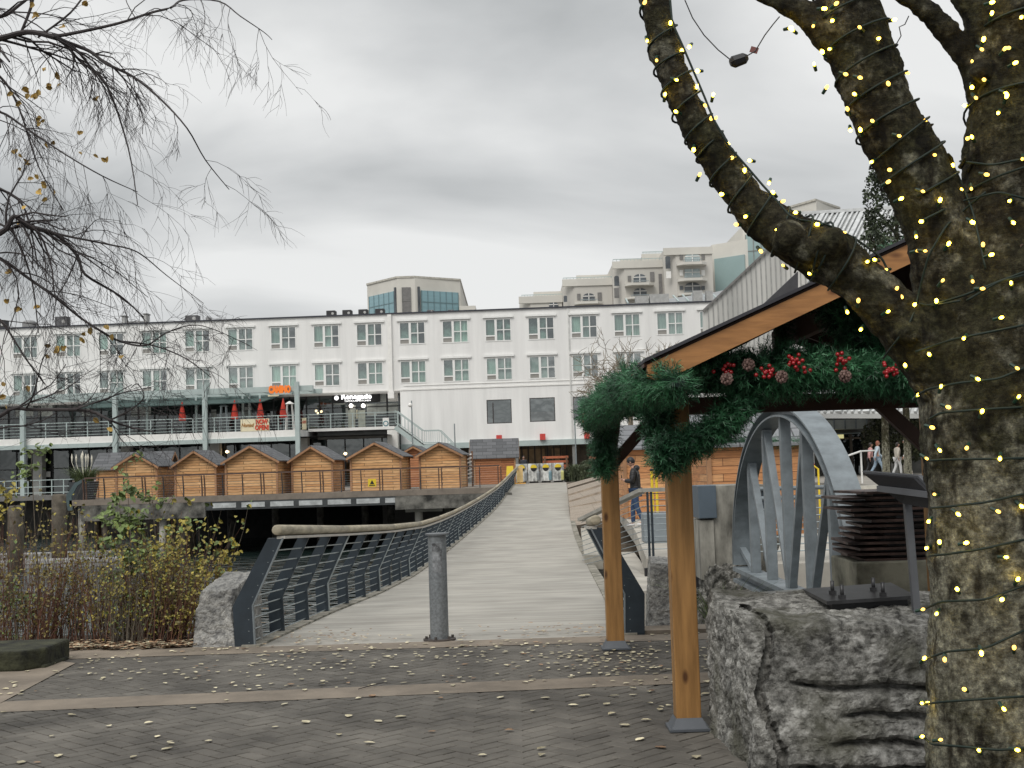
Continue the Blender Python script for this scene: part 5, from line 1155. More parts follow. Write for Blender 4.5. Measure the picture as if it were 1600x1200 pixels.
for i in (6,5,4): member((AX,ends[i],topz(ends[i]) if i!=6 else zc_+.25),(AX,ends[i-1]-.06,zc_-.02),'diagonal',.09,.07)
# counterweight block + stacked plates
cb=thing('concrete_block',(3.2,9.7,-.2),'square mossy concrete block carrying the stack of rusty steel plates','block')
m=MB(); m.box(2.94,5.4,11.2,12.1,-.4,.595); m.build('body',M('mossy_block',(0.13,0.125,0.09),.9,var=.35,scale=3,bump=.3,col2=(.22,.21,.16)),cb,bevel=.015)
st=thing('plate_stack',(3.0,9.6,.75),'fanned stack of rusty dark steel plates on the concrete block','steel plates')
rn=random.Random(12); rust=M('rusty_plate',(0.030,0.018,0.015),.55,metal=.3,var=.5,scale=5,bump=.15,col2=(.09,.055,.045))
z=.595
for i in range(13):
    m=MB(); a=rn.uniform(-.10,.10); cx,cy=3.66+rn.uniform(-.05,.05),11.68+rn.uniform(-.04,.04); rot=Matrix.Rotation(a,3,'Z'); hx,hy=.68+rn.uniform(-.06,.06),.43
    m.obox((cx,cy,z+.009),rot@V((hx,0,0)),rot@V((0,hy,0)),V((0,0,.011))); m.build('plate',rust,st)
    if i<12: m=MB(); m.obox((cx+.02,cy,z+.035),rot@V((hx*.62,0,0)),rot@V((0,hy*.7,0)),V((0,0,.013))); m.build('spacer',black_pt,st)
    z+=.049
# plate with bolts on the boulder
dkm=M('dark_steel_plate',(0.05,0.05,0.052),.4,metal=.5,var=.3,scale=6,bump=.05)
pt_=thing('bolted_plate',(1.9,6.9,.80),'flat dark steel plate with four upright bolts lying on top of the boulder','steel plate')
zpl=.762
q4=[G(1254,925,zpl),G(1392,915,zpl),G(1432,936,zpl),G(1292,945,zpl)]
m=MB(); m.slab(q4,V((0,0,.018))); m.build('plate',dkm,pt_,fixn=True)
m=MB(); m.slab([v.lerp(sum(q4,V())/4,.15)-V((0,0,.045)) for v in q4],V((0,0,.042))); m.build('support',black_pt,pt_,fixn=True)
for px,py in ((1301,928),(1316,935),(1365,923),(1380,931)):
    g_=G(px,py,zpl+.018); m=MB(); m.tube([g_,g_+V((0,0,.07))],.0105,10); bb=m.build('bolt',dkm,pt_,smooth=True); m=MB(); m.tube([g_,g_+V((0,0,.018))],.02,6); m.build('nut',dkm,bb)
# tilted sign panel on post
sg=thing('tilted_sign',(2.0,6.7,.7),'dark tilted information panel seen from behind on a slim leaning post','sign')
Ys=6.5; top=P(1416,768,Ys); bot=P(1433,968,Ys)
m=MB(); m.bar(bot,top,.035,.035,up=Y_); m.build('post',M('sign_steel',(0.13,0.135,0.145),.45,metal=.3,var=.15,bump=0),sg)
c1,c2,c3,c4=P(1352,735,6.75),P(1440,742,6.35),P(1500,800,6.1),P(1418,786,6.5)
m=MB(); nrm=(c2-c1).cross(c4-c1).normalized(); 
if nrm.z<0: nrm=-nrm
m.slab([c1,c2,c3,c4],-nrm*.022); pn=m.build('panel',MATS['sign_steel'],sg,fixn=True)
m=MB(); i_=[v.lerp((c1+c2+c3+c4)/4,.12)-nrm*.0225 for v in (c1,c2,c3,c4)]; m.slab(i_,-nrm*.02); m.build('backing_frame',black_pt,pn,fixn=True)
m=MB(); m.bar(c1.lerp(c4,.5)-nrm*.045,c2.lerp(c3,.5)-nrm*.045,.03,.03); m.build('bracket',MATS['sign_steel'],sg)
# galvanised bollard
p=G(687,1000); bo=thing('bollard',p,'grey galvanised round steel bollard with flat cap in the middle of the footbridge entrance','bollard')
m=MB(); m.tube([p+V((0,0,.015)),p+V((0,0,.93))],.082,28,cap=False); m.build('tube',galv,bo,smooth=True)
m=MB(); m.tube([p+V((0,0,.93)),p+V((0,0,.945))],.105,28); m.build('cap',M('galv_cap',(0.16,0.17,0.18),.5,metal=.3,bump=0),bo)
m=MB(); m.tube([p,p+V((0,0,.015))],.145,20); m.build('base_plate',M('rusty_base',(0.06,0.05,0.045),.8,var=.3,bump=.2),bo)
for i in range(6):
    a=i*1.047+.3; m=MB(); m.tube([p+V((.12*math.cos(a),.12*math.sin(a),.015)),p+V((.12*math.cos(a),.12*math.sin(a),.04))],.012,6); m.build('bolt',MATS['rusty_base'],bo)
m=MB(); 
for k in range(6):
    a0=-2.1+k*.18; a1=a0+.18; r_=.0835; m.quad(p+V((r_*math.cos(a0),r_*math.sin(a0),.60)),p+V((r_*math.cos(a1),r_*math.sin(a1),.60)),p+V((r_*math.cos(a1),r_*math.sin(a1),.86)),p+V((r_*math.cos(a0),r_*math.sin(a0),.86)))
m.build('dark_tape',M('tape_residue',(0.10,0.105,0.11),.7,var=.5,scale=14,bump=0,col2=(.22,.23,.24)),bo)
# mossy timber block at far left
b=MB(); b.slab([V((-5.2,10.35,.0)),V((-3.98,10.35,.0)),V((-3.86,10.55,.0)),V((-3.86,11.1,.0)),V((-5.2,11.1,.0))],V((0,0,.165))); b.slab([V((-5.2,10.45,-.01)),V((-3.85,10.5,-.01)),V((-3.83,11.0,-.01)),V((-5.2,11.0,-.01))],V((0,0,.04)))
solo(b,'timber_block',M('mossy_timber',(0.014,0.015,0.009),.95,var=.6,scale=6,bump=.9,bscale=25,col2=(.032,.033,.017),bdist=.02),'low dark mossy timber block at the lower left edge, in front of the bushes','block',bevel=.02,fixn=True)
# ================================================================== TIMBER SHELTER
shl=thing('timber_shelter',(2.2,8.8,0),'open timber shelter with gabled roof, posts and dark beams, decorated with fir garland','shelter')
def woodmat(name,c1,c2,z=True,rough=.55):
    m=M(name,c1,rough,var=.18,scale=2.5,bump=.12,bscale=10,stretch=(9,9,.8) if z else (1.2,9,9),col2=c2,lo=.3,hi=.7)
    ns,lk=nd(m); b=ns['Principled BSDF']; src=b.inputs['Base Color'].links[0].from_socket; tc=ns.new('ShaderNodeTexCoord'); mp=ns.new('ShaderNodeMapping'); mp.inputs['Scale'].default_value=(6,6,2.6) if z else (2.6,6,6); lk.new(tc.outputs['Object'],mp.inputs[0])
    vo=ns.new('ShaderNodeTexVoronoi'); vo.inputs['Scale'].default_value=1.3; lk.new(mp.outputs[0],vo.inputs['Vector']); rr_=ns.new('ShaderNodeValToRGB'); lk.new(vo.outputs['Distance'],rr_.inputs[0]); e=rr_.color_ramp.elements; e[0].position=.07; e[0].color=(.28,.2,.15,1); e[1].position=.17; e[1].color=(1,1,1,1)
    mx=ns.new('ShaderNodeMixRGB'); mx.blend_type='MULTIPLY'; mx.inputs[0].default_value=1; lk.new(src,mx.inputs[1]); lk.new(rr_.outputs[0],mx.inputs[2]); lk.new(mx.outputs[0],b.inputs['Base Color']); return m
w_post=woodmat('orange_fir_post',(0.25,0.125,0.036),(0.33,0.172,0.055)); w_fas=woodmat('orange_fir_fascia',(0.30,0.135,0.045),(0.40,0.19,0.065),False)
w_dk=M('roof_shaded_timber',(0.05,0.020,0.010),.6,var=.3,scale=3,bump=.1)  # shade under the roof is put into this timber colour
shoe=M('post_shoe',(0.10,0.11,0.125),.5,metal=.3,var=.15,bump=0)
pf=G(1075,1139); pb=G(962,1014); px2=V((3.45,pf.y,0)); px3=V((3.45,pb.y,0))
TB=2.04
for i,p in enumerate((pf,pb,px2,px3)):
    m=MB(); hw=.07; m.box(p.x-hw,p.x+hw,p.y-hw,p.y+hw,.035,TB-.142); o=m.build('post',w_post,shl,bevel=.006)
    m=MB(); m.slab([V((p.x+s*.115,p.y+u*.115,.006)) for s,u in ((-1,-1),(1,-1),(1,1),(-1,1))],V((0,0,.012)))
    for k in range(4): pass
    lo=[V((p.x+s*.10,p.y+u*.10,.018)) for s,u in ((-1,-1),(1,-1),(1,1),(-1,1))]; hi=[V((p.x+s*.073,p.y+u*.073,.075)) for s,u in ((-1,-1),(1,-1),(1,1),(-1,1))]
    m.add(lo+hi,[(0,1,5,4),(1,2,6,5),(2,3,7,6),(3,0,4,7)]); m.build('post_shoe',shoe,o)
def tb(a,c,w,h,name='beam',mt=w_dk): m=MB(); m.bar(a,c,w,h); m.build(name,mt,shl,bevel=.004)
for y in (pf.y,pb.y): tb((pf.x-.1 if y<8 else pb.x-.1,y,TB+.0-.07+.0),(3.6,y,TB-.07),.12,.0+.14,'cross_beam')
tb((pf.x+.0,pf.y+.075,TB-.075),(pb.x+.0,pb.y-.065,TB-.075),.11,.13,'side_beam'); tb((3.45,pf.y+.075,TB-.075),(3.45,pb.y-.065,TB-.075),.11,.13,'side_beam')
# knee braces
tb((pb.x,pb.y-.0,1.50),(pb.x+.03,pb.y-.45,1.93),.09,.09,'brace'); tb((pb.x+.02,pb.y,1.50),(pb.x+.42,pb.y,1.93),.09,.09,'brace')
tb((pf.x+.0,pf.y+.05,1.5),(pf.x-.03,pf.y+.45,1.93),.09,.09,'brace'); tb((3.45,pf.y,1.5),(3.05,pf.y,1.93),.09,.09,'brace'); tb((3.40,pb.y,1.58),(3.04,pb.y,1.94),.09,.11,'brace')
# roof
YF,YB=6.6,10.85
eL=P(1012,571,YF); ap=P(1490,350,YF); apx=2.24; slope=(ap.z-eL.z)/(ap.x-eL.x); za=eL.z+slope*(apx-eL.x); eR=V((2*apx-eL.x,YF,eL.z))
for sx,e_ in ((-1,eL),(1,eR)):
    m=MB(); a_=V((apx,YF,za+.024)); bb=V((e_.x+sx*.015,YF,e_.z+.018)); m.slab([a_,bb,bb+V((0,YB-YF,0)),a_+V((0,YB-YF,0))],V((0,0,.018))); m.build('roof',M('dark_roof_sheet',(0.035,0.035,0.042),.7,var=.2,bump=0),shl,fixn=True)
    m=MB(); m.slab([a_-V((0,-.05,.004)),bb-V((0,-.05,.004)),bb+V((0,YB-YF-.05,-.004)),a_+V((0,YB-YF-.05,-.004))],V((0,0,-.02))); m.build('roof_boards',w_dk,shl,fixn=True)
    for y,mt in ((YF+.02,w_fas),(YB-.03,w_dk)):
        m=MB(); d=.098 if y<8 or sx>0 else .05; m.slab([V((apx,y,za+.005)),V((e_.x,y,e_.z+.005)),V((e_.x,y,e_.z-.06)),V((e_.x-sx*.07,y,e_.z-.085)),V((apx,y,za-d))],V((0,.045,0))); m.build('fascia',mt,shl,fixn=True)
    k=0
    for y in ((YF+.75,YF+1.5,YF+2.25,YF+3.0,YF+3.7) if sx>0 else ()):
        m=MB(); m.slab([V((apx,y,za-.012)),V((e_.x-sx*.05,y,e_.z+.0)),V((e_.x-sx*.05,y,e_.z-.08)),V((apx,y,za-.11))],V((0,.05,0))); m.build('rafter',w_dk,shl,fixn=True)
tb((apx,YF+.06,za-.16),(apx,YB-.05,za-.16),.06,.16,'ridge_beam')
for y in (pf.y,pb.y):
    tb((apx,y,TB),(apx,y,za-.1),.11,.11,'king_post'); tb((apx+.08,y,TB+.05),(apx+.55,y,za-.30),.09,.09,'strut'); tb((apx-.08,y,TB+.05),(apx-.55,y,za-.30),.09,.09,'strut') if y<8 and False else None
# ================================================================== GARLANDS
firm=M('fir_garland_green',(0.018,0.085,0.038),.5,var=.35,scale=4,bump=0,col2=(.036,.130,.056),island=.6)
firm2=M('fir_dry_green',(0.012,0.035,0.026),.7,var=.3,scale=5,bump=0,island=.45)
def sprig(m,p,d,L,rn,nn=14,w=.0022):
    """a twig of needles"""
    d=d.normalized(); s=d.orthogonal().normalized(); t=d.cross(s)
    m.quad(p-s*.002,p+s*.002,p+d*L+s*.001,p+d*L-s*.001)
    for i in range(nn):
        f=(i+.5)/nn; a=rn.uniform(0,6.283); o=(s*math.cos(a)+t*math.sin(a)); q=p+d*L*f; l=.028*rn.uniform(.8,1.3)
        e=q+(o*.85+d*.55).normalized()*l; ww=(d.cross(o)).normalized()*w
        m.add([q-ww,q+ww,e+ww*.4,e-ww*.4],[(0,1,2,3)])
def garland(pts,rad,n,label,seed,berries=(),cones=(),group='fir garlands on the timber shelter',droop=.3,L=.085,grav=-.35):
    rn=random.Random(seed); pts=[V(p) for p in pts]; c=sum(pts,V())/len(pts)
    t=thing('fir_garland',(c.x,c.y,min(p.z for p in pts)),label,'garland',group)
    m=MB(); seg=[(pts[i+1]-pts[i]).length for i in range(len(pts)-1)]; tot=sum(seg)
    for i in range(n):
        x=rn.random()*tot; k=0
        while x>seg[k] and k<len(seg)-1: x-=seg[k]; k+=1
        f=min(1,x/seg[k]); p=pts[k].lerp(pts[k+1],f); r=rad[k]*(1-f)+rad[k+1]*f
        o=V((rn.gauss(0,1),rn.gauss(0,1),rn.gauss(0,1))).normalized(); rr=r*rn.uniform(.25,1.0)*(1+.55*noise.noise(p*4.3+V((seed,0,0))))
        d=(o+V((0,0,grav))+(pts[k+1]-pts[k]).normalized()*rn.uniform(-.6,.6)).normalized()
        sprig(m,p+o*rr*.7,d,L*rn.uniform(.7,1.3),rn)
    m.build('sprays',firm,t)
    m=MB(); m.tube(pts,[r*.42 for r in rad],7); m.build('core',firm2,t)
    br=M('red_berry',(0.32,0.008,0.012),.25,var=.1,bump=0,spec=.7)
    for (px,py,Y,nb) in berries:
        p=P(px,py,Y); m=MB()
        for i in range(nb):
            q=p+V((rn.gauss(0,.026),rn.uniform(-.02,.02)-(.12 if Y<7 else 0),rn.gauss(0,.020))); m.ball(q,.0115,8,6)
        m.build('berry_cluster',br,t,smooth=True)
    for (px,py,Y) in cones:
        p=P(px,py,Y-(.12 if Y<7 else 0)); m=MB(); 
        for i in range(34):
            f=i/34; a=i*2.4; rr=.028*math.sin(math.pi*(.15+.8*f)); q=p+V((rr*math.cos(a),-.03+.055*f-.0,rr*math.sin(a))); o=V((math.cos(a),-.5,math.sin(a))); m.ball(q,(.009,.006,.009),5,4)
        m.ball(p,(.017,.028,.017),7,6); m.build('pine_cone',M('pine_cone',(0.10,0.05,0.04),.7,var=.3,bump=0,scale=30,col2=(.22,.14,.12)),t)
    return t
Yg=6.88
def gp(l,Y=Yg): return [P(x,y,Y) for x,y in l]
garland(gp([(1030,600),(1060,586),(1110,576),(1160,584),(1210,582),(1260,576),(1320,583),(1370,586),(1430,594)]),[.10,.11,.11,.125,.13,.125,.125,.12,.10],5200,'long thick fir garland with red berries along the front beam of the shelter',1,
  berries=[(1127,578,6.84,9),(1193,584,6.84,12),(1236,568,6.84,20),(1308,565,6.84,18),(1380,581,6.84,14),(1200,590,6.84,6)],cones=[(1135,592,6.83),(1221,589,6.83),(1169,570,6.83),(1320,588,6.84)])
garland([P(1062,598,6.45),P(1022,600,6.75),P(990,606,7.7),P(967,618,8.5),P(943,638,9.5),P(922,652,10.1)],[.07,.10,.115,.13,.15,.12],4200,'fir garland running back along the left side beam of the shelter',2,
  berries=[(1000,606,7.2,10),(972,600,8.0,5),(945,622,9.2,6),(917,650,9.9,7),(1052,612,6.9,4)],cones=[(1066,606,6.9),(1000,575,7.8)])
garland([P(940,640,10.2),P(942,675,10.2),P(944,705,10.2),P(945,738,10.2)],[.13,.11,.09,.05],900,'short fir garland hanging down the left timber post',3)
garland(gp([(1175,610),(1150,636),(1130,660),(1105,678),(1080,690),(1055,698),(1037,708),(1045,726)],6.9),[.045,.055,.065,.065,.065,.07,.065,.04],1700,'fir garland swagged down from the beam and wrapped around the right timber post',4)
garland(gp([(1026,620),(1026,650),(1028,680),(1034,700)],7.25),[.07,.06,.05,.045],600,'fir garland hanging just left of the right timber post',5)
garland([P(1215,490,9.9),P(1225,520,9.9),P(1222,552,9.9),P(1232,585,9.9)],[.04,.05,.055,.06],260,'thin fir garland on the dark king post at the back of the shelter',6)
garland([P(1285,455,7.5),P(1310,490,7.4),P(1345,530,7.3),P(1390,565,7.2),P(1425,590,7.1)],[.10,.12,.13,.14,.12],1500,'fir garland hanging under the roof behind the low lit limb',7)
garland([P(1395,405,7.6),P(1425,440,7.5),P(1440,480,7.5),P(1455,530,7.4)],[.10,.16,.18,.15],1800,'dense fir garland high under the roof ridge beside the lit trunk',8)
garland([P(1100,566,9.9),P(1140,570,9.9),P(1175,575,9.8)],[.05,.06,.05],220,'fir garland behind the rafter on the rear beam, left part',9)
garland([P(1240,575,9.9),P(1275,560,9.9),P(1330,585,9.9)],[.08,.09,.07],420,'fir garland on the rear beam beside the dark strut',10)
garland([P(1112,690,27.9),P(1150,690,27.9),P(1200,690,27.9),P(1262,690,27.9)],[.09]*4,700,'slim fir garland along the eave of the big planked hut',11,group=None,L=.16)
# ================================================================== LIT TREE
def barkmat():
    m=bpy.data.materials.new('mossy_bark'); m.use_nodes=True; ns,lk=nd(m); b=ns['Principled BSDF']; b.inputs['Roughness'].default_value=.9; b.inputs['Specular IOR Level'].default_value=.25
    tc=ns.new('ShaderNodeTexCoord')
    mp=ns.new('ShaderNodeMapping'); mp.inputs['Scale'].default_value=(5,5,16); lk.new(tc.outputs['Object'],mp.inputs[0])
    n=ns.new('ShaderNodeTexNoise'); n.inputs['Scale'].default_value=1.4; n.inputs['Detail'].default_value=9; n.inputs['Roughness'].default_value=.7; lk.new(mp.outputs[0],n.inputs['Vector'])
    rp=ns.new('ShaderNodeValToRGB'); lk.new(n.outputs['Fac'],rp.inputs[0]); e=rp.color_ramp.elements; e[0].position=.36; e[0].color=(.012,.010,.007,1); e[1].position=.68; e[1].color=(.105,.092,.062,1); k=e.new(.52); k.color=(.038,.032,.020,1)
    n2=ns.new('ShaderNodeTexNoise'); n2.inputs['Scale'].default_value=3.2; n2.inputs['Detail'].default_value=6; lk.new(tc.outputs['Object'],n2.inputs['Vector'])
    r2=ns.new('ShaderNodeValToRGB'); lk.new(n2.outputs['Fac'],r2.inputs[0]); e=r2.color_ramp.elements; e[0].position=.42; e[1].position=.60; e[1].color=(.85,.85,.85,1)
    r2.color_ramp.elements[0].position=.38; mx=ns.new('ShaderNodeMixRGB'); lk.new(r2.outputs[0],mx.inputs[0]); lk.new(rp.outputs[0],mx.inputs[1]); mx.inputs[2].default_value=(.043,.042,.020,1)
    # pale lichen low on the trunk
    n3=ns.new('ShaderNodeTexNoise'); n3.inputs['Scale'].default_value=7; n3.inputs['Detail'].default_value=8; n3.inputs['Roughness'].default_value=.65; lk.new(tc.outputs['Object'],n3.inputs['Vector'])
    sp=ns.new('ShaderNodeSeparateXYZ'); lk.new(tc.outputs['Object'],sp.inputs[0]); mr=ns.new('ShaderNodeMapRange'); lk.new(sp.outputs[2],mr.inputs[0]); mr.inputs[1].default_value=1.9; mr.inputs[2].default_value=1.2; mr.inputs[3].default_value=-.04; mr.inputs[4].default_value=.14
    ad=ns.new('ShaderNodeMath'); ad.operation='ADD'; lk.new(n3.outputs['Fac'],ad.inputs[0]); lk.new(mr.outputs[0],ad.inputs[1])
    r3=ns.new('ShaderNodeValToRGB'); lk.new(ad.outputs[0],r3.inputs[0]); e=r3.color_ramp.elements; e[0].position=.50; e[1].position=.66; e[1].color=(.8,.8,.8,1)
    m3=ns.new('ShaderNodeMixRGB'); lk.new(r3.outputs[0],m3.inputs[0]); lk.new(mx.outputs[0],m3.inputs[1]); m3.inputs[2].default_value=(.27,.262,.205,1)
    # dark vertical drip stains and cracks
    m4=ns.new('ShaderNodeMapping'); m4.inputs['Scale'].default_value=(15,15,4.5); lk.new(tc.outputs['Object'],m4.inputs[0])
    n5=ns.new('ShaderNodeTexNoise'); n5.inputs['Scale'].default_value=1.0; n5.inputs['Detail'].default_value=5; lk.new(m4.outputs[0],n5.inputs['Vector'])
    r5=ns.new('ShaderNodeValToRGB'); lk.new(n5.outputs['Fac'],r5.inputs[0]); e=r5.color_ramp.elements; e[0].position=.34; e[0].color=(.22,.2,.18,1); e[1].position=.47; e[1].color=(1,1,1,1)
    m5=ns.new('ShaderNodeMixRGB'); m5.blend_type='MULTIPLY'; m5.inputs[0].default_value=1; lk.new(m3.outputs[0],m5.inputs[1]); lk.new(r5.outputs[0],m5.inputs[2])
    # fine lichen flecks and dark pores
    n6=ns.new('ShaderNodeTexNoise'); n6.inputs['Scale'].default_value=42; n6.inputs['Detail'].default_value=6; n6.inputs['Roughness'].default_value=.75; lk.new(tc.outputs['Object'],n6.inputs['Vector'])
    r6=ns.new('ShaderNodeValToRGB'); lk.new(n6.outputs['Fac'],r6.inputs[0]); e=r6.color_ramp.elements; e[0].position=.36; e[0].color=(.35,.33,.30,1); e[1].position=.66; e[1].color=(2.1,2.1,2.0,1); k=e.new(.52); k.color=(1,1,1,1)
    m6=ns.new('ShaderNodeMixRGB'); m6.blend_type='MULTIPLY'; m6.inputs[0].default_value=1; lk.new(m5.outputs[0],m6.inputs[1]); lk.new(r6.outputs[0],m6.inputs[2])
    lk.new(m6.outputs[0],b.inputs['Base Color'])
    n4=ns.new('ShaderNodeTexNoise'); n4.inputs['Scale'].default_value=22; n4.inputs['Detail'].default_value=8; n4.inputs['Roughness'].default_value=.7; lk.new(tc.outputs['Object'],n4.inputs['Vector'])
    bp=ns.new('ShaderNodeBump'); bp.inputs['Strength'].default_value=1.0; bp.inputs['Distance'].default_value=.035; lk.new(n4.outputs['Fac'],bp.inputs['Height'])
    b2=ns.new('ShaderNodeBump'); b2.inputs['Strength'].default_value=.7; b2.inputs['Distance'].default_value=.03; lk.new(n.outputs['Fac'],b2.inputs['Height']); lk.new(bp.outputs[0],b2.inputs['Normal']); lk.new(b2.outputs[0],b.inputs['Normal'])
    MATS['mossy_bark']=m; return m
bark=barkmat()
TYc=4.4
def limb(l):  # (px,py,rpx[,Y])
    out=[]
    for q in l:
        Y=q[3] if len(q)>3 else TYc; out.append((P(q[0],q[1],Y),q[2]*Y/F,q[0],q[1],q[2],Y))
    return out
def smooth_path(l,sub=6):
    res=[]
    for i in range(len(l)-1):
        p0=l[max(0,i-1)];p1=l[i];p2=l[i+1];p3=l[min(len(l)-1,i+2)]
        for k in range(sub):
            t=k/sub; r=[]
            for a,b_,c,d in zip(p0,p1,p2,p3): r.append(.5*((2*b_)+(-a+c)*t+(2*a-5*b_+4*c-d)*t*t+(-a+3*b_-3*c+d)*t**3))
            res.append(tuple(r))
    res.append(tuple(l[-1])); return res
def L4(l): return [tuple(q)+((TYc,) if len(q)<4 else ()) for q in l]
TR={}
TR['trunk']=smooth_path(L4([(1572,1500,124),(1568,1250,118),(1562,1050,111),(1560,900,108),(1558,760,112),(1556,650,118),(1568,540,122),(1580,430,104),(1585,330,84),(1584,200,75),(1590,100,70),(1600,-20,66),(1606,-160,60)]))
TR['low']=smooth_path(L4([(1555,640,70),(1500,600,64),(1440,540,54),(1400,497,47),(1365,462,43),(1325,422,43),(1288,396,46),(1250,378,43),(1207,352,36),(1170,317,32),(1135,272,29),(1110,230,28),(1088,195,28),(1066,150,28),(1050,110,27),(1038,70,25.5),(1022,0,24),(1012,-60,22)]))
TR['mid']=smooth_path(L4([(1550,600,70),(1505,520,66),(1480,430,56),(1462,350,55),(1440,290,57),(1416,240,57),(1392,200,55),(1372,150,53),(1352,100,53),(1335,50,54),(1322,0,50),(1305,-70,44)]))
TR['midside']=smooth_path(L4([(1330,95,30),(1295,60,28),(1262,25,22),(1225,8,15),(1185,-6,11),(1150,-14,9)]))
TR['thin']=smooth_path(L4([(1550,190,22),(1530,140,21),(1512,100,19),(1488,60,18),(1455,22,17),(1418,-4,16),(1380,-24,14)]))
TR['knot']=smooth_path(L4([(1560,170,36),(1545,110,28),(1535,60,26),(1528,20,27),(1508,6,20),(1500,-30,20)]))
TR['back']=smooth_path([(1590,330,60,4.6),(1640,250,60,4.6),(1680,100,50,4.7),(1700,-60,50,4.8)])
tree=thing('lit_tree',(P(1560,1180,TYc).x,TYc,0),'large mossy tree wrapped in warm fairy lights, filling the right edge','tree')
m=MB()
for k,pth in TR.items():
    m.tube([P(q[0],q[1],q[3]) for q in pth],[q[2]*q[3]/F*.97 for q in pth],14)
# a few knots and a healed ring
for (px,py,r) in ((1232,372,30),(1300,380,26),(1420,520,22),(1390,185,16),(1450,195,10),(1535,110,18),(1600,790,16),(1255,392,24)):
    m.ball(P(px,py,TYc-.09),r*TYc/F,10,8)
o=m.build('trunk',bark,tree,smooth=True)
md=o.modifiers.new('remesh','REMESH'); md.mode='VOXEL'; md.voxel_size=.011; md.use_smooth_shade=True
md=o.modifiers.new('smooth','SMOOTH'); md.factor=.6; md.iterations=7
for i,(sz,st_) in enumerate(((.22,.035),(.06,.022),(.022,.012))):
    tx=bpy.data.textures.new('bark_relief','CLOUDS'); tx.noise_scale=sz; tx.noise_depth=3
    md=o.modifiers.new('relief','DISPLACE'); md.texture=tx; md.strength=st_; md.mid_level=.5; md.texture_coords='LOCAL'
# twig stubs and a pale healed scar
m=MB(); rn=random.Random(3)
m2=[]
for (px,py,dx_,dy_) in ((1446,200,12,-6),(1500,262,8,-16),(1488,258,-6,-18),(1512,268,10,-20),(1522,262,4,-22),(1478,256,-8,-10),(1530,125,-12,4)):
    mm=MB(); a=P(px,py,TYc-.02); b_=P(px+dx_,py+dy_,TYc-.06); mm.tube([a,a.lerp(b_,.6)+V((.004,0,.002)),b_],[.009,.006,.003],6); mm.build('twig_stub',bark,tree)
mm=MB(); c0=P(1597,402,TYc-.185)
pts=[c0+V((.016*math.cos(a)*1.0,-.006*abs(math.sin(a)),.042*math.sin(a))) for a in [i*2*math.pi/18 for i in range(19)]]
mm.tube(pts,.008,8,cap=False); mm.build('healed_scar',M('pink_scar_bark',(0.12,0.08,0.06),.8,var=.3,bump=.3,scale=20),tree,smooth=True)
# surface lookup
SAMP=[(P(q[0],q[1],q[3]),q[0],q[1],q[2],q[3]) for k,pth in TR.items() if k!='back' for q in smooth_path(pth,3)]
SAMP=[s for s in SAMP]
def surf(px,py,lift=.010):
    best=None
    for s in SAMP:
        d=math.hypot(px-s[1],py-s[2]); 
        R_=s[3]
        if d<=R_*1.02:
            dep=s[4]-math.sqrt(max(0,R_*R_-d*d))*s[4]/F
            if best is None or dep<best: best=dep
    if best is None:
        s=min(SAMP,key=lambda s: math.hypot(px-s[1],py-s[2])-s[3]); best=s[4]
    return P(px,py,best-lift)
# ---- fairy lights
cable=M('dark_green_cable',(0.004,0.014,0.009),.7,var=.2,bump=0); sock=M('dark_green_socket',(0.010,0.035,0.022),.4,var=.2,bump=0)
bulbm=emis('warm_bulb',(1.0,0.58,0.10),3.0)
core=emis('warm_bulb_core',(1.0,0.68,0.05),18.0)
def string(label,bulbs,cables,seed,out=None):
    rn=random.Random(seed); c=surf(*bulbs[0]); t=thing('fairy_lights',c,label,'string lights','warm fairy light strings on the lit tree')
    m=MB()
    for cb_ in cables: m.tube(cb_,.0042,5)
    m.build('cable',cable,t,smooth=True)
    for b_ in bulbs[:99]:
        px,py=b_; p=surf(px,py,.014); a=rn.uniform(0,6.283); d=V((math.cos(a)*.8,-.7,math.sin(a)*.8)).normalized()
        q=d.orthogonal().normalized(); rot=Matrix((q,d.cross(q),d)).transposed()
        m=MB(); m.tube([p-d*.024,p-d*.004],[.0058,.0066],6); so_=m.build('socket',sock,t)
        bs=rn.uniform(.0046,.0068); m=MB(); m.ball(p+d*.004,(bs,bs,bs*1.45),8,6,rot=rot); m.build('bulb',core if rn.random()<.6 else bulbm,so_,smooth=True)
    return t
def along(l,n=10,lift=.006,sag=0):
    out=[]
    for (a,b_) in zip(l,l[1:]):
        for i in range(n): f=i/n; out.append(surf(a[0]+(b_[0]-a[0])*f,a[1]+(b_[1]-a[1])*f+sag*math.sin(math.pi*f),lift))
    out.append(surf(*l[-1],lift)); 
    # relax
    for _ in range(2): out=[out[0]]+[(out[i-1]+out[i]*2+out[i+1])/4 for i in range(1,len(out)-1)]+[out[-1]]
    return out
def helix(pth,i0,i1,turns,lift=.004,ph=0):
    out=[]; pth=smooth_path(pth,4); n=len(pth); a0,a1=int(i0*(n-1)),int(i1*(n-1))
    for j in range(a0,a1):
        q=pth[j]; c=P(q[0],q[1],q[3]); q2=pth[min(n-1,j+1)]; tt=(P(q2[0],q2[1],q2[3])-c).normalized(); s=tt.cross(Y_).normalized(); f=(j-a0)/(a1-a0); a=2*math.pi*turns*f+ph; r=q[2]*q[3]/F+lift
        out.append(c+s*math.cos(a)*r+Y_*(-math.sin(a))*r)
    return out
c6=lambda l:[(980+x/2,y/2) for x,y in l]
c7=lambda l:[(1100+x/2,600+y/2) for x,y in l]
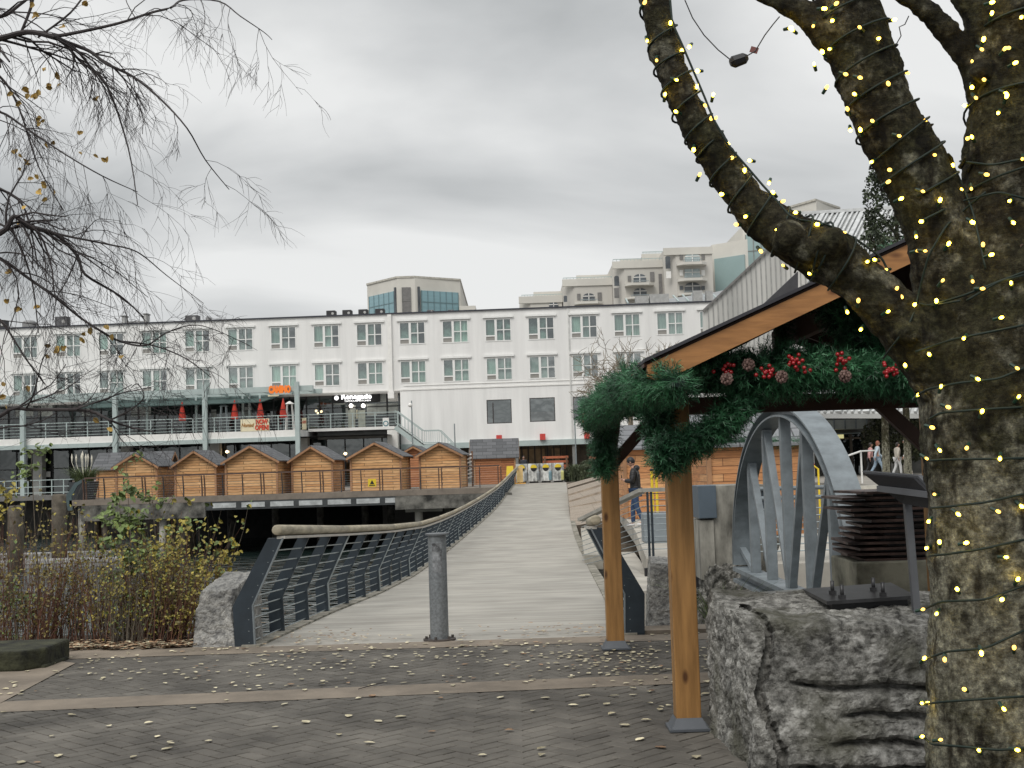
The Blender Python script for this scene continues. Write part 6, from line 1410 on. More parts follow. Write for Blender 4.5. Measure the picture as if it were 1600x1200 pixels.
low=c6([(53,10),(135,75),(195,145),(170,158),(62,126),(92,187),(152,249),(222,222),(217,274),(268,299),(118,298),(154,350),(242,328),(262,372),(275,371),(208,466),(313,448),(329,492),(385,502),(366,536),(225,548),(444,570),(297,607),(457,603),(484,630),(371,676),(343,702),(528,665),(596,701),(470,720),(676,726),(416,783),(641,763),(489,831),(752,817),(775,812),(811,843),(571,856),(841,904),(855,925),(722,942),(813,975),(687,973),(731,1028),(896,955),(966,943),(869,1144),(945,1109)])
mid=c6([(613,27),(651,13),(582,80),(642,64),(728,87),(508,88),(518,95),(782,122),(611,164),(634,153),(585,203),(832,62),(680,231),(725,242),(817,264),(622,275),(712,295),(873,228),(689,343),(768,379),(697,405),(729,408),(847,424),(932,382),(963,485),(765,505),(822,531),(813,570),(921,597),(853,622),(977,628),(921,692),(1015,521),(903,738),(1003,764),(928,784),(905,784),(984,879),(949,405)])
trk=c6([(1139,44),(1233,53),(1137,8),(1113,126),(1106,153),(1178,155),(1194,150),(1210,198),(1078,195),(1117,250),(1077,271),(1088,304),(1181,290),(1185,303),(1160,352),(1078,430),(1065,432),(1120,545),(1235,495),(1037,593),(1075,588),(1196,627),(1077,693),(1205,694),(1112,767),(1135,797),(1079,877),(1107,902),(1200,887),(1166,993),(1053,1056),(1216,1149),(1093,1183),(1057,330)])
trk2=c7([(740,10),(667,36),(760,71),(868,88),(982,42),(710,135),(735,205),(822,198),(693,231),(925,231),(722,345),(792,405),(916,397),(990,380),(703,428),(736,496),(816,497),(697,512),(941,541),(980,612),(792,643),(933,672),(681,705),(728,716),(687,859),(752,858),(866,838),(969,826),(815,955),(935,1013),(683,998),(697,996),(736,1112),(860,1146),(976,1143),(679,1102)])
# free hanging cable along the upper edge of the low limb
hang=[P(*q) for q in [(1047,0,4.35),(1050,35,4.35),(1068,75,4.33),(1085,115,4.33),(1100,150,4.33),(1115,187,4.3),(1140,230,4.3),(1168,262,4.28),(1192,290,4.28),(1213,313,4.25),(1232,335,4.22),(1246,343,4.18)]]
string('fairy light string spiralling along the lowest limb, the leftmost limb of the lit tree',low,[helix(TR['low'],.30,.98,14),hang,along([(1246,343),(1290,350),(1335,372),(1378,403),(1395,440),(1420,470),(1450,478),(1505,462),(1560,440),(1600,425)],8),along([(1290,347),(1275,400),(1270,425)],6)],1)
string('fairy light string wound around the thick middle limb of the lit tree',mid,[helix(TR['mid'],.34,.99,8.5,ph=1),along([(1380,560),(1425,500),(1450,400),(1480,350),(1540,300)],8),along([(1480,240),(1500,280),(1520,330),(1540,420)],8)],2)
string('fairy light string on the upper trunk of the lit tree, above the fork',trk,[helix(TR['trunk'],.62,.98,4,ph=2),along([(1500,252),(1550,258),(1600,248)],8),along([(1510,470),(1560,440),(1600,430)],8),along([(1455,478),(1500,470)],4),along([(1440,345),(1500,315),(1560,300),(1600,310)],8),along([(1430,550),(1490,530),(1550,518),(1600,508)],8)],3)
cabs=[[(1433,618),(1450,608),(1500,598),(1560,592),(1600,575)],[(1452,655),(1470,645),(1530,640),(1600,636)],[(1452,720),(1475,718),(1540,717),(1600,716)],[(1455,794),(1480,792),(1540,785),(1600,772)],[(1453,868),(1480,866),(1540,857),(1600,843)],[(1440,953),(1470,940),(1540,937),(1600,915)],[(1446,1030),(1480,1018),(1540,1013),(1600,985)],[(1442,1100),(1480,1096),(1540,1092),(1600,1088)],[(1442,1150),(1455,1163),(1500,1166),(1560,1172),(1610,1168)]]
string('fairy light string wound in level turns around the lower trunk of the lit tree',trk2,[along(c,8) for c in cabs],4)
# hanging plug cable
pc=thing('hanging_plug_cable',P(1150,95,4.3),'thin cable with a black plug connector hanging between the two left limbs','cable')
m=MB(); m.tube([P(*q,4.35) for q in ((1070,0),(1082,28),(1100,55),(1122,78),(1142,94))],.0022,5); m.build('cable',black_pt,pc); m=MB(); m.tube([P(*q,4.35) for q in ((1166,88),(1180,80),(1195,55),(1208,38),(1218,26))],.0022,5); m.build('cable',black_pt,pc); m=MB(); m.tube([P(*q,4.3) for q in ((1420,25),(1414,38),(1405,42),(1408,56),(1400,70))],.002,5); m.build('cable',black_pt,tree)
m=MB(); m.tube([P(1141,99,4.35),P(1146,97,4.35),P(1163,91,4.35),P(1168,89,4.35)],[.012,.022,.020,.010],8); m.build('plug',black_pt,pc)
m=MB(); a=P(1178,78,4.35); m.slab([a+V((-.016,0,-.006)),a+V((.010,0,-.014)),a+V((.018,0,.006)),a+V((-.008,0,.014))],V((0,.002,0))); m.build('tag',M('red_tag',(0.20,0.07,0.06),.6,bump=0),pc)
# ================================================================== BARE BIRCH (left)
twm=M('dark_twig_bark',(0.035,0.028,0.028),.8,var=.3,scale=3,bump=0)
birch=thing('bare_tree',(-3.6,7.2,0),'bare drooping tree reaching in from the left edge with a few yellow leaves','tree')
leafY=M('yellow_birch_leaf',(0.36,0.22,0.045),.6,var=.2,bump=0,island=.35,scale=8,col2=(.45,.30,.08))
rn=random.Random(21); tips=[]
def grow(m,p,d,L,r,depth,droop):
    n=5 if depth>0 else 4; pts=[p]; q=p.copy(); dd=d.copy(); rr=[r]
    for i in range(n):
        dd=(dd+V((rn.gauss(0,.16),rn.gauss(0,.16),rn.gauss(0,.13)-droop*.16))).normalized(); q=q+dd*(L/n); pts.append(q.copy()); rr.append(r*(1-.55*(i+1)/n))
    m.tube(pts,rr,3 if r<.004 else 5,cap=False); tips.append((pts[-1],dd)); 
    if depth<=0: return
    k=rn.randint(3,5)
    for i in range(k):
        f=rn.uniform(.2,1.0); j=min(n-1,int(f*n)); b_=pts[j].lerp(pts[j+1],f*n-j)
        ax=(pts[j+1]-pts[j]).normalized(); o=V((rn.gauss(0,1),rn.gauss(0,.8),rn.gauss(0,1))); o=(o-ax*o.dot(ax)).normalized()
        grow(m,b_,(ax+o*rn.uniform(.5,1.0)).normalized(),L*rn.uniform(.45,.75),max(.0011,rr[j]*.55),depth-1,droop)
BL=[([(-90,40,16),(-20,62,9),(42,50,7),(83,58,6.5),(104,66,5.5),(140,80,4.6),(167,100,4.2),(208,120,3.4),(250,154,2.8),(292,200,2.0),(321,250,1.5),(358,296,1.0)],26,.9),
    ([(83,56,5),(104,54,4.6),(183,37,3.6),(235,20,3.2),(267,12,3),(287,0,2.6),(342,2,2.0),(375,25,1.6),(412,50,1.1),(425,62,.8)],15,1.0),
    ([(30,58,3.5),(52,-5,4.2),(40,-60,6)],4,.6),
    ([(100,66,4),(125,95,3.4),(165,130,3),(200,230,2),(215,320,1.2)],15,1.3),([(60,58,3),(110,20,2.6),(140,-20,2.4)],7,.8),
    ([(-60,20,7),(0,26,5),(30,8,4),(52,-10,4)],5,.6),([(-40,180,4),(0,175,3.2),(40,200,2.6),(100,240,2.0),(160,275,1.6),(215,300,1)],17,1.1),
    ([(-80,370,14),(0,364,8),(22,338,6),(45,354,7),(87,366,5),(121,400,4),(133,429,3.5),(187,462,2.6),(225,496,1.5)],24,.9),
    ([(45,356,4),(110,370,3),(170,382,2.3),(215,394,1.8),(260,430,1.2),(318,474,.8)],15,.8),
    ([(-60,380,6),(0,404,4.5),(42,433,3.8),(83,462,3.3),(125,496,3.0),(157,517,3.0),(187,533,2.8),(227,540,2.4),(260,520,1.8),(300,508,1.4),(335,515,1.1),(390,540,.8)],24,.7),
    ([(187,533,2.6),(240,540,2.0),(290,560,1.6),(330,590,1.0)],8,.9),
    ([(-60,680,6),(0,650,5.2),(20,638,5),(50,640,4.6),(107,640,4.2),(143,643,4),(173,657,3.2),(205,668,2.4),(240,675,1.6)],16,.0),
    ([(173,656,2.4),(205,640,2),(225,620,1.6),(215,600,1.3),(205,606,1.0)],7,.0),
    ([(-40,480,4),(0,500,3),(40,560,2.2),(70,600,1.6)],13,.8),([(-40,280,5),(10,300,3.4),(40,330,2.6),(60,420,1.6)],14,1.2),([(-50,100,5),(0,120,3.4),(30,170,2.6),(60,260,1.8),(100,330,1.2)],17,1.1),([(0,350,3),(25,370,2.6),(50,440,2),(60,520,1.4)],12,1.2)]
for path,kids,dr in BL:
    m=MB(); Yb=rn.uniform(6.6,7.6); l=smooth_path([(x,y,r,Yb+.0015*max(0,x)*rn.uniform(-1,1)) for x,y,r in path],4); pts=[P(q[0],q[1],q[3]) for q in l]; rr=[max(.0012,q[2]*q[3]/F*.62) for q in l]
    m.tube(pts,rr,7)
    for i in range(int(kids*.85)):
        j=rn.randint(1,len(pts)-2); ax=(pts[j+1]-pts[j]).normalized(); o=V((rn.gauss(.3,1),rn.gauss(0,.6),rn.gauss(-.35*dr,1))); o=(o-ax*o.dot(ax)).normalized()
        grow(m,pts[j],(ax*.9+o*rn.uniform(.4,1.0)).normalized(),rn.uniform(.18,.42)*(1.25 if j<len(pts)*.6 else .95),max(.0016,rr[j]*.5),2,dr)
    m.build('branch',twm,birch)
m=MB(); m.tube([V((-3.7,7.4,-.05)),V((-3.62,7.3,1.2)),V((-3.5,7.2,2.6)),V((-3.2,7.1,4.4))],[.17,.14,.12,.07],12); m.build('trunk',M('birch_trunk_bark',(0.25,0.24,0.22),.8,var=.5,scale=5,bump=.3,stretch=(1,1,4)),birch,smooth=True)
m=MB()
def leaf(m,p,n_,s,rn):
    n_=n_.normalized(); a=n_.orthogonal().normalized(); b_=n_.cross(a); an=rn.uniform(0,6.28); u=a*math.cos(an)+b_*math.sin(an); v=n_.cross(u); c=n_*s*.15
    m.add([p-u*s*.5,p-u*s*.2+v*s*.36+c,p+u*s*.2+v*s*.30+c,p+u*s*.55,p+u*s*.2-v*s*.30+c,p-u*s*.2-v*s*.36+c],[(0,1,2,3),(0,3,4,5)])
LV=[(52,5),(55,25),(132,5),(98,42),(38,140),(45,143),(52,150),(57,143),(40,150),(88,120),(92,124),(75,135),(93,134),(68,110),(18,150),(28,160),(62,185),(66,190),(60,195),(75,225),(80,222),(125,205),(152,247),(124,240),(24,235),(30,242),(40,250),(45,255),(32,262),(48,280),(55,276),(68,288),(60,300),(70,314),(84,300),(36,323),(150,155),(165,248),(30,350),(15,425),(10,470),(60,478),(75,540),(133,521),(140,515),(174,529),(165,510),(90,548),(100,545),(72,560),(45,609),(8,598),(5,618),(8,636),(148,659),(170,672),(28,480),(130,533),(192,560)]
for (x,y) in LV:
    for k in range(1 if rn.random()<.6 else 2): leaf(m,P(x+rn.uniform(-3,3),y+rn.uniform(-3,3),7.0),V((rn.gauss(0,.6),-1,rn.gauss(0,.6))),rn.uniform(.026,.044),rn)
m.build('leaves',leafY,birch)
# ================================================================== OTHER TREES
twp=M('pale_twig',(0.20,0.165,0.12),.8,var=.3,bump=0); 
bt=thing('small_bare_tree',(P(985,640,62).x,62,.5),'small leafless tree with pale twigs in front of the hotel, above the garland','tree')
m=MB(); b0=P(985,700,62); b0.z=.4; b1=P(985,640,62); b2=P(988,600,62); m.tube([b0,b1,b2],[.16,.12,.08],8)
m.build('trunk',twp,bt); m=MB()
def growt(m,p,d,L,r,depth):
    pts=[p]; q=p.copy(); dd=d.copy(); rr=[r]
    for i in range(4):
        dd=(dd+V((rn.gauss(0,.2),rn.gauss(0,.2),rn.gauss(.02,.15)))).normalized(); q=q+dd*(L/4); pts.append(q.copy()); rr.append(r*(1-.5*(i+1)/4))
    m.tube(pts,rr,3,cap=False)
    if depth<=0: return
    for i in range(rn.randint(3,5)):
        j=rn.randint(1,3); ax=(pts[j+1]-pts[j]).normalized(); o=V((rn.gauss(0,1),rn.gauss(0,1),rn.gauss(.1,.8))); o=(o-ax*o.dot(ax)).normalized(); growt(m,pts[j+1],(ax*.7+o*.8).normalized(),L*rn.uniform(.5,.8),max(.016,rr[j]*.6),depth-1)
for i in range(13): a=i*.75; growt(m,b1.lerp(b2,i/13),V((math.cos(a),math.sin(a)*.8,rn.uniform(.1,1.1))).normalized(),rn.uniform(1.3,2.1),.045,3)
m.build('crown',twp,bt)
evg=M('dark_evergreen_leaf',(0.018,0.030,0.014),.6,var=.4,scale=1.5,bump=0,col2=(.045,.062,.028),island=.5)
def crown(m,c,r,n,s,rn,seed=0,thr=-.05):
    c=V(c); k=0; tries=0
    while k<n and tries<n*6:
        tries+=1
        o=V((rn.gauss(0,1),rn.gauss(0,1),rn.gauss(0,1))).normalized()*rn.uniform(.35,1.0)**.5; p=c+V((o.x*r[0],o.y*r[1],o.z*r[2]))
        if noise.noise(p*(2.4/max(r))*1.6+V((seed,0,0)))<thr: continue
        leaf(m,p,V((rn.gauss(0,1),rn.gauss(0,1),rn.gauss(.3,1))),s*rn.uniform(.6,1.3),rn); k+=1
def evergreen(name,c,r,n,s,label,seed,trunk=True,cat='tree',mat=None,thr=-.05):
    rn=random.Random(seed); t=thing(name,(c[0],c[1],max(.0,.5)),label,cat); m=MB(); crown(m,c,r,n,s,rn,seed,thr); m.build('crown',mat or evg,t)
    m=MB(); m.tube([V((c[0],c[1],.4)),V((c[0]+.1,c[1],c[2]*.6)),V((c[0],c[1],c[2]+r[2]*.6))],[.16,.12,.04],8)
    for i in range(10):
        a=rn.uniform(0,6.28); z=c[2]+rn.uniform(-.6,.6)*r[2]; m.tube([V((c[0],c[1],z-.2)),V((c[0]+math.cos(a)*r[0]*.7,c[1]+math.sin(a)*r[1]*.7,z+.25*r[2]))],[.05,.015],5)
    m.build('trunk',bark,t); return t
p=P(1398,330,52); evergreen('evergreen_tree',(p.x,52,p.z),(1.3,1.3,2.6),5200,.13,'dark evergreen tree rising between the ribbed roof and the lit trunk',31,thr=-.12)
p=P(1368,405,50); evergreen('evergreen_tree',(p.x,50,p.z),(1.0,1.0,1.2),900,.13,'sparse evergreen branch tips in front of the ribbed metal roof',32,thr=.02)
p=P(1405,683,67.5); t=evergreen('conifer_tree',(p.x,67.5,p.z),(2.0,1.6,1.45),6500,.13,'dark drooping conifer above the walkers, under the right end of the beam',33,mat=M('dark_conifer',(0.018,0.026,0.010),.7,var=.4,scale=2,bump=0,col2=(.05,.055,.022),island=.5),thr=-.2)
grn=M('shrub_green',(0.045,0.060,0.030),.7,var=.4,scale=2,bump=0,col2=(.09,.11,.06),island=.45)
for i,(px,py,Y,r,n,lb) in enumerate(((905,742,77,(1.1,.8,.75),2600,'rounded grey-green shrub right beside the recycling cabinets'),(925,735,78.5,(1.0,.8,.8),2200,'darker shrub right of the rounded one, partly behind the hanging garland'),(938,722,84,(.9,.8,.9),1200,'bush in front of the right end of the hotel colonnade'))):
    p=P(px,py,Y); rn2=random.Random(40+i); t=thing('shrub',(p.x,Y,PZ),lb,'shrub','shrubs at the far end of the footbridge'); m=MB(); crown(m,(p.x,Y,p.z-.1),r,n,.11,rn2,i,-.3); tuft(m,(p.x,Y,PZ),250,1.3,.9,.02,rn2,.7); m.build('foliage',grn,t)
# ================================================================== BUSHES on the left bank
stm=M('red_brown_stem',(0.13,0.060,0.038),.8,var=.35,scale=2,bump=0,island=.3); stm2=M('grey_brown_stem',(0.12,0.10,0.075),.8,var=.3,bump=0,island=.3)
lfY=M('yellow_green_leaf',(0.20,0.19,0.03),.55,var=.25,scale=3,bump=0,col2=(.34,.27,.05),island=.4); lfG=M('fresh_green_leaf',(0.08,0.125,0.03),.55,var=.25,scale=3,bump=0,col2=(.15,.20,.06),island=.4)
lfR=M('olive_leaf',(0.09,0.075,0.02),.6,var=.3,scale=3,bump=0,col2=(.20,.16,.045),island=.4)
def shrub(c,n,h,spr,seed,label,stem=stm,lmats=((lfY,120),),lean=0.0,ls=.03,r0=.005,twig=3,name='shrub',base=.16):
    rn=random.Random(seed); c=V(c); t=thing(name,c,label,'shrub','twiggy shrubs on the water bank')
    m=MB(); att=[]
    for i in range(n):
        a=rn.uniform(0,6.283); rr=base*math.sqrt(rn.random()); p=c+V((rr*1.8*math.cos(a),rr*math.sin(a),-.03)); H=h*rn.uniform(.45,1.05); d=V((math.cos(a)*spr*rn.random()+lean+rn.gauss(0,.06),math.sin(a)*spr*.4*rn.random(),1)).normalized(); pts=[p]; q=p.copy(); k=6; r=r0*rn.uniform(.6,1.1); rs=[r]
        for j in range(k):
            d=(d+V((rn.gauss(0,.09),rn.gauss(0,.07),.06))).normalized(); q=q+d*(H/k); pts.append(q.copy()); rs.append(r*(1-.75*(j+1)/k))
        m.tube(pts,rs,4,cap=False); att+= [(pts[j],d) for j in range(2,k+1)]
        for j in range(twig):
            u=rn.randint(1,k-1); dd=(pts[u+1]-pts[u]).normalized(); o=V((rn.gauss(0,.6),rn.gauss(0,.4),.3)); dd=(dd+o).normalized(); L=H*rn.uniform(.12,.34); q2=pts[u]+dd*L*.5+V((0,0,.01)); q3=q2+(dd+V((0,0,.35))).normalized()*L*.5; m.tube([pts[u],q2,q3],[rs[u]*.55,rs[u]*.4,.0008],3,cap=False); att+=[(q2,dd),(q3,dd),(q3,dd)]
    m.build('stems',stem,t)
    for mt,cnt in lmats:
        m=MB()
        for i in range(cnt):
            p,d=rn.choice(att); leaf(m,p+V((rn.gauss(0,.02),rn.gauss(0,.02),rn.gauss(0,.02))),V((rn.gauss(0,.7),-.6,rn.gauss(.5,.6))),ls*rn.uniform(.6,1.3),rn)
        m.build('leaves',mt,t)
    return t
def gX(px,Y): return P(px,1000,Y).x
SH=[(-25,12.2,40,1.35,.30,'tall brown-stemmed shrub at the extreme left edge',stm,((lfG,90),(lfR,200)),0,.04),
 (30,12.0,60,1.25,.30,'dense red-brown twiggy shrub directly above the mossy timber block',stm,((lfR,420),(lfG,40)),0,.03),
 (80,12.2,55,1.15,.25,'red-brown twiggy shrub just right of the mossy timber block',stm,((lfR,300),(lfY,40)),.05,.03),
 (125,12.4,38,1.10,.3,'loose brown shrub with open stems showing the water behind',stm2,((lfR,260),(lfY,90)),.02,.03),
 (165,12.1,50,1.0,.3,'low brown shrub left of the green-tinted ones',stm,((lfY,180),(lfR,260)),.1,.028),
 (205,12.0,70,1.1,.3,'yellow-green dotted twiggy shrub in the middle of the bank',stm2,((lfY,420),(lfG,260)),.12,.028),
 (240,12.15,75,1.05,.35,'bushy olive shrub with many fine leaning stems',stm,((lfY,420),(lfR,380),(lfG,160)),.18,.028),
 (275,12.0,60,.95,.35,'leaning brown-stemmed shrub just left of the pale granite block',stm,((lfY,330),(lfR,330)),.2,.03)]
for i,(px,Y,n,h,sp,lb,st_,lm,ln,ls) in enumerate(SH): shrub((gX(px,Y),Y,-.05),n,h,sp,60+i,lb,st_,lm,ln,ls)
SH2=[(60,12.5,34,1.45,.35,'tall open brown shrub standing behind the one above the timber block',stm2,((lfR,260),(lfY,120)),.1,.035),
 (150,12.6,40,1.25,.4,'straw-coloured tall shrub at the back of the bank, left part',stm2,((lfY,330),(lfG,90)),.1,.036),
 (222,12.5,44,1.25,.45,'golden leaning shrub at the back of the bank, right part',stm,((lfY,430),(lfG,120)),.2,.04),
 (292,12.25,36,.85,.5,'low golden shrub touching the pale granite block',stm2,((lfY,330),(lfG,110)),.15,.036)]
for i,(px,Y,n,h,sp,lb,st_,lm,ln,ls) in enumerate(SH2): shrub((gX(px,Y),Y,-.05),n,h,sp,160+i,lb,st_,lm,ln,ls)
# taller leafy ones
shrub((gX(285,12.6),12.6,-.05),14,1.42,.55,81,'leafy shrub with yellow and green leaves above the granite block',stm2,((lfY,480),(lfG,170)),.33,.058,.006,5)
shrub((gX(250,12.8),12.8,-.05),9,1.5,.5,82,'thin leafy shrub behind, its tips crossing the dark pier underside',stm2,((lfG,110),(lfY,60)),.25,.05,.005,4)
def sapling(px,top,Y,seed,label,n,rx,rz,ls=.07,mat=None):
    rn=random.Random(seed); x=gX(px,Y); p=P(px,top,Y); t=thing('leafy_sapling',(x,Y,-.05),label,'sapling','green leafy saplings on the bank')
    m=MB(); m.tube([V((x+.1,Y,-.05)),V((x+.04,Y,p.z*.5)),V((x,Y,p.z))],[.008,.006,.002],5); st_=[]
    for k in range(9):
        z=p.z-rz*2*rn.random(); a=rn.uniform(0,6.28); q=V((x,Y,z)); e=q+V((math.cos(a)*rx,math.sin(a)*rx*.5,.05)); m.tube([q,e],[.003,.001],3,cap=False); st_.append((q,e))
    m.build('stem',stm2,t); m=MB()
    for k in range(n):
        a,b_=rn.choice(st_); leaf(m,a.lerp(b_,rn.uniform(.2,1.15))+V((rn.gauss(0,.025),rn.gauss(0,.02),rn.gauss(0,.03))),V((rn.gauss(0,.5),-.5,rn.gauss(.6,.5))),ls*rn.uniform(.6,1.2),rn)
    m.build('leaves',mat or lfG,t)
sapling(188,770,12.4,91,'bright green leafy sapling in front of the leftmost market hut',150,.22,.20)
sapling(200,720,12.8,95,'slim sapling tip reaching over the cedar wall of the first hut',60,.14,.34,.055)
sapling(240,760,12.6,92,'small green sapling right of the bright one',50,.12,.12,.055)
sapling(50,700,12.6,93,'green leafy sapling in front of the far left quay',70,.16,.18,.06,lfG)
sapling(195,850,12.2,94,'pale green low sapling under the bright one',110,.2,.18,.07)
sapling(10,750,12.2,96,'yellow-green sapling cut by the left edge',80,.14,.2,.06,lfY)
sapling(15,900,12.0,97,'feathery green plant low at the left edge',150,.2,.35,.035,lfG)
# ================================================================== FALLEN LEAVES
lfF=M('fallen_leaf',(0.42,0.36,0.22),.7,var=.3,scale=9,bump=0,col2=(.60,.54,.38),island=.35); lfB=M('brown_fallen_leaf',(0.15,0.08,0.045),.8,var=.4,scale=9,bump=0,col2=(.30,.19,.11),island=.4)
rn=random.Random(77); m=MB()
def ok(x,y): return not (x>1.0 and 6.0<y<7.5) and -6<x<4
def flat_leaf(x,y,z,s):
    m.cur=0 if rn.random()<.86 else 1
    an=rn.uniform(0,6.28); u=V((math.cos(an),math.sin(an),rn.uniform(-.06,.06))); v=V((-math.sin(an),math.cos(an),rn.uniform(-.08,.08))); p=V((x,y,z+.008)); c=V((0,0,s*rn.uniform(.0,.08)))
    m.add([p-u*s*.5,p-u*s*.2+v*s*.33+c,p+u*s*.2+v*s*.28+c,p+u*s*.55,p+u*s*.2-v*s*.28+c,p-u*s*.2-v*s*.33+c,p+u*s*.1],[(0,1,2,6),(6,2,3),(0,6,4,5),(6,3,4)])
k=0
while k<620:
    x=rn.uniform(-5.5,2.4); y=rn.uniform(9.0,11.4)
    if rn.random()>(.35+.65*min(1,max(0,(y-8.9)/1.6))) : continue
    if noise.noise(V((x*.9,y*1.4,3)))<-.12 and rn.random()<.75: continue
    if ok(x,y): flat_leaf(x,y,.004,rn.uniform(.028,.06)); k+=1
for i in range(75):
    x=rn.uniform(-4.5,1.1); y=rn.uniform(5.6,8.9)
    if ok(x,y): flat_leaf(x,y,.002,rn.uniform(.04,.08))
for i in range(150):  # drift left of the left post
    x=rn.gauss(.75,.28); y=rn.gauss(9.8,.45)
    if ok(x,y): flat_leaf(x,y,.004,rn.uniform(.03,.055))
for i in range(40):
    x=rn.uniform(.3,1.7); y=rn.uniform(7.3,9)
    flat_leaf(x,y,.004,rn.uniform(.04,.07))
tag(m.build('fallen_leaves',[lfF,lfB]),kind='stuff')
m=MB()
for i in range(1300):
    x=rn.uniform(-5.9,-2.75); y=11.50-.02*(x+5)+abs(rn.gauss(0,.26))+.10*noise.noise(V((x*3,0,0))); m.cur=0 if rn.random()<.25 else 1
    s_=m.cur; flat_leaf(x,y,-.0+rn.random()*.03,rn.uniform(.035,.085)); 
for i in range(170):
    d=BR(11.8); x=rn.choice((rn.uniform(d[1],d[1]+.9),rn.uniform(d[1],d[2]),rn.uniform(d[2]-.9,d[2]))); y=11.5+abs(rn.gauss(0,.5)); flat_leaf(x,y,0.006,rn.uniform(.03,.06))
m.m=[1 if rn.random()<.7 else 0 for _ in m.m]
tag(m.build('leaf_litter',[lfF,lfB]),kind='stuff')
b=MB(); a=G(560,1078,.006); c=G(600,1068,.006); b.tube([a+V((0,0,.006)),a.lerp(c,.5)+V((.01,0,.012)),c+V((0,0,.006))],[.003,.004,.002],5); solo(b,'fallen_twig',twm,'small dark twig lying across the brown paving band','twig')
# ================================================================== PEOPLE
skin=M('skin',(0.42,0.24,0.17),.6,var=.08,bump=0)
def skinmesh(verts,edges,rad,lvl=2):
    me=bpy.data.meshes.new('s'); me.from_pydata([tuple(v) for v in verts],edges,[]); o=bpy.data.objects.new('s',me); COL.objects.link(o)
    md=o.modifiers.new('skin','SKIN'); md.use_smooth_shade=True
    for i,r in enumerate(rad):
        sv=me.skin_vertices[0].data[i]; sv.radius=r if hasattr(r,'__len__') else (r,r); sv.use_root=(i==0)
    ms=o.modifiers.new('sub','SUBSURF'); ms.levels=lvl; ms.render_levels=lvl
    bpy.context.view_layer.update(); e=bpy.data.meshes.new_from_object(o.evaluated_get(bpy.context.evaluated_depsgraph_get()))
    vs=[v.co.copy() for v in e.vertices]; fs=[tuple(p.vertices) for p in e.polygons]
    bpy.data.objects.remove(o); bpy.data.meshes.remove(me); bpy.data.meshes.remove(e); return vs,fs
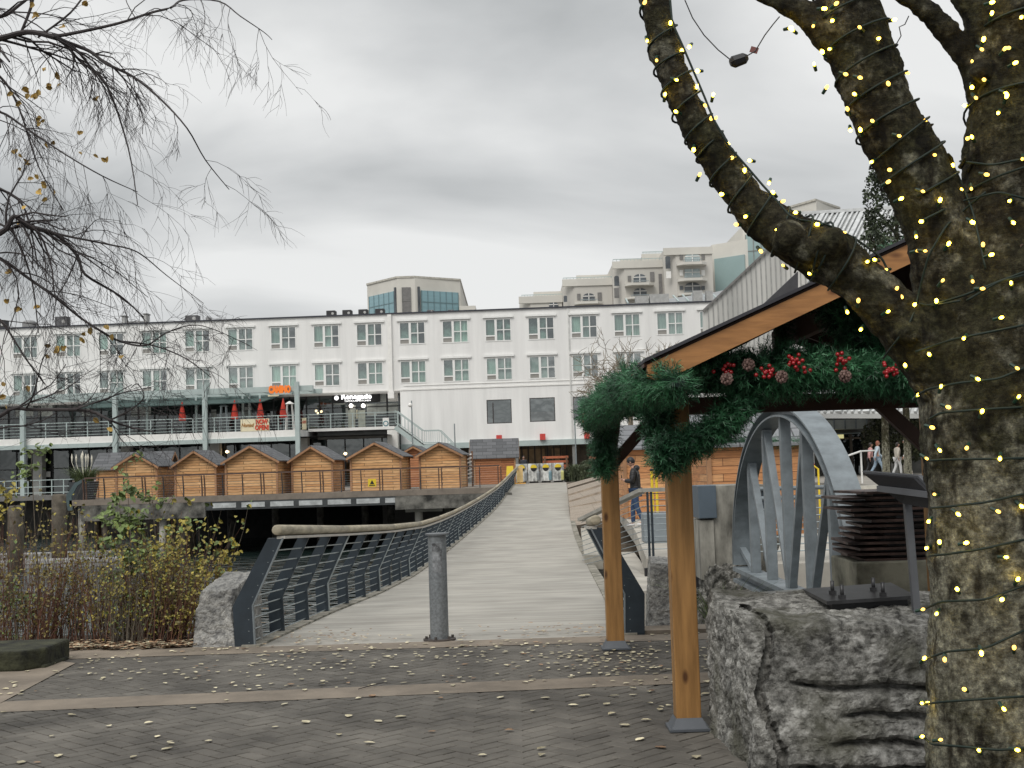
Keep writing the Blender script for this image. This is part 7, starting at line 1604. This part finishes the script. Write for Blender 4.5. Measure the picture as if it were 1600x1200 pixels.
def person(loc,rz,label,coat,pants,hair,shoes,H=1.7,stride=.0,arms='down',headtilt=0.0,hood=None,bulk=1.0,hat=False,bag=None):
    k=H/1.7; t=thing('person',loc,label,'person',rz=rz)
    # local: y forward, x right
    hip=.92*k; st=stride*k
    J={'pel':V((0,0,hip)),'sp':V((0,.0,1.15*k)),'ch':V((0,.01,1.36*k)),'nk':V((0,.02,1.47*k)),'hd':V((0,.035+.04*headtilt,1.55*k))}
    for s,n in ((-1,'L'),(1,'R')):
        f=s*st; J['hp'+n]=V((s*.09,0,hip-.04)); J['kn'+n]=V((s*.095,f*.55+.03,.49*k)); J['an'+n]=V((s*.095,f-.02 if f>=0 else f-.08,.09*k+(0 if f>=0 else .05*abs(st)/.3))); J['to'+n]=J['an'+n]+V((0,.15*k,-.055*k))
        J['sh'+n]=V((s*.175*bulk,.01,1.40*k))
        if arms=='phone' : J['el'+n]=V((s*.25,.02,1.13*k)); J['wr'+n]=V((s*.10,.25,1.16*k)); J['hn'+n]=V((s*.06,.31,1.19*k))
        else: J['el'+n]=V((s*.24,-f*.5-.02,1.12*k)); J['wr'+n]=V((s*.235,-f*.9+.08,.90*k)); J['hn'+n]=V((s*.225,-f*.95+.11,.83*k))
    names=list(J); ix={n:i for i,n in enumerate(names)}; vs=[J[n] for n in names]
    E=[('pel','sp'),('sp','ch'),('ch','nk'),('nk','hd')]
    for n in 'LR': E+=[('pel','hp'+n),('hp'+n,'kn'+n),('kn'+n,'an'+n),('an'+n,'to'+n),('ch','sh'+n),('sh'+n,'el'+n),('el'+n,'wr'+n),('wr'+n,'hn'+n)]
    RD=dict(pel=(.14,.11),sp=(.125,.10),ch=(.155,.11),nk=.055,hd=.055); 
    for n in 'LR': RD.update({'hp'+n:.085,'kn'+n:.055,'an'+n:.04,'to'+n:.033,'sh'+n:.055,'el'+n:.042,'wr'+n:.028,'hn'+n:.034})
    ed=[(ix[a],ix[b_]) for a,b_ in E]; v,f=skinmesh(vs,ed,[RD[n] for n in names]); m=MB(); m.smooth=True; m.add(v,f)
    hc=J['hd']+V((0,.02,.07*k)); rot=Matrix.Rotation(-.5*headtilt,3,'X')
    m.ball(hc,(.075*k,.095*k,.115*k),16,12,rot); m.ball(hc+rot@V((0,.098,-.01)),(.014,.022,.022),8,6,rot)
    for s in (-1,1): m.ball(hc+rot@V((s*.077,0,-.005)),(.012,.022,.032),6,5,rot)
    for n,s in (('L',-1),('R',1)):
        d=(J['hn'+n]-J['wr'+n]).normalized(); sd=d.cross(Z_ if abs(d.z)<.8 else Y_).normalized(); nr=sd.cross(d)
        for i,(o_,l) in enumerate(((-.024,.060),(-.008,.072),(.008,.068),(.022,.052))): 
            p=J['hn'+n]+sd*o_+d*.02; m.tube([p,p+d*l*.5+nr*.004,p+d*l*.85-nr*.018],[.009,.008,.006],6)
        p=J['hn'+n]-sd*.03-d*.01; m.tube([p,p-sd*.025+d*.025,p-sd*.02+d*.05],[.010,.009,.007],6)
    m.build('body',skin,t,local=True)
    bd=MB(); 
    for s in (-1,1): bd.ball(hc+rot@V((s*.028,.088,.012)),.009,6,5)
    bd.box(hc.x-.022,hc.x+.022,hc.y+.080,hc.y+.092,hc.z-.058,hc.z-.052); bd.build('eyes_and_mouth',black_pt,t,local=True)
    def cloth(nm,ns_,es,rr,mt):
        ii={n:i for i,n in enumerate(ns_)}; v,f=skinmesh([J[n] for n in ns_],[(ii[a],ii[b_]) for a,b_ in es],[rr[n] for n in ns_]); m=MB(); m.smooth=True; m.add(v,f); return m
    J['hem']=V((0,-.005,hip-.10)); b2=bulk
    ns_=['sp','hem','ch','nk']+[a+n for n in 'LR' for a in ('sh','el','wr')]; rr={'sp':(.155*b2,.135*b2),'hem':(.165*b2,.135*b2),'ch':(.175*b2,.14*b2),'nk':.075}
    for n in 'LR': rr.update({'sh'+n:.078*b2,'el'+n:.062*b2,'wr'+n:.045*b2})
    cloth('jacket',ns_,[('sp','hem'),('sp','ch'),('ch','nk')]+[e for n in 'LR' for e in (('ch','sh'+n),('sh'+n,'el'+n),('el'+n,'wr'+n))],rr,coat).build('jacket',coat,t,local=True)
    ns_=['pel']+[a+n for n in 'LR' for a in ('hp','kn','an')]; rr={'pel':(.155,.125)}
    for n in 'LR': rr.update({'hp'+n:.098,'kn'+n:.072,'an'+n:.058})
    cloth('trousers',ns_,[e for n in 'LR' for e in (('pel','hp'+n),('hp'+n,'kn'+n),('kn'+n,'an'+n))],rr,pants).build('trousers',pants,t,local=True)
    for n in 'LR':
        a=J['an'+n]; b_=J['to'+n]; m=MB(); m.smooth=True; v,f=skinmesh([a+V((0,-.04,-.045)),a+V((0,.05,-.04)),b_+V((0,.03,0))],[(0,1),(1,2)],[.042,.046,.036]); m.add(v,f); m.build('shoe',shoes,t,local=True)
    m=MB(); m.ball(hc+rot@V((0,-.014,.022)),(.086*k,.103*k,.112*k),14,9,rot); 
    if not hat: m.ball(hc+rot@V((0,-.05,-.04)),(.075,.06,.09),10,7,rot)
    m.build('beanie' if hat else 'hair',hair,t,local=True,smooth=True)
    if hood: m=MB(); m.ball(J['nk']+V((0,-.07,.0)),(.13,.085,.08),12,8); m.build('hood',coat,t,local=True,smooth=True)
    if arms=='phone': m=MB(); m.box(-.035,.035,.345,.355,1.17*k,1.30*k); ph=m.build('phone',black_pt,t,local=True)
    return t
blk=M('black_puffer',(0.012,0.012,0.014),.5,var=.2,bump=.8,bscale=9,stretch=(.3,.3,2),bdist=.03); jean=M('blue_jeans',(0.030,0.060,0.13),.85,var=.25,scale=12,bump=0); ljean=M('light_jeans',(0.26,0.34,0.42),.85,var=.2,scale=12,bump=0)
wht=M('white_cloth',(0.62,0.62,0.62),.8,var=.08,bump=0); pnk=M('pink_cloth',(0.60,0.33,0.32),.8,var=.1,bump=0); lblue=M('pale_blue_cloth',(0.48,0.56,0.62),.8,var=.1,bump=0); hr_=M('dark_hair',(0.02,0.014,0.012),.5,var=.2,bump=0); hr2=M('ginger_hair',(0.28,0.10,0.06),.6,var=.2,bump=0); bgc=M('beige_cloth',(0.48,0.44,0.38),.8,var=.1,bump=0); prp=M('dark_purple_cloth',(0.06,0.03,0.055),.8,var=.1,bump=0)
p=G(995,823,-.09); person((p.x,p.y,-.09),R(75),'person in black puffer jacket, beanie and blue jeans looking down at a phone',blk,jean,black_pt,wht,H=1.74,stride=.12,arms='phone',headtilt=1.0,hood=True,bulk=1.12,hat=True)
def pp(px,Y,z): return (P(px,735,Y).x,Y,z)
person(pp(1372,64,.55),R(-90),'walker with ginger hair, pale blue-white top and light jeans, striding right',lblue,ljean,hr2,wht,stride=.30,H=1.72)
person(pp(1361,65,.55),R(-90),'person in pink top and dark trousers directly behind the ginger-haired walker',pnk,black_pt,hr_,black_pt,stride=.2,H=1.66)
person(pp(1403,64,.55),R(-80),'person in beige-white clothing, left of the pale pair under the conifer',bgc,wht,hr_,wht,stride=.15,H=1.62)
person(pp(1418,63.5,.55),R(80),'person in white patterned top and white trousers, right of the pale pair under the conifer',wht,bgc,M('white_hair',(0.6,0.6,0.6),.7,bump=0),bgc,stride=.12,H=1.75)
person(pp(1315,68,.55),R(160),'person in dark purple top standing by the tan shop door',prp,black_pt,hr_,black_pt,H=1.66)
person((P(819,745,88).x,88,.61),R(180),'tiny dark-clothed person by the doors under the hotel',M('navy_cloth',(0.03,0.035,0.05),.8,bump=0),black_pt,hr_,black_pt,H=1.7)
